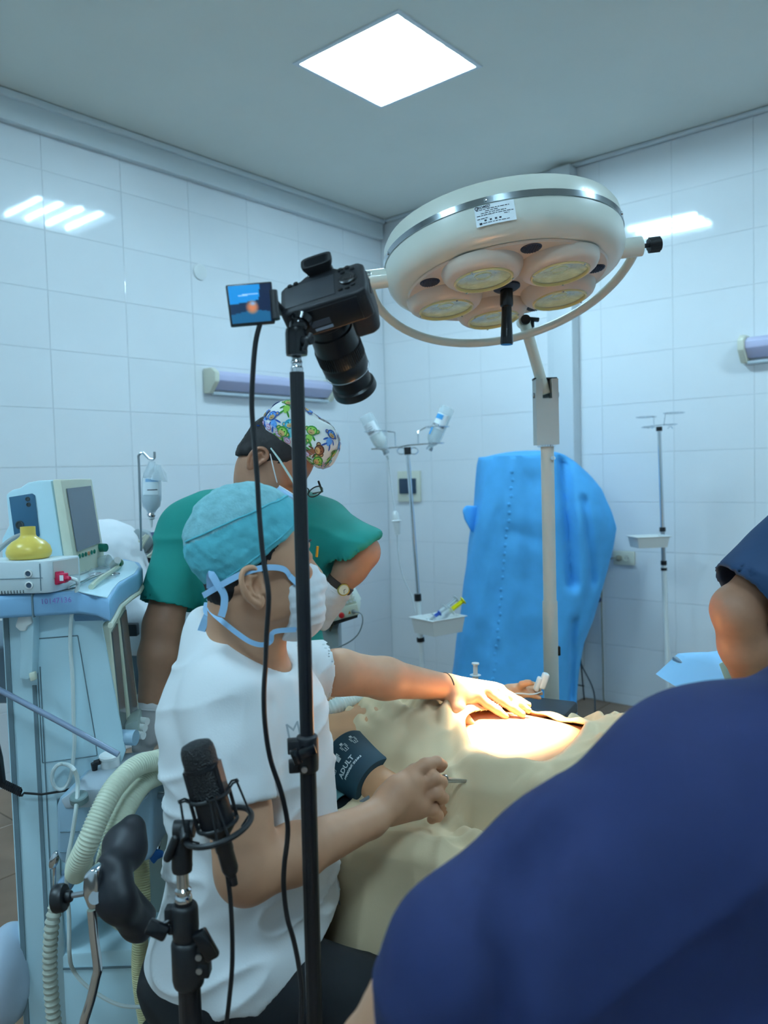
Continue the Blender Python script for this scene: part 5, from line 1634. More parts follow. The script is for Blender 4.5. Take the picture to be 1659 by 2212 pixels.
mk('print_line', MB().grid(np.array([[bagw(a, h, .0014) for h in (.0745, .0775)] for a in np.linspace(-1.7, -.7, 10)])), M_ink, lb, smooth=True)
mk('film_collar', MB().lathe([(.010, .16), (.030, .135), (.038, .110), (.036, .108), (.022, .13), (.008, .158)], c0_, [.18, 0, 1], 16), MATS['clear_film'], t, smooth=True)
mk('cap', MB().lathe([(0, -.014), (.011, -.014), (.0145, -.007), (.011, 0), (0, 0)], c0_, [.05, 0, 1], 18), M_chrome, t, smooth=True)
mk('port', MB().lathe([(0, -.048), (.004, -.048), (.006, -.022), (.013, -.018), (.013, -.015), (0, -.015)], c0_, [.05, 0, 1], 14), M_wplast, t, smooth=True)
# small white monitor trolley with bundle of cables
t = thing('equipment_cart', 'white bedside equipment cart with black shelves behind the green scrubs', 'equipment cart', P(350, 1300, BD + .1) * (1, 1, 0))
mk('top_unit', MB().prism(face([(302, 1160), (325, 1148), (420, 1140), (420, 1205), (320, 1205)], BD + .05), (.05, .3, 0)), mat('cart_white', (206, 214, 216), rough=.4), t, bevel=.01)
mk('screen', MB().prism(face([(324, 1150), (420, 1144), (420, 1158), (332, 1162)], BD + .04), (0, .004, 0)), mat('lilac_screen', (120, 130, 165), rough=.2), t)
mk('side_cover', MB().prism(face([(268, 1165), (294, 1142), (318, 1150), (332, 1168), (308, 1205), (268, 1215)], BD + .02), (0, .05, 0)), mat('grey_cover', (150, 160, 162), rough=.5), t, bevel=.006)
for k, y in enumerate((1200, 1228)):
    mk('shelf', MB().prism(face([(300 + 8 * k, y - 4 + 8), (430, y - 6), (430, y + 14), (302 + 8 * k, y + 22)], BD + .03), (0, .3, 0)), M_black, t, bevel=.004)
mk('lower_body', MB().box(P(400, 1290, BD + .2) * (1, 1, 0) + (.06, 0, .55), (.22, .3, .9)), MATS['cart_white'], t, bevel=.01)
mk('drawer', MB().box(P(405, 1385, BD + .03), (.13, .06, .07)), M_black, t, bevel=.006)
mk('drawer', MB().box(P(400, 1440, BD + .03), (.14, .06, .08)), mat('pale_grey_shelf', (176, 188, 200), rough=.5), t, bevel=.006)
M_cream_cable = mat('cream_cable', (206, 204, 184), rough=.5)
for k, (a, b, c) in enumerate((((316, 1155), (300, 1170), (291, 1188)), ((319, 1156), (304, 1176), (294, 1196)), ((322, 1156), (308, 1180), (302, 1206)))):
    mk('cable', MB().tube([P(*a, BD), P(*b, BD - .01), P(*c, BD), P(c[0] - 3, c[1] + 12, BD)], .004, 6, smooth=4), M_cream_cable, t, smooth=True)
mk('cable', MB().tube([P(330, 1162, BD), P(336, 1180, BD - .02), P(326, 1196, BD - .03), P(320, 1202, BD - .03), P(345, 1204, BD - .02)], .004, 6, smooth=4), M_cream_cable, t, smooth=True)

# laser / keyed control unit behind the surgeon mask
KD = 2.72
t = thing('control_unit', 'cream keyed control unit with red stop button behind the seated surgeon', 'control unit', P(735, 1345, KD))
fr_ = face([(700, 1334), (708, 1318), (772, 1304), (776, 1328), (702, 1348)], KD)
M_unit = mat('control_unit_cream', (214, 218, 200), rough=.4)
cu_ = mk('front_panel', MB().prism(fr_, (.0, .22, 0)), M_unit, t, bevel=.004)
kp = face([(723, 1300), (730, 1292), (758, 1280), (773, 1306), (730, 1316)], KD + .01)
kpm = mk('keypad', MB().prism(kp, (.01, .12, .0)), M_unit, t, bevel=.003)
for i in range(4):
    for j in range(3):
        c = P(736 + 8 * i + 3 * j, 1290 + 7 * j - 2.4 * i, KD + .006)
        mk('key', MB().box(c, (.009, .004, .006)), M_wplast, kpm)
c = P(738, 1329, KD)
mk('stop_button', MB().lathe([(.010, 0), (.010, .006), (.008, .012), (0, .014)], c, [0, -1, 0], 20), mat('red_plastic', (200, 34, 40), rough=.35), cu_, smooth=True)
mk('warning_mark', MB().prism(face([(752, 1327), (758, 1325), (755, 1319)], KD - .0005), (0, -.0015, 0)), mat('amber_print', (196, 140, 60), rough=.5), cu_)
c = P(764, 1321, KD)
mk('socket', MB().lathe([(.008, 0), (.008, .004), (.005, .012), (0, .013)], c, [0, -1, 0], 14), M_steel, cu_, smooth=True)
c = P(712, 1337, KD)
mk('key_switch', MB().lathe([(.008, 0), (.007, .006), (0, .007)], c, [0, -1, 0], 14).box(c + (0, -.012, 0), (.004, .014, .012)), M_steel, cu_, smooth=True)
mk('spare_key', MB().torus(P(716, 1349, KD - .012), [0, 1, 0], .007, .0025, 12, 6).tube([P(716, 1353, KD - .012), P(713, 1364, KD - .012)], .003, 6), mat('dark_bronze', (90, 82, 66), rough=.4, metal=.8), cu_)
mk('fibre_lead', MB().tube([c_ for c_ in (P(764, 1321, KD - .012), P(780, 1326, KD - .03), P(783, 1345, KD - .03), P(772, 1372, KD - .02), P(745, 1392, KD), P(700, 1408, KD))], .0024, 6, smooth=5), mat('grey_fibre', (140, 150, 152), rough=.5), t, smooth=True)
mk('pedestal', MB().box(P(702, 1380, KD + .12) * (1, 1, 0) + (.02, 0, .48), (.07, .2, .96)), mat('grey_pedestal', (150, 158, 158), rough=.5), t, bevel=.006)
mk('deck', MB().prism(face([(694, 1350), (704, 1349), (772, 1330), (772, 1334), (704, 1356), (694, 1356)], KD - .005), (0, .2, 0)), M_black, t)

# ================================================================== stool with black backrest pad
TDp = 1.27
t = thing('surgeon_stool', 'black padded stool with curved backrest pad on a chrome bar', 'stool', np.array([P(420, 2212, 1.38)[0] + .06, 1.40, 0]))
M_vinyl = mat('black_vinyl', (22, 25, 32), rough=.5, bump=.02, bscale=300)
f = Field(P(190, 2070, TDp) + np.array([-.05, -.12, -.05]), P(330, 1730, TDp) + np.array([.08, .22, .05]), .0045)
# the pad: a curved band, upper lobe leaning away, lower lobe towards the viewer
path = [(P(268, 1790, TDp + .09), .036), (P(252, 1840, TDp + .05), .044), (P(236, 1890, TDp + .01), .030), (P(250, 1935, TDp + .0), .046), (P(276, 1985, TDp + .02), .045), (P(292, 2008, TDp + .04), .030)]
fl_ = ([.35, .93, 0], .6)
f.cap(P(290, 1786, TDp + .09), P(270, 1830, TDp + .07), .023, .036, k=.02, flat=fl_)
f.cap(P(270, 1830, TDp + .07), P(246, 1882, TDp + .03), .036, .028, k=.02, flat=fl_)
f.cap(P(244, 1885, TDp + .02), P(250, 1945, TDp), .027, .034, k=.02, flat=fl_)
f.cap(P(250, 1945, TDp), P(292, 1992, TDp + .04), .033, .036, k=.02, flat=fl_)
f.cap(P(280, 1925, TDp + .03), P(318, 1975, TDp + .06), .012, .016, k=.015)
pd = soft('backrest_pad', f, M_vinyl, t, smooth=3)
br = P(196, 1925, TDp)
mk('chrome_bracket', MB().prism([P(178, 1895, TDp - .01), P(192, 1880, TDp - .01), P(212, 1880, TDp - .01), P(214, 1930, TDp - .01), P(210, 1965, TDp - .01), P(190, 1970, TDp - .01), P(176, 1935, TDp - .01)], (.004, .035, 0)), M_chrome, t, bevel=.006, seg=3)
mk('bracket_washer', MB().cyl(P(205, 1940, TDp - .014), P(205, 1940, TDp - .010), .010, n=18), M_steel, t, smooth=True)
mk('height_knob', MB().cyl(P(117, 1942, TDp), P(142, 1938, TDp), .023, .022, n=14).cyl(P(140, 1938, TDp), P(156, 1935, TDp), .010, n=12), M_black, t, bevel=.004)
mk('knob_screw', MB().cyl(P(154, 1935, TDp), P(182, 1930, TDp), .0045, n=10), M_steel, t, smooth=True)
mk('back_bar', MB().tube([P(198, 1965, TDp + .01), P(204, 2030, TDp + .01), P(211, 2090, TDp + .01), P(207, 2112, TDp + .01), P(196, 2160, TDp + .01), P(178, 2225, TDp + .01), P(180, 2300, TDp + .04), P(300, 2420, TDp + .10)], .0075, 12, smooth=3), M_chrome, t, smooth=True)
sx, sy = P(420, 2212, 1.38)[0] + .06, 1.40
mk('seat', MB().lathe([(0, 0), (.17, 0), (.19, .012), (.195, .035), (.185, .055), (.16, .066), (0, .070)], (sx, sy, .415), [0, 0, 1], 40), M_vinyl, t, smooth=True)
mk('column', MB().cyl((sx, sy, .10), (sx, sy, .415), .024, n=18), M_chrome, t, smooth=True)
for k in range(5):
    a = math.radians(54 + 72 * k); e_ = np.array([sx + .25 * math.cos(a), sy + .25 * math.sin(a), .065])
    lg_ = mk('base_leg', MB().cyl((sx, sy, .10), e_, .018, .012, n=10), M_chrome, t, smooth=True)
    mk('castor', MB().cyl(e_ - (.01, 0, .035), e_ + (.01, 0, -.035), .028, n=14).cyl(e_ - (0, 0, .03), e_, .006), M_black, lg_, smooth=True)
# ================================================================== operating table, drapes, patient
T0 = np.array([-.09, 1.56]); TT = _norm([.88, -.47]); TN = np.array([-TT[1], TT[0]])
def tb(s, w, z): 
    q = T0 + s * TT + w * TN
    return np.array([q[0], q[1], z])
TZ = .79
M_pad = mat('black_table_pad', (28, 32, 36), rough=.5)
t = thing('operating_table', 'operating table with black padded top under the beige drapes', 'operating table', tb(.35, .31, 0))
TR = np.array([[TT[0], TN[0], 0], [TT[1], TN[1], 0], [0, 0, 1]])
mk('table_pad', MB().box(tb(.45, .32, TZ - .035), (1.75, .56, .07), TR), M_pad, t, bevel=.015)
mk('side_rail', MB().box(tb(.45, .025, TZ - .07), (1.5, .012, .03), TR), M_steel, t, bevel=.002)
mk('column', MB().box(tb(.45, .31, .40), (.26, .24, .64), TR), M_steel, t, bevel=.01)
mk('base', MB().box(tb(.35, .31, .05), (.9, .45, .09), TR), mat('table_base_grey', (150, 156, 160), rough=.4), t, bevel=.02)
mk('arm_board', MB().box(tb(.12, .80, TZ - .02), (.16, .46, .04), TR), M_pad, t, bevel=.01)

# ---- patient body: one continuous figure lying on the table
M_pskin = mat('patient_skin', (206, 152, 112), rough=.5, noise=.05, nscale=18, sss=.0)
def tvec(s, w, z=0): return np.array([s * TT[0] + w * TN[0], s * TT[1] + w * TN[1], z])
BR = np.stack([tvec(1, 0), tvec(0, 1), [0, 0, 1.0]], 1)
allp = np.array([tb(s, w, z) for s in (-.68, .75) for w in (.0, 1.05) for z in (.74, 1.15)])
f = Field(allp.min(0), allp.max(0), .007)
f.ell(tb(.05, .36, .86), (.26, .19, .075), R=BR, k=.05)           # chest
f.ell(tb(.42, .36, .845), (.30, .18, .065), R=BR, k=.06)            # belly
f.ell(tb(.265, .305, .845), (.17, .20, .066), R=BR, k=.05)          # exposed mound
f.cap(tb(-.16, .36, .88), tb(-.28, .40, .89), .065, .06, k=.04)      # neck
f.ell(tb(-.42, .42, .90), (.115, .078, .09), R=BR, k=.03)          # head
f.ell(tb(-.34, .42, .915), (.06, .055, .075), R=BR, k=.03)
f.cap(tb(-.36, .42, .985), tb(-.38, .42, 1.005), .013, .010, k=.015) # nose
sh = P(708, 1604, 1.84); el = P(850, 1722, 1.66)
f.cap(tb(-.10, .30, .86), sh, .075, .058, k=.05)
f.cap(sh, P(775, 1658, 1.74), .056, .049, k=.03)
f.cap(P(775, 1658, 1.74), el, .049, .043, k=.02)
f.cap(el, P(955, 1765, 1.60), .044, .034, k=.02)
f.cap(P(955, 1765, 1.60), P(1020, 1770, 1.60), .034, .03, k=.02, flat=([0, 0, 1], .6))
fs = tb(-.08, .52, .88); fe = tb(.06, .66, .85); fw = P(1098, 1500, 2.10)
f.cap(fs, fe, .062, .048, k=.03); f.cap(fe, fw, .044, .027, k=.02)
# far hand, palm up, fingers curled
pm = P(1122, 1492, 2.11)
f.cap(fw, pm, .027, .030, k=.015, flat=([0, 0, 1], .7))
for i, (a, b, c, e) in enumerate((((1136, 1484), (1150, 1476), (1160, 1482), 2.14), ((1140, 1489), (1156, 1484), (1168, 1490), 2.12), ((1142, 1495), (1160, 1493), (1172, 1500), 2.10), ((1138, 1500), (1154, 1502), (1166, 1508), 2.08))):
    f.chain([pm, P(*a, e), P(*b, e), P(*c, e - .01)], [.014, .010, .009, .007], k=.004)
f.chain([pm, P(1128, 1478, 2.07), P(1142, 1474, 2.06), P(1152, 1478, 2.06)], [.016, .011, .009, .007], k=.004)
t = thing('person', 'patient lying on the operating table under beige drapes with bare upper arm', 'person', tb(.2, .33, TZ))
soft('body', f, M_pskin, t, smooth=2)
mk('hair', MB().ball(tb(-.47, .42, .90), (.085, .085, .085), 20), mat('dark_hair', (34, 30, 28), rough=.8), t, smooth=True)

# ---- beige drape: covers chest and legs, open over the lit field, hangs at the near side
M_drape = mat('beige_cotton_drape', (222, 197, 160), rough=.85, noise=.04, nscale=7, bump=.05, bscale=420)
def sstep(a, b, x):
    q = np.clip((x - a) / (b - a), 0, 1); return q * q * (3 - 2 * q)
def body_h(s, w):
    c = .345 + .02 * np.sin(3 * s)
    hw = .235 - .03 * sstep(.3, .9, s)
    b = np.clip(1 - ((w - c) / hw) ** 2, 0, 1) ** .55
    along = sstep(-.32, -.12, s) * (1 - .25 * sstep(.35, .8, s))
    return .118 * b * along
def ridged(q): return (1 - np.abs(vnoise(q))) ** 2
FOLDS = [([(762, 1515), (752, 1560), (790, 1612), (850, 1650), (905, 1672)], .020, .016), ([(800, 1515), (822, 1556), (880, 1590), (935, 1612)], .024, .020),
         ([(880, 1512), (905, 1545), (900, 1590), (872, 1640)], .022, .016), ([(950, 1512), (935, 1560), (925, 1600), (930, 1655)], .026, .016), ([(985, 1560), (960, 1590), (958, 1640), (985, 1670)], .026, .014),
         ([(770, 1545), (830, 1590), (880, 1625)], .014, .012), ([(915, 1520), (960, 1545), (985, 1580)], .016, .012), ([(860, 1690), (930, 1720), (1010, 1725), (1080, 1715)], .018, .016), ([(880, 1740), (960, 1770), (1060, 1750), (1120, 1720)], .018, .018),
         ([(900, 1790), (930, 1760), (1000, 1740), (1060, 1725)], .016, .014), ([(1170, 1530), (1205, 1560), (1215, 1610), (1180, 1660)], .026, .018), ([(1150, 1505), (1220, 1535), (1290, 1560)], .020, .018), ([(1215, 1525), (1245, 1575), (1250, 1620)], .016, .014),
         ([(1000, 1690), (1060, 1712), (1130, 1700), (1180, 1670)], .024, .016)]
_fs = []
for q, hgt, wid in FOLDS:
    pl3 = []
    for x, y in q:
        p3 = PZ(x, y, .90)[:2] - T0
        pl3.append((p3 @ TT, p3 @ TN))
    c3, _q = spline(np.array([(a, b, 0) for a, b in pl3]), np.zeros(len(pl3)), 6)
    _fs.append((c3[:, :2], hgt, wid))
def folds(s, w):
    a = .6
    u = s * math.cos(a) + w * math.sin(a); v = -s * math.sin(a) + w * math.cos(a)
    wx = .10 * vnoise(np.stack([s * 5, w * 5, 0 * s + 1.3], -1))
    r1 = (1 - np.abs(vnoise(np.stack([(u + wx) * 6.5, (v + wx) * 19, 0 * s + 4.1], -1)))) ** 6
    r2 = (1 - np.abs(vnoise(np.stack([(v - wx) * 7.0, (u + wx) * 21, 0 * s + 9.7], -1)))) ** 6
    z = .030 * r1 + .024 * r2
    p2 = np.stack([s, w], -1)
    for c3, hgt, wid in _fs:
        best = np.full(s.shape, 9.0)
        for k in range(len(c3) - 1):
            ab = c3[k + 1] - c3[k]
            tt_ = np.clip(((p2 - c3[k]) @ ab) / max(ab @ ab, 1e-9), 0, 1)
            best = np.minimum(best, np.hypot(s - c3[k][0] - tt_ * ab[0], w - c3[k][1] - tt_ * ab[1]))
        wid_ = wid * .95
        z = z + 1.05 * hgt * np.exp(-(best / wid_) ** 2) - .40 * hgt * np.exp(-((best - 1.9 * wid_) / wid_) ** 2)
    return z + .0018 * vnoise(np.stack([s * 34, w * 34, 0 * s], -1))
HS, HW, HA, HB = .268, .318, .118, .155           # opening: centre and half-axes
ns, nw = 330, 300
S_, W_ = np.meshgrid(np.linspace(-.30, 1.35, ns), np.linspace(-.62, .80, nw), indexing='ij')
TORSO = [((.05, .36, .86), (.26, .19, .075)), ((.42, .36, .845), (.30, .18, .065)), ((.265, .305, .845), (.17, .20, .066))]
def torso_top(s, w):
    z = np.full(np.shape(s), TZ)
    for (a, b, c), (ra, rb, rc) in TORSO:
        q = 1 - ((s - a) / (ra + .02)) ** 2 - ((w - b) / (rb + .02)) ** 2
        z = np.maximum(z, np.where(q > 0, c + (rc + .016) * np.sqrt(np.maximum(q, 0)), TZ))
    return z
def drape_z(s, w):
    z = np.maximum(TZ + .012 + body_h(s, w), torso_top(s, w))
    r = np.sqrt(((s - HS) / HA) ** 2 + ((w - HW) / HB) ** 2)
    fo = .046 * np.tanh(folds(s, w) / .046)
    on_body = sstep(.05, .22, w) * (1 - sstep(.60, .72, w))
    z = z + fo * (.6 + .4 * on_body) * sstep(1.0, 1.5, r) * (1 - .85 * sstep(.30, .18, w) * sstep(.22, .10, s)) 
    ang = np.arctan2((w - HW) / HB, (s - HS) / HA)
    roll = np.exp(-((r - 1.10) / .14) ** 2)
    z = z + roll * (.012 + .006 * np.sin(4 * ang + 1) + .003 * np.sin(9 * ang))
    z = np.maximum(z, torso_top(s, w) - .004)
    return z, r
def thr_at(s, w): return 1.0 + .06 * np.sin(4 * np.arctan2(w - HW, s - HS))
def left_at(w):
    k = sstep(.16, .24, w)
    return k * (-.225 + .35 * np.clip(.36 - w, 0, 1) + .007 * np.sin(w * 30)) + (1 - k) * (-.055 + .012 * np.sin(w * 25))
R_ = np.sqrt(((S_ - HS) / HA) ** 2 + ((W_ - HW) / HB) ** 2)
keep = (S_ > left_at(W_)) & (R_ > thr_at(S_, W_))
inn = keep.copy()
inn[1:-1, 1:-1] &= keep[:-2, 1:-1] & keep[2:, 1:-1] & keep[1:-1, :-2] & keep[1:-1, 2:] & keep[:-2, :-2] & keep[2:, 2:] & keep[:-2, 2:] & keep[2:, :-2]
edge = keep & ~inn
eh = edge & (R_ < 1.5); el_ = edge & (R_ >= 1.5) & (S_ < .3) & (S_ > -.295)
kf = np.where(eh, thr_at(S_, W_) / np.maximum(R_, 1e-6), 1.0)
S_ = HS + (S_ - HS) * kf; W_ = HW + (W_ - HW) * kf
S_ = np.where(el_, left_at(W_), S_)
Z_, R_ = drape_z(S_, np.clip(W_, 0, .62))
Zs = Z_.copy()
for _i in range(1):
    Zs[1:-1, 1:-1] = (Zs[1:-1, 1:-1] * 2 + Zs[:-2, 1:-1] + Zs[2:, 1:-1] + Zs[1:-1, :-2] + Zs[1:-1, 2:]) / 6
Z_ = Zs
# the hanging sides
near = np.clip(-W_, 0, None); far = np.clip(W_ - .62, 0, None)
vf = .034 * np.sin(S_ * 22 + 3 * np.sin(S_ * 5)) + .022 * (1 - np.abs(np.sin(S_ * 31 + 1 + 2 * near))) ** 2
hk = sstep(.02, .30, near) ; fk = sstep(.02, .2, far)
Wp = np.clip(W_, 0, .62) - .045 * sstep(0, .05, near) - (vf + .03) * hk - .10 * hk * sstep(.2, .6, near) + .03 * sstep(0, .05, far) + vf * fk * .6
Zp = Z_ - np.maximum(near - .012, 0) * 1.0 - np.maximum(far - .012, 0)
Sp = S_ + .05 * hk * np.sin(S_ * 11)
Gd = np.stack([T0[0] + Sp * TT[0] + Wp * TN[0], T0[1] + Sp * TT[1] + Wp * TN[1], Zp], -1)
idm = np.arange(ns * nw).reshape(ns, nw)
kk = keep[:-1, :-1] & keep[1:, :-1] & keep[1:, 1:] & keep[:-1, 1:]
fi = np.argwhere(kk)
fc = [(int(idm[i, j]), int(idm[i + 1, j]), int(idm[i + 1, j + 1]), int(idm[i, j + 1])) for i, j in fi]
used = np.unique(np.array(fc).ravel()); rem = -np.ones(ns * nw, dtype=int); rem[used] = np.arange(len(used))
fc = [tuple(int(rem[k]) for k in q) for q in fc]
dr = mk('surgical_drape', (Gd.reshape(-1, 3)[used], fc), M_drape, smooth=True, angle=180)
tag(dr, 'crumpled beige cotton drape over the patient with an opening at the lit field', 'drape')
so = dr.modifiers.new('thickness', 'SOLIDIFY'); so.thickness = .0035; so.offset = -1
# rolled cloth beside the opening
f = Field(P(960, 1740, 1.7) + np.array([-.05, -.15, -.05]), P(1130, 1600, 1.7) + np.array([.05, .15, .12]), .0045)
rolls = [((1000, 1640), (1012, 1668), (1040, 1690), (1075, 1700)), ((985, 1668), (1000, 1690), (1030, 1702), (1060, 1706)), ((1012, 1645), (1040, 1660), (1062, 1672), (1085, 1690)), ((975, 1685), (990, 1700), (1010, 1708), (1030, 1712))]
for k, q in enumerate(rolls):
    f.chain([P(x, y, 1.69 - .012 * k + .004 * i) for i, (x, y) in enumerate(q)], [.010, .015, .016, .011], k=.006)
tag(soft('gauze_roll', f, M_drape, smooth=1, disp=lambda v: .003 * vnoise(v * 60)), 'twisted roll of beige cloth bunched at the near edge of the drape opening', 'cloth')
# blue under-sheet beside the arm
Gb = np.zeros((30, 16, 3))
for i in range(30):
    for j in range(16):
        s, w = -.30 + .22 * i / 29, -.01 + .20 * j / 15
        Gb[i, j] = tb(s, w, TZ + .006 + .006 * vnoise(np.array([s * 20, w * 20, 0])))
for i in range(30): Gb[i, 0] = Gb[i, 1] - (0, 0, .05)
bs_ = mk('blue_sheet', MB().grid(Gb), mat('pale_turquoise_sheet', (140, 200, 206), rough=.8), smooth=True)
tag(bs_, 'pale turquoise under-sheet showing below the blood pressure cuff', 'sheet')
so = bs_.modifiers.new('thickness', 'SOLIDIFY'); so.thickness = .003

# ---- blood pressure cuff on the near arm
_mid = P(775, 1658, 1.74)
ca_, cb_ = sh + (_mid - sh) * .60, _mid + (el - _mid) * .56
ax = _norm(cb_ - ca_); Lc = np.linalg.norm(cb_ - ca_)
t = thing('blood_pressure_cuff', 'dark teal adult blood pressure cuff with white print on the patient arm', 'blood pressure cuff', ca_)
M_cuff = mat('dark_teal_nylon', (26, 58, 72), rough=.6, bump=.06, bscale=500)
CBs = basis(ax, [0, -1, .6])
def cuff(a, h, o=0.0): return ca_ + ax * h + (.0675 - .006 * h / Lc + o) * (math.cos(a) * CBs[:, 0] + math.sin(a) * CBs[:, 1])
mk('sleeve', MB().lathe([(.055, -.002), (.0655, -.002), (.0675, .003), (.0615, Lc - .004), (.0595, Lc), (.045, Lc)], ca_, ax, 48, hint=[0, -1, .6]), M_cuff, t, smooth=True)
M_prnt = mat('white_print', (214, 222, 222), rough=.6)
side_ = _norm(cuff(.2, .05) - cuff(-.2, .05))
def cw(a0, h0):
    o = cuff(a0, h0, .001)
    tg_ = _norm(cuff(a0 + .2, h0) - cuff(a0 - .2, h0))
    def wrap(q):
        d = q - o; u = d @ tg_; hh = d @ ax
        return np.array([cuff(a0 + x / .065, h0 + y, .0012) for x, y in zip(u, hh)])
    return o, tg_, wrap
# text runs around the arm
sgn = 1.0 if (np.cross(side_, -ax) @ (cuff(0, .05) - (ca_ + ax * .05))) > 0 else -1.0
def cuff_text(s, size, a0, h0, name):
    o, tg_, wrap = cw(a0, h0)
    text_mesh(s, size, o, tg_ * -1, ax * -1 if False else ax, M_prnt, name, t, depth=0, bold=.0004, curve=wrap)
def cuff_text2(s, size, a0, h0, name):
    o, tg_, wrap = cw(a0, h0)
    r_ = -tg_; u_ = np.cross(_norm(o - (ca_ + ax * h0)), r_)
    text_mesh(s, size, o, r_, u_, M_prnt, name, t, depth=0, bold=.0005, curve=wrap)
cuff_text2('ADULT', .017, .38, .066, 'size_word')
cuff_text2('ВЗРОСЛЫЙ 27.5-36.5', .0064, .25, .080, 'size_note')
# row of little printed figures
def figure(a0, h0, filled):
    o, tg_, wrap = cw(a0, h0)
    m = MB()
    def quad(x0, y0, x1, y1):
        pts_ = np.array([o + tg_ * x + ax * y for x, y in ((x0, y0), (x1, y0), (x1, y1), (x0, y1))])
        m.add(wrap(pts_), [(0, 1, 2, 3)])
    w_ = .0075
    quad(-.003, -.014, .003, -.008)                       # head
    if filled:
        quad(-w_, -.007, w_, -.003); quad(-.005, -.003, .005, .012); quad(-w_, -.003, -w_ + .0016, .004); quad(w_ - .0016, -.003, w_, .004)
    else:
        for q in ((-w_, -.007, w_, -.0058), (-w_, -.007, -w_ + .0012, .004), (w_ - .0012, -.007, w_, .004), (-.005, -.004, -.0038, .012), (.0038, -.004, .005, .012), (-.005, .0108, .005, .012), (-.0008, .002, .0008, .010)):
            quad(*q)
    mk('printed_figure', m, M_prnt, t)
for k, a in enumerate((-.50, -.08, .34, .76)):
    figure(a, .030 + .002 * k, k == 2)
mk('cuff_tube', MB().tube([cuff(-1.2, Lc - .01, .002), P(790, 1722, 1.68), P(775, 1735, 1.66), P(800, 1720, 1.65)], .004, 8, smooth=4), mat('grey_tube', (130, 138, 146), rough=.4), t, smooth=True)

# ---- breathing tube at the patient head, sensor, syringe
tag(mk('breathing_tube', corr([P(630, 1575, 1.92), P(685, 1548, 1.90), P(730, 1525, 1.90), P(770, 1508, 1.94), P(800, 1502, 2.0)], .021, .0068, .0014), mat('white_corrugated', (226, 232, 226), rough=.3), smooth=True),
    'white corrugated breathing tube at the patient head beside the beige drape', 'hose')
t = thing('pulse_sensor', 'white finger pulse sensor clipped on the patient far hand', 'pulse sensor', P(1172, 1478, 2.08))
ps = P(1170, 1474, 2.09)
PR = basis([.35, 0, 1], [1, 0, -.35])
mk('upper_jaw', MB().box(ps + (.006, 0, .004), (.018, .024, .044), PR), M_wplast, t, bevel=.006, seg=3)
mk('lower_jaw', MB().box(ps + (-.010, .0, -.004), (.012, .022, .040), PR), M_wplast, t, bevel=.005, seg=3)
mk('lead', MB().tube([ps + (0, 0, -.025), P(1150, 1500, 2.06), P(1120, 1498, 2.04), P(1090, 1502, 2.02)], .0022, 6, smooth=4), M_wplast, t, smooth=True)
syringe('syringe', P(1027, 1496, 2.25), P(1027, 1432, 2.25), .0085, mat('syringe_white', (226, 236, 240), rough=.3, alpha=.8), M_wplast, 'upright white syringe behind the surgeon left hand against the blue cover')

# ---- instrument table on the right with pale blue sheet
t = thing('instrument_table', 'instrument table under a pale blue sheet beside the dark-blue-sleeved arm', 'table', P(1640, 1500, 2.2) * (1, 1, 0))
iz = P(1560, 1462, 2.2)[2]
icx = P(1690, 1460, 2.2)
mk('top', MB().box((icx[0] + .1, 2.25, iz - .02), (.62, .45, .03)), M_steel, t, bevel=.004)
for sx in (-1, 1):
    for sy in (-1, 1):
        b = np.array([icx[0] + .1 + sx * .28, 2.25 + sy * .19, 0])
        mk('leg', MB().cyl(b, b + (0, 0, iz - .03), .012, n=10), M_steel, t, smooth=True)
Gi = np.zeros((60, 50, 3))
for i in range(60):
    for j in range(50):
        a, b = i / 59, j / 49
        x = icx[0] - .26 + .70 * a; y = 2.0 + .48 * b
        ed = max(0, .06 - min(a * .70, .70)) 
        hump = .062 * math.exp(-((x - P(1580, 1430, 2.2)[0]) / .08) ** 2 - ((y - 2.2) / .16) ** 2)
        z = iz + .006 + hump + .010 * vnoise(np.array([x * 9, y * 9, .5])) - .9 * max(0, .07 - a * .7) - .9 * max(0, .05 - b * .48)
        Gi[i, j] = (x, y, z)
tag(mk('table_sheet', MB().grid(Gi), mat('pale_blue_sheet', (150, 202, 240), rough=.75), smooth=True), 'pale blue disposable sheet humped over the instrument table', 'sheet')
tag(mk('white_pack', MB().ball(P(1668, 1395, 2.16), (.05, .05, .075), 18), M_sheet, smooth=True), 'white cotton pack standing on the pale blue sheet', 'pack')
tag(mk('folded_swab', MB().prism(face([(1552, 1434), (1566, 1428), (1586, 1470), (1580, 1478), (1566, 1472)], 2.02), (.01, .012, 0)), mat('pale_green_swab', (200, 226, 212), rough=.8), bevel=.003), 'folded pale green swab lying on the pale blue sheet', 'swab')
# ================================================================== people
M_skinA = mat('light_tan_skin', (200, 150, 118), rough=.5, noise=.05, nscale=25)
M_skinB = mat('olive_brown_skin', (168, 122, 96), rough=.5, noise=.07, nscale=30)
M_white = mat('white_tshirt', (236, 238, 240), rough=.85, bump=.05, bscale=350)
M_pants = mat('black_trousers', (17, 19, 23), rough=.85, noise=.2, nscale=20)
M_green = mat('green_scrubs', (26, 140, 130), rough=.8, noise=.05, nscale=9, bump=.05, bscale=380)
M_turq = mat('turquoise_bouffant', (92, 186, 200), rough=.8, noise=.06, nscale=40, bump=.12, bscale=220)
M_gauze = mat('turquoise_gauze_top', (128, 184, 192), rough=.85, noise=.12, nscale=60, bump=.2, bscale=260)
M_hair = mat('near_black_hair', (26, 24, 26), rough=.7, noise=.3, nscale=80)
M_tie = mat('pale_blue_tie', (160, 204, 240), rough=.8)
M_mask = mat('white_surgical_mask', (232, 236, 240), rough=.75, bump=.05, bscale=260)
M_glove = mat('clear_latex_glove', (214, 208, 208), rough=.35, noise=.05, nscale=40)

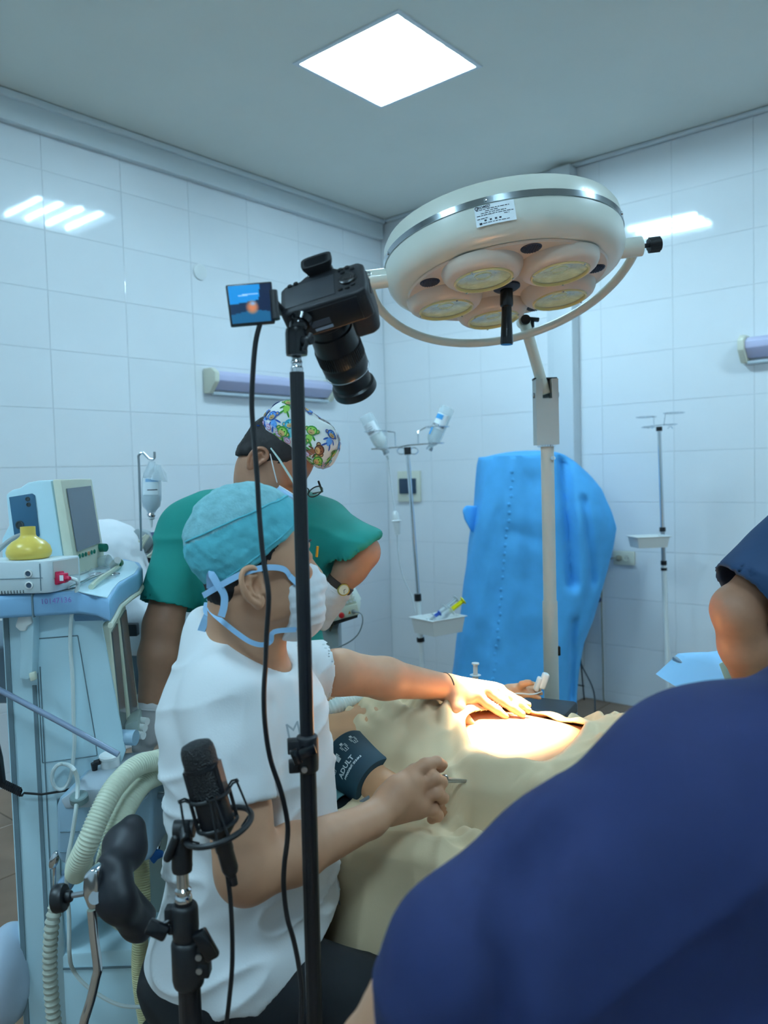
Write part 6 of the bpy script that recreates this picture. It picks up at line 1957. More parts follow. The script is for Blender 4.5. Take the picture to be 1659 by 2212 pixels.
def frame_head(c, f, u):
    f = _norm(f); u = _norm(np.asarray(u) - f * (np.asarray(u) @ f)); r = np.cross(f, u)
    R = np.stack([f, r, u], 1)
    return (lambda a, b, s=0.0: c + f * a + u * b + r * s), R, f, u, r

def ear(name, c, R3, m, parent, scale=1.0, side=1):
    """R3 columns: forward, up, outward"""
    f_, u_, o_ = R3[:, 0], R3[:, 1], R3[:, 2]
    E = lambda a, b, s=0.0: c + scale * (f_ * a + u_ * b + o_ * s)
    F = Field(c - .055 * scale, c + .055 * scale, .0016 * scale)
    F.ell(E(-.002, .004, .002), np.array([.017, .0265, .007]) * scale, R=R3, k=.004)
    F.ell(E(.002, -.022, .002), np.array([.010, .012, .006]) * scale, R=R3, k=.008)
    # helix rim
    pts = [E(.012, .004, .006), E(.014, .018, .008), E(.004, .029, .011), E(-.010, .027, .012), E(-.018, .014, .012), E(-.0175, -.002, .011), E(-.012, -.016, .008), E(-.002, -.026, .006)]
    pp_, _ = spline(np.array(pts), np.zeros(len(pts)), 4)
    F.chain(list(pp_), [.0036 * scale] * len(pp_), k=.003)
    ah = [E(.006, .016, .008), E(-.004, .017, .010), E(-.009, .006, .010), E(-.007, -.007, .009), E(.000, -.014, .008)]
    F.chain(ah, [.0028 * scale] * 5, k=.004)
    F.cap(E(.012, -.001, .007), E(.011, -.009, .007), .004 * scale, k=.004)     # tragus
    F.ell(E(.002, .000, .010), np.array([.0062, .0105, .0075]) * scale, R=R3, k=.003, op='sub')
    F.ell(E(-.011, .013, .013), np.array([.0035, .010, .004]) * scale, R=R3, k=.002, op='sub')
    return soft(name, F, m, parent, smooth=1)

def ribbon(pts, w, th, nrm, smooth=5):
    """flat band through pts; nrm: surface normal hint (fixed or per point)"""
    pts = np.array(pts, dtype=float)
    p, _ = spline(pts, np.zeros(len(pts)), smooth)
    n = len(p)
    tg_ = np.gradient(p, axis=0); tg_ /= np.linalg.norm(tg_, axis=1, keepdims=True)
    v = []
    for i in range(n):
        nn = nrm(p[i]) if callable(nrm) else np.array(nrm, dtype=float)
        nn = _norm(nn - tg_[i] * (nn @ tg_[i])); sd = np.cross(tg_[i], nn)
        v += [p[i] + sd * w / 2, p[i] + sd * w / 2 + nn * th, p[i] - sd * w / 2 + nn * th, p[i] - sd * w / 2]
    f = []
    for i in range(n - 1):
        for k in range(4):
            j = (k + 1) % 4
            f.append((4 * i + k, 4 * i + j, 4 * i + 4 + j, 4 * i + 4 + k))
    f += [(3, 2, 1, 0), tuple(4 * (n - 1) + k for k in range(4))]
    return MB().add(v, f)

# ------------------------------------------------------------------ the seated surgeon
HD_ = 1.37
hc = P(548, 1177, HD_)
H, HR, hf, hu, hr = frame_head(hc, [.93, .34, .10], [-.10, .02, 1.0])
sg = thing('person', 'seated surgeon in white T-shirt, turquoise cap and white mask operating', 'person', np.array([P(500, 2100, 1.40)[0], 1.40, 0]))
F = Field([-.50, 1.10, .50], [.36, 2.02, 1.62], .0042)
# head
F.ell(H(-.012, .008), (.092, .074, .086), R=HR, k=.02)
F.ell(H(.030, -.045), (.060, .064, .075), R=HR, k=.03)
F.ell(H(.046, -.105), (.042, .048, .046), R=HR, k=.03)       # jaw
F.ell(H(.066, -.138), (.020, .024, .018), R=HR, k=.02)       # chin
F.ell(H(.010, -.098, .048), (.035, .014, .030), R=HR, k=.02)  # jaw angle
F.ell(H(.010, -.098, -.048), (.035, .014, .030), R=HR, k=.02)
F.cap(H(.083, -.030), H(.103, -.072), .009, .013, k=.014)    # nose
F.cap(H(.080, -.012, .040), H(.088, -.010, -.040), .010, .010, k=.014)   # brow
F.ell(H(.066, -.058, .044), (.020, .018, .014), R=HR, k=.015)  # cheek
F.ell(H(.066, -.058, -.044), (.020, .018, .014), R=HR, k=.015)
F.ell(H(.094, -.032, .033), (.014, .014, .010), R=HR, k=.010, op='sub')  # eye sockets
F.ell(H(.094, -.032, -.033), (.014, .014, .010), R=HR, k=.010, op='sub')
F.ell(H(.081, -.033, .032), (.012, .012, .012), R=HR, k=.004)
F.ell(H(.081, -.033, -.032), (.012, .012, .012), R=HR, k=.004)
# neck, torso core
nb = P(505, 1448, 1.43)
F.cap(H(-.036, -.085), nb, .054, .060, k=.03)
F.cap(H(.004, -.110), P(556, 1440, 1.42), .040, .050, k=.03)
F.cap(P(520, 1500, 1.45), P(530, 1800, 1.45), .10, .10, k=.05)
# near (right) arm
s0, e0, w0 = P(492, 1505, 1.315), P(532, 1888, 1.225), P(800, 1772, 1.405)
F.cap(P(520, 1490, 1.42), s0, .07, .058, k=.03)
F.cap(s0, e0, .056, .043, k=.02)
F.cap(P(520, 1760, 1.25), P(528, 1850, 1.232), .048, .045, k=.02)
F.cap(e0, e0 + (w0 - e0) * .35, .045, .047, k=.02)
F.cap(e0 + (w0 - e0) * .35, w0, .046, .030, k=.02)
# far (left) arm
s1, e1, w1_ = P(590, 1465, 1.62), P(735, 1452, 1.67), P(966, 1484, 1.82)
F.cap(P(560, 1480, 1.52), s1, .07, .056, k=.03)
F.cap(s1, e1, .055, .046, k=.02)
F.cap(e1, e1 + (w1_ - e1) * .4, .046, .044, k=.02)
F.cap(e1 + (w1_ - e1) * .4, w1_, .044, .029, k=.02)
# right hand closed on the needle holder, back of the hand towards the viewer
q = lambda x, y, d: P(x, y, d)
F.cap(w0, q(845, 1735, 1.445), .030, .030, k=.012)
F.cap(q(845, 1728, 1.445), q(888, 1690, 1.465), .032, .026, k=.012)
F.cap(q(842, 1752, 1.455), q(900, 1742, 1.475), .028, .024, k=.012)
F.cap(q(860, 1705, 1.45), q(905, 1735, 1.47), .026, .024, k=.012)
fing = [[(888, 1672, 1.468), (918, 1652, 1.475), (944, 1646, 1.492), (958, 1652, 1.508)],      # index along the handle
        [(906, 1698, 1.470), (938, 1680, 1.468), (955, 1690, 1.488), (946, 1704, 1.512)],
        [(912, 1722, 1.474), (943, 1712, 1.468), (957, 1724, 1.488), (945, 1736, 1.512)],
        [(906, 1748, 1.480), (934, 1748, 1.474), (946, 1762, 1.492), (932, 1770, 1.512)]]
for g in fing:
    F.chain([q(*p_) for p_ in g], [.0142, .0124, .0112, .0095], k=.005)
F.chain([q(862, 1690, 1.475), q(895, 1664, 1.495), q(930, 1658, 1.508), q(952, 1660, 1.514)], [.016, .0125, .0108, .0088], k=.006)   # thumb
# left hand spread flat on the patient
k_ = [(1030, 1502, 1.806), (1052, 1492, 1.822), (1070, 1488, 1.838), (1080, 1490, 1.855)]
for x, y, d in k_:
    F.cap(w1_ + (0, 0, -.002), q(x, y, d), .026, .0145, k=.012)
F.cap(q(985, 1500, 1.81), q(1012, 1512, 1.80), .024, .016, k=.012)
lf = [[k_[0], (1052, 1520, 1.800), (1074, 1534, 1.794), (1092, 1548, 1.790)],
      [k_[1], (1080, 1512, 1.812), (1106, 1528, 1.803), (1128, 1543, 1.797)],
      [k_[2], (1098, 1504, 1.828), (1122, 1520, 1.818), (1141, 1534, 1.812)],
      [k_[3], (1104, 1504, 1.850), (1124, 1514, 1.842), (1142, 1523, 1.836)]]
for g, r in zip(lf, (.0112, .0115, .0108, .0095)):
    F.chain([q(*p_) for p_ in g], [r * 1.12, r, r * .92, r * .78], k=.004)
F.chain([q(985, 1506, 1.80), q(992, 1532, 1.775), q(1004, 1552, 1.765), q(1018, 1563, 1.762)], [.021, .0145, .0118, .0095], k=.008)
soft('body', F, M_skinA, sg, smooth=1)
# ear and facial details
eR = np.stack([_norm(hf * .95 - hr * .25), hu, _norm(hr + hf * .25)], 1)
eR[:, 1] = _norm(hu * .97 - hf * .15); eR[:, 2] = np.cross(eR[:, 0], eR[:, 1]); eR[:, 2] *= np.sign(eR[:, 2] @ hr)
ear('ear', H(-.026, -.064, .0765), eR, M_skinA, sg, 1.12)
mk('eyelash', MB().tube([H(.080, -.037, .044), H(.088, -.036, .037), H(.093, -.035, .030)], .0012, 6), M_hair, sg)
mk('eyebrow', MB().tube([H(.074, -.012, .052), H(.086, -.006, .044), H(.094, -.006, .030)], [.0015, .003, .002], 6), M_hair, sg)
mk('mole', MB().ball(P(549, 1344, 1.372), .0022, 8), M_hair, sg)
# hair under the cap
Fh = Field(hc - .15, hc + .15, .004)
Fh.ell(H(-.014, .004), (.0955, .0775, .090), R=HR, k=.0)
Fh.ell(H(-.062, -.072), (.030, .052, .030), R=HR, k=.02)
Fh.plane(H(.045, 0), hf)
Fh.fn(lambda d, p: np.maximum(d, -((p - hc) @ hu) - .060 - .55 * ((p - hc) @ hf) * -1 * (((p - hc) @ hf) < 0) * 1.0 - .04 * (((p - hc) @ hf) < -.03)))
soft('hair', Fh, M_hair, sg, smooth=1, disp=lambda v: .0012 * vnoise(v * 200))
# cap
Fc = Field(hc - .16, hc + .16, .0035)
Fc.ell(H(-.012, .012), (.106, .088, .099), R=HR, k=.0)
nb_ = _norm(hf * .50 - hu * .86)
Fc.plane(H(-.070, -.060), nb_)
vC, fC = Fc.mesh(2)
dcap = .0022 * vnoise(vC * 55) + .0014 * vnoise(vC * 120)
vC = vC + vnormals(vC, fC) * dcap[:, None]
cc = vC[fC].mean(1) - hc
seam_f = lambda p: (p @ hu) - .34 * (p @ hf) - .058
top_ = seam_f(cc) > 0
mbc = MB(); mbc.v = [vC]; mbc.f = [tuple(x) for x in fC.tolist()]; mbc.m = top_.astype(int).tolist(); mbc.n = len(vC)
cap_o = mk('surgical_cap', mbc, [M_turq, M_gauze], sg); cap_o.data.shade_smooth()
bvc = BVHTree.FromPolygons([Vector(x) for x in vC], [tuple(x) for x in fC.tolist()])
def on_cap(bv, c, d, off=.001):
    hit = bv.ray_cast(Vector(c) + Vector(_norm(d)) * .3, -Vector(_norm(d)))
    return np.array(hit[0]) + np.array(hit[1]) * off if hit[0] else None
def cap_curve(bv, c, dirs, off=.0012):
    return [p_ for p_ in (on_cap(bv, c, d, off) for d in dirs) if p_ is not None]
sd_ = []
for a in np.linspace(-1.0, 1.0, 20):
    e_ = hf * a * .105
    b_ = .34 * a * .105 + .058
    s_ = math.sqrt(max(0, 1 - (a * .95) ** 2 - (b_ / .12) ** 2)) * .085
    sd_.append(e_ + hu * b_ + hr * s_)
mk('cap_seam', MB().tube(cap_curve(bvc, hc, sd_), .0016, 6, smooth=2), M_turq, cap_o, smooth=True)
bd = []
for a in np.linspace(-.55, .98, 18):
    e_ = H(-.070, -.060) - hc + _norm(hf * .86 + hu * .5) * (a + .55) * .118 + hr * (.088 * math.sqrt(max(0.02, 1 - a * a)))  - nb_ * .010
    bd.append(e_)
mk('brim_band', MB().tube(cap_curve(bvc, hc, bd), .0014, 6, smooth=2), M_turq, cap_o, smooth=True)
# mask with pleats and ties
Fm = Field(hc + hf * .06 - hu * .09 - .12, hc + hf * .06 - hu * .09 + .12, .0032)
Fm.ell(H(.044, -.100), (.064, .066, .068), R=HR, k=.0)
Fm.cap(H(.082, -.056), H(.100, -.082), .012, .016, k=.03)
Fm.ell(H(.060, -.140), (.042, .046, .036), R=HR, k=.03)
Fm.fn(lambda d, p: np.maximum(d, .034 - .12 * np.abs(((p - hc) @ hu) + .100) * 0 + .10 * (((p - hc) @ hu) + .1) * 0 - ((p - hc) @ hf) - 6.0 * np.clip(np.abs((p - hc) @ hu + .105) - .02, 0, 1) ** 2 * -1 * -1))
mo = soft('surgical_mask', Fm, M_mask, sg, smooth=2, disp=lambda v: .0009 * np.sin(((v - hc) @ hu) * 330 + 1.0) * (np.abs((v - hc) @ hu + .10) < .05) + .0015 * vnoise(v * 70))
outw = lambda p_: p_ - H(-.01, -.05)
tl = H(.040, -.058, .066); bl = H(.040, -.150, .054)
knot = P(462, 1246, 1.30)
mk('mask_tie', ribbon([tl, H(.030, -.044, .0745), H(.004, -.036, .083), H(-.030, -.036, .088), H(-.060, -.046, .078), H(-.085, -.060, .045), H(-.098, -.070, .012)], .010, .0012, outw), M_tie, mo, smooth=True)
mk('mask_tie', ribbon([H(-.088, -.058, .035), P(455, 1240, 1.29), P(470, 1262, 1.285), P(484, 1285, 1.285), P(484, 1310, 1.285), P(478, 1332, 1.285)], .012, .0012, [0, -1, .1]), M_tie, mo, smooth=True)
mk('mask_tie', ribbon([tl, H(.060, -.085, .060), H(.064, -.105, .058), H(.055, -.135, .055), bl], .011, .0014, outw), M_tie, mo, smooth=True)
mk('mask_tie', ribbon([bl, P(592, 1365, 1.315), P(585, 1385, 1.325), P(566, 1393, 1.318), P(540, 1386, 1.312), P(510, 1366, 1.312), P(485, 1346, 1.312), P(464, 1328, 1.325), P(450, 1312, 1.345)], .0085, .0012, [0, -1, .2]), M_tie, mo, smooth=True)
mk('mask_tie', ribbon([P(450, 1300, 1.36), P(460, 1296, 1.35), P(464, 1310, 1.345), P(456, 1325, 1.345), P(446, 1320, 1.35), P(448, 1302, 1.36)], .011, .0014, [0, -1, 0]), M_tie, mo, smooth=True)
mk('mask_tie', ribbon([P(454, 1318, 1.35), P(446, 1335, 1.35), P(438, 1355, 1.36), P(432, 1372, 1.37)], .014, .0012, [-.3, -1, 0]), M_tie, mo, smooth=True)
# T-shirt
Fs = Field([-.52, 1.10, .50], [.05, 1.85, 1.40], .005)
Fs.ell(P(535, 1590, 1.47), (.155, .195, .175), k=.06)
Fs.ell(P(505, 1500, 1.47), (.115, .165, .10), k=.06)
Fs.ell(P(548, 1840, 1.46), (.158, .165, .24), k=.08)
Fs.ell(P(520, 2050, 1.43), (.165, .17, .13), k=.06)
Fs.cap(P(505, 1478, 1.36), s0 + (0, 0, .004), .074, .068, k=.05)
he = s0 + (e0 - s0) * .62
Fs.cap(s0, he, .069, .069, k=.03)
Fs.cap(P(545, 1465, 1.55), s1, .078, .070, k=.05)
Fs.cap(s1, P(704, 1446, 1.665), .068, .064, k=.03)
Fs.cap(P(478, 1385, 1.425), P(545, 1440, 1.44), .072, .085, k=.04)
# cut: neckline, sleeve hems, lower hem
nn_ = _norm([.62, -.12, .78])
Fs.cap(P(530, 1310, 1.405), P(556, 1425, 1.42), .064, .062, k=.004, op='sub')
Fs.plane(P(447, 1322, 1.42), _norm([.57, -.10, .82]), k=.006)
def hem(d, p):
    t1 = (p - he) @ _norm(e0 - s0)
    near_arm = np.linalg.norm((p - he) - t1[..., None] * _norm(e0 - s0), axis=-1) < .095
    d = np.where(near_arm & (p[..., 1] < 1.31), np.maximum(d, t1), d)
    zc = .612 + np.clip(p[..., 0] + .235, 0, 1) * .62
    return np.maximum(d, zc - p[..., 2])
Fs.fn(hem)
ah_ = _norm(e0 - s0)
Fs.cap(he - ah_ * .014, he + ah_ * .10, .058, k=.002, op='sub')
Fs.fn(lambda d, p: np.maximum(d, (p - P(706, 1446, 1.666)) @ _norm(np.array(e1) - s1)) )
Fs.cap(P(700, 1446, 1.664), P(740, 1450, 1.69), .058, k=.003, op='sub')
for a_, b_ in (((594, 1520, 1.292), (606, 1600, 1.268)), ((606, 1600, 1.268), (606, 1712, 1.262))):
    Fs.cap(P(*a_), P(*b_), .007, .008, k=.016, op='sub')
def shirt_disp(v):
    a = vnoise(v * np.array([7, 7, 13]) + 3.1); b = vnoise(v * np.array([13, 13, 22]) + 8.2)
    r = (1 - np.abs(vnoise(v * np.array([5, 5, 11]) + 1.7))) ** 3
    low = np.clip((1.15 - v[:, 2]) / .4, 0, 1)
    sup = np.clip(np.linalg.norm(v - he, axis=1) / .09 - .5, .15, 1)
    dg_ = (1 - np.abs(vnoise(np.stack([(v[:, 0] + v[:, 2] * .6) * 5, v[:, 1] * 4, (v[:, 2] - v[:, 0] * .5) * 17], -1) + 5.5))) ** 4
    return ((.004 * a + .002 * b + (.010 * r - .003) * (.35 + .65 * low)) + .011 * dg_ * (.35 + .65 * low)) * sup
shirt = soft('tshirt', Fs, M_white, sg, smooth=2, disp=shirt_disp)
M_emb = mat('grey_embroidery', (186, 194, 198), rough=.7)
text_mesh('M', .034, P(634, 1578, 1.27), [.92, .35, .14], [-.12, .1, 1], M_emb, 'embroidery', shirt, depth=0)
# trousers, shoes
Fp = Field([-.52, 1.10, .0], [.36, 2.05, .78], .009)
hpR, hpL = P(505, 2110, 1.36), P(520, 2090, 1.54)
knR, knL = np.array([.10, 1.38, .50]), np.array([.08, 1.72, .50])
Fp.ell(P(500, 2090, 1.44), (.165, .18, .115), k=.05)
Fp.cap(hpR, knR, .095, .068, k=.04); Fp.cap(hpL, knL, .095, .068, k=.04)
anR, anL = np.array([.03, 1.36, .09]), np.array([.02, 1.74, .09])
Fp.cap(knR, anR, .064, .048, k=.03); Fp.cap(knL, anL, .064, .048, k=.03)
soft('trousers', Fp, M_pants, sg, smooth=2, disp=lambda v: .006 * vnoise(v * 12) + .004 * (1 - np.abs(vnoise(v * np.array([9, 9, 16])))) ** 3)
for an in (anR, anL):
    Fo = Field(an + (-.10, -.08, -.10), an + (.24, .08, .06), .007)
    Fo.cap(an + (-.02, 0, -.05), an + (.15, 0, -.058), .042, .038, k=.02); Fo.cap(an, an + (0, 0, -.04), .045, k=.02)
    Fo.plane([0, 0, .004], [0, 0, -1])
    soft('shoe', Fo, mat('black_shoe', (24, 26, 30), rough=.4), sg, smooth=1)
# drawstring and wrist band
mk('drawstring', MB().tube([P(733, 1945, 1.50), P(738, 1958, 1.495), P(736, 1972, 1.495)], .003, 6).tube([P(738, 1945, 1.50), P(742, 1960, 1.495), P(742, 1972, 1.495)], .003, 6), mat('grey_cord', (150, 152, 160), rough=.8), sg)
wd_ = _norm(w1_ - e1)
mk('wrist_band', MB().torus(w1_ + wd_ * -.002, _norm(wd_ + np.array([.1, 0, .25])), .0315, .0022, 32, 8), M_blackm, sg, smooth=True)
# needle holder in the right hand
t = thing('needle_holder', 'slim steel needle holder gripped in the surgeon right hand', 'needle holder', P(1000, 1690, 1.55))
n0, n1 = P(948, 1688, 1.490), P(1052, 1688, 1.63)
mk('shaft', MB().tube([n0, (n0 + n1) / 2, n1], [.0032, .0030, .0018], 8), M_steel, t, smooth=True)
mk('shaft', MB().tube([n0 + (0, 0, .006), (n0 + n1) / 2 + (0, 0, .002), n1], [.0028, .0026, .0016], 8), M_steel, t, smooth=True)
mk('ring_handle', MB().torus(n0 + (-.012, -.006, -.006), [.2, 1, .3], .010, .0024, 18, 8), M_steel, t, smooth=True)
mk('ratchet', MB().torus(n0 + (.012, .012, .002), [.2, 1, .3], .006, .0018, 14, 6), M_steel, t, smooth=True)
mk('suture', MB().tube([n1, P(1062, 1694, 1.63), P(1068, 1702, 1.62), P(1060, 1706, 1.62)], .0008, 5, smooth=4), M_blackm, t)

# ------------------------------------------------------------------ the anaesthetist in green
AD = 2.14
hc2 = P(607, 987, 2.08)
H2, HR2, f2, u2, r2 = frame_head(hc2, [.63, -.12, -.76], [.77, .0, .64])
an_ = thing('person', 'standing anaesthetist in green scrubs and monkey-print cap leaning over the patient', 'person', np.array([P(560, 1300, 2.2)[0], 2.22, 0]))
F = Field([-.78, 1.90, .68], [.10, 2.45, 1.78], .0055)
F.ell(H2(-.012, .010), (.096, .077, .090), R=HR2, k=.02)
F.ell(H2(.030, -.045), (.062, .066, .078), R=HR2, k=.03)
F.ell(H2(.048, -.105), (.044, .050, .046), R=HR2, k=.03)
F.ell(H2(.066, -.135), (.020, .026, .020), R=HR2, k=.02)
F.cap(H2(.085, -.030), H2(.108, -.072), .009, .014, k=.014)
F.cap(H2(.080, -.010, .040), H2(.080, -.010, -.040), .011, .011, k=.014)
F.ell(H2(.096, -.032, .034), (.014, .014, .010), R=HR2, k=.010, op='sub')
F.ell(H2(.096, -.032, -.034), (.014, .014, .010), R=HR2, k=.010, op='sub')
F.cap(H2(-.022, -.072), P(556, 1110, 2.19), .052, .066, k=.03)
F.cap(H2(.004, -.100), P(580, 1110, 2.17), .042, .06, k=.03)
F.cap(P(560, 1150, 2.22), P(570, 1360, 2.24), .12, .12, k=.05)
aS, aE, aW = P(402, 1145, 2.19), P(352, 1352, 2.12), P(325, 1545, 2.06)
F.cap(P(470, 1130, 2.2), aS, .07, .058, k=.03); F.cap(aS, aE, .058, .050, k=.02)
F.cap(aE, aE + (aW - aE) * .35, .052, .052, k=.02); F.cap(aE + (aW - aE) * .35, aW, .051, .033, k=.02)
bS, bE, bW = P(700, 1135, 2.24), P(782, 1192, 2.12), P(722, 1280, 2.12)
F.cap(P(620, 1155, 2.22), bS + (0, 0, -.012), .06, .054, k=.03); F.cap(bS, bE, .056, .046, k=.02); F.cap(bE, bE + (bW - bE) * .4, .046, .043, k=.02)
F.cap(bE + (bW - bE) * .4, bW, .043, .030, k=.02)
for w_, pts in ((aW, [(318, 1580, 2.05), (312, 1605, 2.05)]), (bW, [(708, 1302, 2.13), (700, 1325, 2.15)])):
    F.cap(w_, P(*pts[0]), .031, .032, k=.02, flat=([0, 1, 0], .7)); F.cap(P(*pts[0]), P(*pts[1]), .032, .026, k=.02, flat=([0, 1, 0], .7))
soft('body', F, M_skinB, an_, smooth=1)
eR = np.stack([f2, u2, r2], 1)
eR[:, 0] = _norm(f2 * .96 - r2 * .22); eR[:, 2] = _norm(np.cross(eR[:, 0], eR[:, 1])); eR[:, 2] *= np.sign(eR[:, 2] @ r2)
ear('ear', H2(-.020, -.042, .077), eR, M_skinB, an_, 1.08)
Fh = Field(hc2 - .15, hc2 + .15, .0045)
Fh.ell(H2(-.014, .010), (.0995, .0800, .094), R=HR2, k=0)
Fh.ell(H2(-.062, -.05), (.034, .058, .045), R=HR2, k=.02)
Fh.fn(lambda d, p: np.maximum(d, np.maximum(((p - hc2) @ f2) - .040, -.034 - ((p - hc2) @ u2) - 1.0 * np.clip(-.02 - ((p - hc2) @ f2), 0, .06) * .9)))
soft('hair', Fh, M_hair, an_, smooth=1, disp=lambda v: .0014 * vnoise(v * 180))
# gloves
for nm, w_, pts in (('g', aW, None), ('h', bW, None)):
    F = Field(w_ - .15, w_ + .15, .0045)
    if nm == 'g':
        F.cap(aW + (aE - aW) * .06, aW, .040, .036, k=.01)
        F.cap(aW, P(318, 1582, 2.05), .036, .036, k=.02, flat=([0, 1, 0], .75))
        F.cap(P(318, 1582, 2.05), P(306, 1612, 2.04), .035, .026, k=.02, flat=([0, 1, 0], .75))
        for x, y, d in ((292, 1618, 2.02), (300, 1626, 2.02), (310, 1630, 2.03), (322, 1628, 2.04)):
            F.cap(P(308, 1606, 2.04), P(x, y, d), .014, .010, k=.008)
    else:
        F.cap(bW + (bE - bW) * .04, bW, .038, .035, k=.01)
        F.cap(bW, P(708, 1302, 2.13), .036, .036, k=.02, flat=([0, 1, 0], .75))
        F.cap(P(708, 1302, 2.13), P(699, 1345, 2.14), .034, .022, k=.02, flat=([0, 1, 0], .75))
        F.cap(P(704, 1290, 2.10), P(690, 1312, 2.10), .013, .010, k=.008)
    g_ = soft('glove', F, M_glove, an_, smooth=1, disp=lambda v: .0016 * vnoise(v * 70))
cuffp = aW + (aE - aW) * .06
mk('glove_cuff', MB().torus(cuffp, _norm(aE - aW), .040, .0028, 30, 8), M_glove, an_, smooth=True)
mk('glove_cuff', MB().torus(bW + (bE - bW) * .05, _norm(bE - bW), .036, .0026, 30, 8), M_glove, an_, smooth=True)
# watch
wc = bW + (bE - bW) * .20; wx = _norm(bE - bW)
wt_ = mk('watch_strap', MB().lathe([(.0375, -.010), (.039, -.008), (.040, .008), (.0375, .010)], wc, wx, 32), mat('brown_leather', (58, 40, 34), rough=.5), an_, smooth=True)
wn = _norm(np.array([.45, -.9, .05]) - wx * (np.array([.45, -.9, .05]) @ wx))
mk('watch_case', MB().lathe([(.0, 0), (.0165, 0), (.0175, .003), (.0165, .007), (.014, .008), (.014, .0065), (0, .0065)], wc + wn * .038, wn, 28), mat('gold', (212, 188, 110), rough=.25, metal=1.0), wt_, smooth=True)
mk('watch_dial', MB().lathe([(0, .0068), (.0135, .0068)], wc + wn * .038, wn, 24), mat('ivory_dial', (228, 226, 204), rough=.4), wt_)
mk('watch_hand', MB().tube([wc + wn * .0455, wc + wn * .0455 + np.array([0, 0, -.009])], .0008, 5).tube([wc + wn * .0455, wc + wn * .0455 + np.array([.006, .003, .003])], .0008, 5), M_black, wt_)
# scrub top
Fs = Field([-.80, 1.92, .70], [.12, 2.46, 1.56], .0065)
Fs.ell(P(560, 1200, 2.22), (.20, .135, .20), k=.06)
Fs.ell(P(570, 1380, 2.24), (.17, .13, .24), k=.08)
Fs.cap(P(480, 1105, 2.2), aS + (0, 0, .004), .078, .072, k=.05)
aH = aS + (aE - aS) * .80
Fs.cap(aS, aH, .075, .076, k=.03)
Fs.cap(P(620, 1105, 2.22), bS, .078, .070, k=.05)
bH = bS + (bE - bS) * .98
Fs.cap(bS, bE, .074, .072, k=.03)
bP = P(762, 1202, 2.08); bN = _norm([.60, -.10, -.78])
Fs.cap(P(660, 1150, 2.2), P(735, 1195, 2.14), .08, .055, k=.04)
Fs.cap(P(545, 1060, 2.19), P(550, 1110, 2.2), .085, .11, k=.05)
Fs.plane(P(545, 1066, 2.19), _norm([.05, -.30, 1]), k=.01)
Fs.cap(P(560, 1030, 2.15), P(566, 1085, 2.14), .070, .050, k=.01, op='sub')
def hem2(d, p):
    ax_ = _norm(aE - aS); t1 = (p - aH) @ ax_
    na = np.linalg.norm((p - aH) - t1[..., None] * ax_, axis=-1) < .12
    d = np.where(na & (p[..., 0] < aH[0] + .085), np.maximum(d, t1), d)
    t2 = (p - bP) @ bN
    return np.where((p[..., 0] > P(716, 1200, 2.1)[0]) & (p[..., 2] < 1.45), np.maximum(d, t2), d)
Fs.fn(hem2)
Fs.cap(aH - _norm(aE - aS) * .012, aE, .066, .066, k=.003, op='sub')
Fs.cap(bE + (bW - bE) * .05, bE + (bW - bE) * .7, .060, .060, k=.003, op='sub')
Fs.plane([0, 0, .86], [0, 0, -1])
def scrub_disp(v):
    r = (1 - np.abs(vnoise(v * np.array([6, 6, 9]) + 2.4))) ** 3
    return .004 * vnoise(v * 9) + .010 * r - .003
top_g = soft('scrub_top', Fs, M_green, an_, smooth=2, disp=scrub_disp)
# trousers
Fp = Field([-.62, 2.0, .0], [.02, 2.48, .98], .011)
hx2 = P(570, 1400, 2.24)[0]
for s in (-1, 1):
    Fp.cap([hx2 + s * .085, 2.24, .88], [hx2 + s * .10, 2.25, .48], .10, .075, k=.04)
    Fp.cap([hx2 + s * .10, 2.25, .48], [hx2 + s * .10, 2.26, .08], .075, .065, k=.03)
Fp.ell([hx2, 2.24, .88], (.18, .125, .10), k=.04)
soft('trousers', Fp, mat('dark_green_trousers', (16, 96, 84), rough=.85), an_, smooth=2, disp=lambda v: .006 * vnoise(v * 10))
for s in (-1, 1):
    a_ = np.array([hx2 + s * .10, 2.24, .06])
    Fo = Field(a_ + (-.08, -.22, -.06), a_ + (.08, .10, .07), .008)
    Fo.cap(a_ + (0, .02, -.015), a_ + (0, -.14, -.024), .044, .038, k=.02)
    Fo.plane([0, 0, .004], [0, 0, -1])
    soft('shoe', Fo, M_wplast, an_, smooth=1)
# pocket, pen, stethoscope
pk = P(706, 1196, 2.06)
bvg = BVHTree.FromObject(top_g, bpy.context.evaluated_depsgraph_get()) if False else None
mk('pen', MB().cyl(P(684, 1203, 2.085), P(686, 1180, 2.082), .0035, n=8), mat('orange_pen', (236, 160, 40), rough=.4), an_, smooth=True)
st_ = [P(548, 1012, 2.14), P(530, 1024, 2.11), P(517, 1048, 2.08), P(510, 1080, 2.05), P(505, 1110, 2.03)]
mk('stethoscope_tube', MB().tube(st_, .0065, 10, smooth=4), M_black, an_, smooth=True)
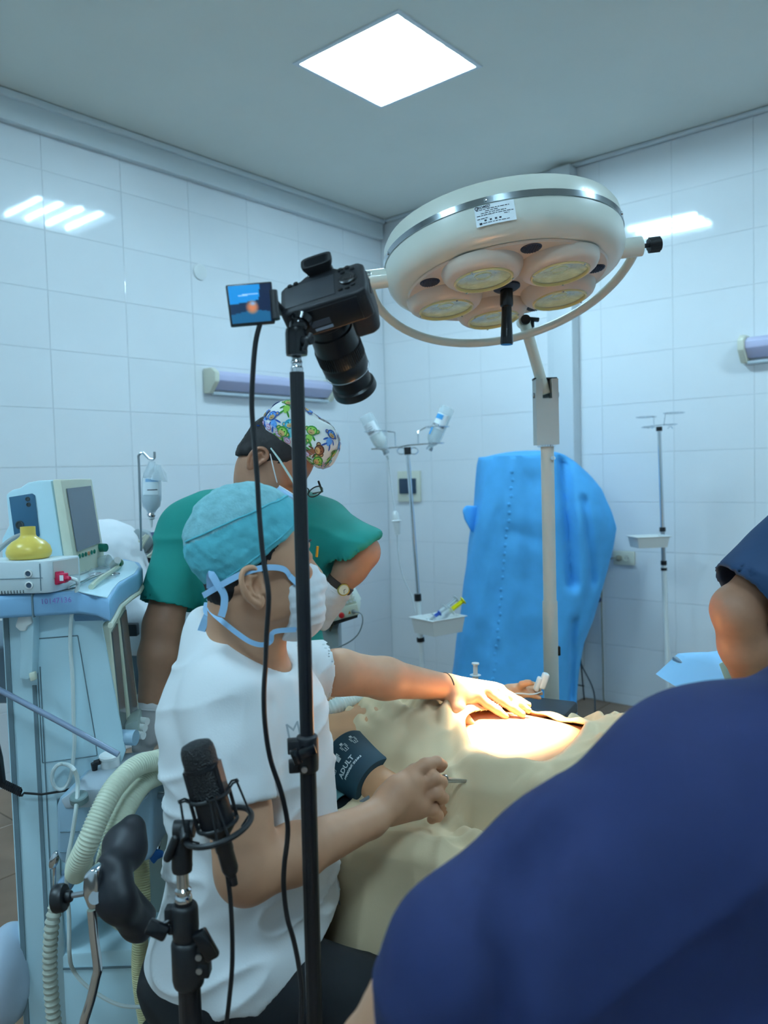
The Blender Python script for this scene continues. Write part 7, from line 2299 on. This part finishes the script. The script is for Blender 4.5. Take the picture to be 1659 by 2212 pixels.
# mask hanging under the chin, elastic loops
mq = [P(598, 1046, 2.02), P(642, 1078, 1.97), P(660, 1110, 1.98), P(630, 1130, 2.0), P(575, 1092, 2.03)]
Gm = np.zeros((14, 12, 3))
for i in range(14):
    for j in range(12):
        a, b = i / 13, j / 11
        top_e = P(598 + 56 * a, 1046 + 34 * a, 2.035 - .07 * math.sin(math.pi * a * .8))
        Gm[i, j] = top_e + (P(575, 1092, 2.04) - P(598, 1046, 2.035)) * b * 1.4 + np.array([0, -.004 * math.sin(b * 19), 0])
fmk = mk('face_mask', MB().grid(Gm), mat('blue_pleated_mask', (170, 208, 240), rough=.75), an_, smooth=True)
so = fmk.modifiers.new('thickness', 'SOLIDIFY'); so.thickness = .0025
mk('mask_edge', MB().tube([Gm[i, 0] for i in range(14)], .0016, 6), M_mask, fmk, smooth=True)
mk('ear_loop', MB().tube([P(583, 978, 2.005), P(588, 1000, 2.0), P(594, 1025, 2.0), P(600, 1048, 2.02)], .0016, 6, smooth=3), M_mask, fmk, smooth=True)
mk('ear_loop', MB().tube([P(565, 1022, 2.02), P(567, 1042, 2.03), P(570, 1062, 2.04), P(577, 1090, 2.05)], .0016, 6, smooth=3), M_mask, fmk, smooth=True)
# glasses
gl = thing('glasses', 'x', 'y', H2(.1, -.04)); bpy.data.objects.remove(gl)
M_frm = mat('thin_dark_frame', (50, 46, 44), rough=.3, metal=.6)
gt = mk('glasses_temple', MB().tube([P(585, 968, 1.995), P(603, 992, 1.985), P(622, 1022, 1.975), P(641, 1052, 1.965)], [.002, .0028, .003, .003], 8), mat('pale_temple', (190, 214, 210), rough=.3), an_, smooth=True)
gc = P(676, 1062, 1.97)
gA = _norm([.32, -.50, -.80])
for c_, nm in ((P(652, 1066, 1.965), 0), (P(681, 1062, 2.02), 1)):
    rim_ = mk('lens_rim', MB().torus(c_, gA, .023, .0016, 28, 6, sq=.75), M_frm, an_, smooth=True)
    mk('lens', MB().lathe([(0, .0), (.015, .0005), (.0225, .0)], c_, gA, 24), mat('glasses_lens', (150, 200, 190), rough=.05, alpha=.35), rim_, smooth=True)
mk('glasses_temple', MB().tube([P(688, 1040, 2.07), P(696, 1062, 2.04)], .003, 8).tube([P(696, 1062, 2.04), P(676, 1066, 2.02)], .002, 8), M_frm, an_, smooth=True)
# printed cap
CT = _norm(f2 + u2 * .24); CU = _norm(u2 - CT * (u2 @ CT)); CRr = np.cross(CT, CU)
CRm = np.stack([CT, CRr, CU], 1)
M_cap2 = mat('white_print_cotton', (238, 240, 238), rough=.8, bump=.05, bscale=300)
Fc = Field(hc2 - .2, hc2 + .22, .0045)
cc2 = H2(-.002, .066)
Fc.rbox(cc2 + CU * .012, (.100, .086, .062), R=CRm, r=.056, k=0)
Fc.plane(cc2 - CU * .028, -CU)
vC, fC = Fc.mesh(2)
vC = vC + vnormals(vC, fC) * (.003 * vnoise(vC * 30) + .003 * (1 - np.abs(vnoise(vC * 22 + 5))) ** 3)[:, None]
cap2 = mk('scrub_cap', (vC, [tuple(x) for x in fC.tolist()]), M_cap2, an_); cap2.data.shade_smooth()
bv2 = BVHTree.FromPolygons([Vector(x) for x in vC], [tuple(x) for x in fC.tolist()])
# lavender band with pink ovals
M_lavb = mat('lavender_band', (206, 200, 226), rough=.8)
M_pinkp = mat('pink_oval_print', (206, 110, 140), rough=.8)
band_pts = []
for a in np.linspace(0, 2 * math.pi, 90, endpoint=False):
    d_ = CT * math.cos(a) * .1 + CRr * math.sin(a) * .086 - CU * .020
    h_ = bv2.ray_cast(Vector(cc2 + d_ * 3), Vector(_norm(cc2 - CU * .020 - cc2 - d_ )) )
    band_pts.append(cc2 + CT * math.cos(a) * .1005 + CRr * math.sin(a) * .0865)
lo_, hi_ = -.0285, -.0105
Gq = np.zeros((90, 2, 3)); 
for i, a in enumerate(np.linspace(0, 2 * math.pi, 90, endpoint=False)):
    for j, hh in enumerate((lo_, hi_)):
        o_ = cc2 + CU * hh
        d_ = _norm(CT * math.cos(a) + CRr * math.sin(a))
        h_ = bv2.ray_cast(Vector(o_ + d_ * .25), Vector(-d_))
        Gq[i, j] = (np.array(h_[0]) if h_[0] else o_ + d_ * .09) + d_ * .0014
bnd = mk('cap_band', MB().grid(Gq, closed_u=True), M_lavb, cap2, smooth=True)
def decal(o_, nrm, upv, shapes, off, nm, mats_):
    """flat print hugging the cap: shapes = list of (kind, cx, cy, rx, ry, rot, material index)"""
    nrm = _norm(nrm); upv = _norm(upv - nrm * (upv @ nrm)); rt = np.cross(upv, nrm)
    m = MB()
    for li, (cx, cy, rx, ry, ro, mi) in enumerate(shapes):
        n_ = 14
        loop = []
        cs_ = [(0, 0)] + [(rx * math.cos(a), ry * math.sin(a)) for a in np.linspace(0, 2 * math.pi, n_, endpoint=False)]
        for x, y in cs_:
            x, y = cx + x * math.cos(ro) - y * math.sin(ro), cy + x * math.sin(ro) + y * math.cos(ro)
            p0 = o_ + rt * x + upv * y + nrm * .05
            h_ = bv2.ray_cast(Vector(p0), Vector(-nrm))
            q_ = np.array(h_[0]) if h_[0] else p0 - nrm * .05
            loop.append(q_ + nrm * (off + .00025 * li))
        m.add(loop, [(0, 1 + k, 1 + (k + 1) % n_) for k in range(n_)], mi)
    return mk(nm, m, mats_, cap2)
PAL = [((60, 140, 50), (150, 205, 90)), ((40, 90, 175), (100, 165, 235)), ((92, 58, 44), (150, 96, 66)), ((40, 150, 175), (120, 205, 220))]
M_tanp = mat('tan_print', (205, 165, 110), rough=.8); M_inkb = mat('brown_ink', (60, 40, 34), rough=.8)
PM = [(mat('print_dark_%d' % i, a, rough=.8), mat('print_light_%d' % i, b, rough=.8)) for i, (a, b) in enumerate(PAL)]
random.seed(5)
spots = [(-.085, .050, 1), (-.075, .018, 1), (-.045, .062, 0), (-.050, .022, 1), (-.055, .090, 2), (-.015, .030, 3), (-.010, .070, 1), (-.018, .005, 0), (.020, .010, 0), (.022, .048, 0), (.030, .085, 2), (.052, .020, 2), (.055, .060, 1), (.062, -.004, 0),
         (.085, .035, 0), (.080, .078, 1), (.092, .005, 3), (.000, .100, 1), (-.030, .110, 0), (.045, .108, 2), (-.075, .085, 3)]
for a, b, ci in spots:
    o_ = None
    best = cc2 + CT * a + CU * (b - .012)
    d_ = CRr * 1.0 + CT * (a / .1) * .55 + CU * max(0, b - .05) * 14
    h_ = bv2.ray_cast(Vector(best + _norm(d_) * .2), Vector(-_norm(d_)))
    if not h_[0]: continue
    o_ = np.array(h_[0]); nr_ = np.array(h_[1])
    ro = random.uniform(-.9, .9)
    c_, s_ = math.cos(ro), math.sin(ro)
    k = 1.45
    def T(x, y): return (k * (x * c_ - y * s_), k * (x * s_ + y * c_))
    sh_ = []
    bx, by = T(0, -.015)
    sh_.append((bx, by, .0058 * k, .0078 * k, ro, 1))
    for q_ in ((-.008, -.013), (.008, -.012), (-.006, -.023), (.006, -.023)):
        x, y = T(*q_); sh_.append((x, y, .0050 * k, .0016 * k, ro + (.8 if q_[0] < 0 else -.8), 0))
    for q_ in (-.0098, .0098):
        x, y = T(q_, .001); sh_.append((x, y, .0040 * k, .0042 * k, 0, 0)); sh_.append((x, y, .0022 * k, .0024 * k, 0, 2))
    sh_.append((0, 0, .0098 * k, .0088 * k, ro, 0))
    x, y = T(0, -.0005); sh_.append((x, y, .0078 * k, .0066 * k, ro, 1))
    x, y = T(0, -.0032); sh_.append((x, y, .0062 * k, .0042 * k, ro, 2))
    for q_ in (-.003, .003):
        x, y = T(q_, .0022); sh_.append((x, y, .0010 * k, .0012 * k, 0, 3))
    x, y = T(0, -.0046); sh_.append((x, y, .0028 * k, .0005 * k, ro, 3))
    decal(o_, nr_, CU, sh_, .0010, 'monkey_print', [PM[ci][0], PM[ci][1], M_tanp, M_inkb])
for a in np.linspace(.35, 2.9, 9):
    d_ = _norm(CT * math.cos(a) + CRr * math.sin(a)); o_ = cc2 + CU * -.0195
    h_ = bv2.ray_cast(Vector(o_ + d_ * .25), Vector(-d_))
    if h_[0]:
        decal(np.array(h_[0]), d_, CU, [(0, 0, .0095, .0062, 0, 0), (0, 0, .0080, .0048, 0, 1), (0, 0, .0055, .0010, 0, 0)], .0024, 'oval_print', [M_pinkp, M_lavb])

# ------------------------------------------------------------------ assistant in navy, close to the viewer
M_navy = mat('navy_scrubs', (23, 35, 78), rough=.85, noise=.08, nscale=14, bump=.04, bscale=500)
nv = thing('person', 'assistant in navy blue scrubs bending over the table close to the viewer', 'person', np.array([.47, .78, 0]))
aS3, aE3 = P(1470, 1770, .76), P(960, 2050, .70)
F = Field([-.14, .40, .72], [.95, 1.20, 1.80], .009)
F.cap(aS3, aE3, .042, .036, k=.03)
F.cap(aE3, P(818, 2290, .77), .046, .042, k=.02)
F.cap(P(818, 2290, .77), P(940, 2300, 1.14), .042, .028, k=.02)
hand0 = P(940, 2300, 1.14)
F.cap(hand0, hand0 + (.07, .05, .0), .030, .028, k=.02, flat=([0, 0, 1], .6))
for i in range(4):
    b_ = hand0 + np.array([.07, .05, 0]) + np.array([.0, .018 * (i - 1.5), 0])
    F.chain([b_, b_ + (.035, .014, -.004), b_ + (.058, .022, -.022)], [.011, .010, .008], k=.004)
F.chain([hand0 + (.03, -.01, 0), hand0 + (.06, -.035, -.01), hand0 + (.085, -.035, -.02)], [.016, .012, .009], k=.006)
hN = np.array([.66, .94, 1.49])
F.cap(np.array([.52, .84, 1.22]), hN + (-.02, -.01, -.06), .07, .058, k=.04)
Hn, HRn, fn_, un_, rn_ = frame_head(hN, [-.45, .75, -.48], [-.10, .50, .86])
F.ell(Hn(-.012, .008), (.096, .076, .088), R=HRn, k=.02); F.ell(Hn(.03, -.045), (.06, .064, .075), R=HRn, k=.03); F.ell(Hn(.048, -.105), (.042, .048, .046), R=HRn, k=.03)
F.cap(Hn(.083, -.03), Hn(.104, -.072), .009, .013, k=.014)
F.ell(Hn(-.02, -.05, .078), (.018, .008, .030), R=HRn, k=.006); F.ell(Hn(-.02, -.05, -.078), (.018, .008, .030), R=HRn, k=.006)
F.cap(np.array([.66, 1.02, 1.02]), np.array([.56, 1.18, .94]), .045, .03, k=.02)
F.cap(np.array([.63, .92, 1.15]), np.array([.66, 1.02, 1.02]), .05, .045, k=.02)
F.cap(np.array([.47, .81, 1.12]), np.array([.46, .78, .86]), .10, .10, k=.05)
soft('body', F, M_skinA, nv, smooth=1)
Fh = Field(hN - .14, hN + .14, .006)
Fh.ell(Hn(-.014, .010), (.104, .083, .097), R=HRn, k=0)
Fh.plane(Hn(.02, -.01), _norm(fn_ * .45 - un_ * .9))
soft('scrub_cap', Fh, mat('navy_cap', (32, 46, 104), rough=.8), nv, smooth=1)
Fs = Field([-.12, .36, .74], [1.0, 1.20, 1.48], .0075)
Fs.cap(P(1540, 1712, .78), aS3, .085, .080, k=.05)
Fs.cap(aS3, P(1240, 1890, .74), .082, .072, k=.05)
Fs.cap(P(1240, 1890, .74), P(998, 2055, .70), .073, .061, k=.03)
Fs.cap(P(998, 2055, .70), P(985, 2170, .715), .060, .062, k=.02)
Fs.cap(P(1060, 2080, .70), P(1010, 2220, .71), .07, .075, k=.04)
Fs.cap(P(1580, 1705, .84), P(1900, 1760, .95), .094, .10, k=.06)
Fs.cap(P(1560, 1830, .78), P(1500, 2300, .80), .12, .15, k=.06)
Fs.cap(P(1250, 2000, .76), P(1250, 2400, .78), .10, .12, k=.08)
Fs.cap(P(1750, 1830, .85), P(1750, 2400, .85), .16, .18, k=.08)
Fs.cap(np.array([.40, .80, 1.14]), np.array([.60, .88, 1.17]), .12, .12, k=.06)
Fs.cap(np.array([.52, .84, 1.20]), np.array([.55, .86, 1.27]), .10, .085, k=.05)
Fs.cap(np.array([.62, .90, 1.16]), np.array([.66, 1.02, 1.02]), .085, .075, k=.04)
Fs.plane(np.array([.56, .86, 1.315]), _norm([-.10, -.1, 1.0]), k=.01)
Fs.cap(np.array([.535, .85, 1.26]), np.array([.60, .90, 1.40]), .072, .070, k=.004, op='sub')
# creases between the arm and the back
cr = [P(1240, 1720, .70), P(1170, 1800, .69), P(1122, 1890, .675), P(1108, 2000, .645), P(1112, 2110, .63), P(1105, 2230, .63)]
for a, b in zip(cr[:-1], cr[1:]):
    Fs.cap(a, b, .017, .017, k=.025, op='sub')
def navy_disp(v):
    r = (1 - np.abs(vnoise(v * np.array([5, 5, 5]) + 6.2))) ** 3
    q_ = (v[:, 0] * .75 + v[:, 2] * .65)
    dgl = (1 - np.abs(vnoise(np.stack([q_ * 5, v[:, 1] * 3, (v[:, 2] * .75 - v[:, 0] * .65) * 11], -1) + 2.2))) ** 4
    return .005 * vnoise(v * 7) + .007 * r + .006 * dgl - .003
soft('scrub_top', Fs, M_navy, nv, smooth=3, disp=navy_disp)
Fp = Field([.14, .40, 0], [.82, 1.05, .98], .012)
for s in (-1, 1):
    Fp.cap([.47 + s * .10, .78, .86], [.47 + s * .11, .80, .48], .11, .08, k=.04)
    Fp.cap([.47 + s * .11, .80, .48], [.47 + s * .11, .74, .07], .08, .065, k=.03)
Fp.ell([.47, .78, .88], (.19, .15, .12), k=.04)
soft('trousers', Fp, M_navy, nv, smooth=2)
for s in (-1, 1):
    a_ = np.array([.47 + s * .11, .74, .05])
    Fo = Field(a_ + (-.08, -.10, -.05), a_ + (.08, .24, .06), .008)
    Fo.cap(a_, a_ + (-.02, .16, -.012), .044, .036, k=.02); Fo.plane([0, 0, .004], [0, 0, -1])
    soft('shoe', Fo, M_wplast, nv, smooth=1)

# ------------------------------------------------------------------ colleague on the right, only an arm in view
M_dblue = mat('dark_blue_scrubs', (22, 52, 84), rough=.85, noise=.06, nscale=12, bump=.04, bscale=400)
rp = thing('person', 'colleague in dark blue scrubs leaning a bare forearm on the instrument table', 'person', np.array([1.25, 1.72, 0]))
cS, cE, cW = P(1790, 1110, 1.72), P(1592, 1320, 1.62), P(1632, 1500, 1.70)
F = Field([.66, 1.45, .84], [1.62, 2.05, 1.80], .008)
F.cap(cS, cE, .062, .048, k=.02)
F.ell(P(1578, 1305, 1.62), (.030, .03, .034), k=.02)
F.cap(cE, cE + (cW - cE) * .4, .049, .051, k=.02); F.cap(cE + (cW - cE) * .4, cW, .050, .034, k=.02)
F.cap(cW, P(1635, 1545, 1.80), .030, .032, k=.02, flat=([0, 0, 1], .7))
for i in range(4):
    F.chain([P(1622 + 9 * i, 1548, 1.82), P(1620 + 9 * i, 1560, 1.87), P(1619 + 9 * i, 1572, 1.90)], [.011, .010, .008], k=.004)
F.chain([P(1612, 1535, 1.78), P(1600, 1548, 1.80), P(1598, 1560, 1.83)], [.015, .012, .009], k=.006)
hR = np.array([1.28, 1.72, 1.62])
Hq, HRq, fq, uq, rq = frame_head(hR, [-.75, -.1, -.5], [-.5, 0, .85])
F.cap(np.array([1.22, 1.72, 1.36]), hR + (0, 0, -.06), .07, .058, k=.04)
F.ell(Hq(-.012, .008), (.096, .076, .088), R=HRq, k=.02); F.ell(Hq(.03, -.045), (.06, .064, .075), R=HRq, k=.03); F.ell(Hq(.048, -.105), (.042, .048, .046), R=HRq, k=.03)
F.cap(Hq(.083, -.03), Hq(.104, -.072), .009, .013, k=.014)
F.ell(Hq(-.02, -.05, .078), (.018, .008, .030), R=HRq, k=.006); F.ell(Hq(-.02, -.05, -.078), (.018, .008, .030), R=HRq, k=.006)
F.cap(np.array([1.22, 1.72, 1.30]), np.array([1.24, 1.72, .92]), .12, .12, k=.05)
soft('body', F, M_skinB, rp, smooth=1)
Fh = Field(hR - .14, hR + .14, .007)
Fh.ell(Hq(-.014, .010), (.104, .083, .097), R=HRq, k=0); Fh.plane(Hq(.02, -.01), _norm(fq * .45 - uq * .9))
soft('scrub_cap', Fh, mat('dark_blue_cap', (26, 62, 98), rough=.8), rp, smooth=1)
Fs = Field([.66, 1.42, .70], [1.66, 2.06, 1.50], .008)
Fs.cap(np.array([1.20, 1.74, 1.32]), cS, .10, .088, k=.05)
cH = cS + (cE - cS) * .74
Fs.cap(cS, cE + (cS - cE) * .1, .088, .094, k=.04)
Fs.cap(P(1700, 1230, 1.68), P(1655, 1300, 1.66), .080, .060, k=.04)
Fs.cap(np.array([1.22, 1.74, 1.28]), np.array([1.26, 1.74, .80]), .17, .17, k=.06)
Fs.plane(np.array([1.22, 1.72, 1.42]), [0, 0, 1], k=.02)
cx_ = _norm(cE - cS)
cN = _norm([-.80, -.05, -.60]); cQ = P(1602, 1272, 1.62)
Fs.fn(lambda d, p: np.where(p[..., 0] < P(1700, 1250, 1.62)[0], np.maximum(d, (p - cQ) @ cN), d))
Fs.cap(cE + (cS - cE) * .36, cE - cx_ * .03, .078, .082, k=.004, op='sub')
soft('scrub_top', Fs, M_dblue, rp, smooth=2, disp=lambda v: .005 * vnoise(v * 8) + .007 * (1 - np.abs(vnoise(v * 6 + 4))) ** 3)
Fp = Field([1.0, 1.5, 0], [1.52, 2.0, .92], .012)
for s in (-1, 1):
    Fp.cap([1.26, 1.74 + s * .09, .82], [1.24, 1.74 + s * .10, .45], .10, .075, k=.04); Fp.cap([1.24, 1.74 + s * .10, .45], [1.26, 1.74 + s * .10, .07], .075, .06, k=.03)
soft('trousers', Fp, M_dblue, rp, smooth=2)
for s in (-1, 1):
    a_ = np.array([1.25, 1.74 + s * .10, .05])
    Fo = Field(a_ + (-.24, -.07, -.05), a_ + (.10, .07, .06), .008)
    Fo.cap(a_, a_ + (-.15, 0, -.012), .044, .036, k=.02); Fo.plane([0, 0, .004], [0, 0, -1])
    soft('shoe', Fo, M_wplast, rp, smooth=1)
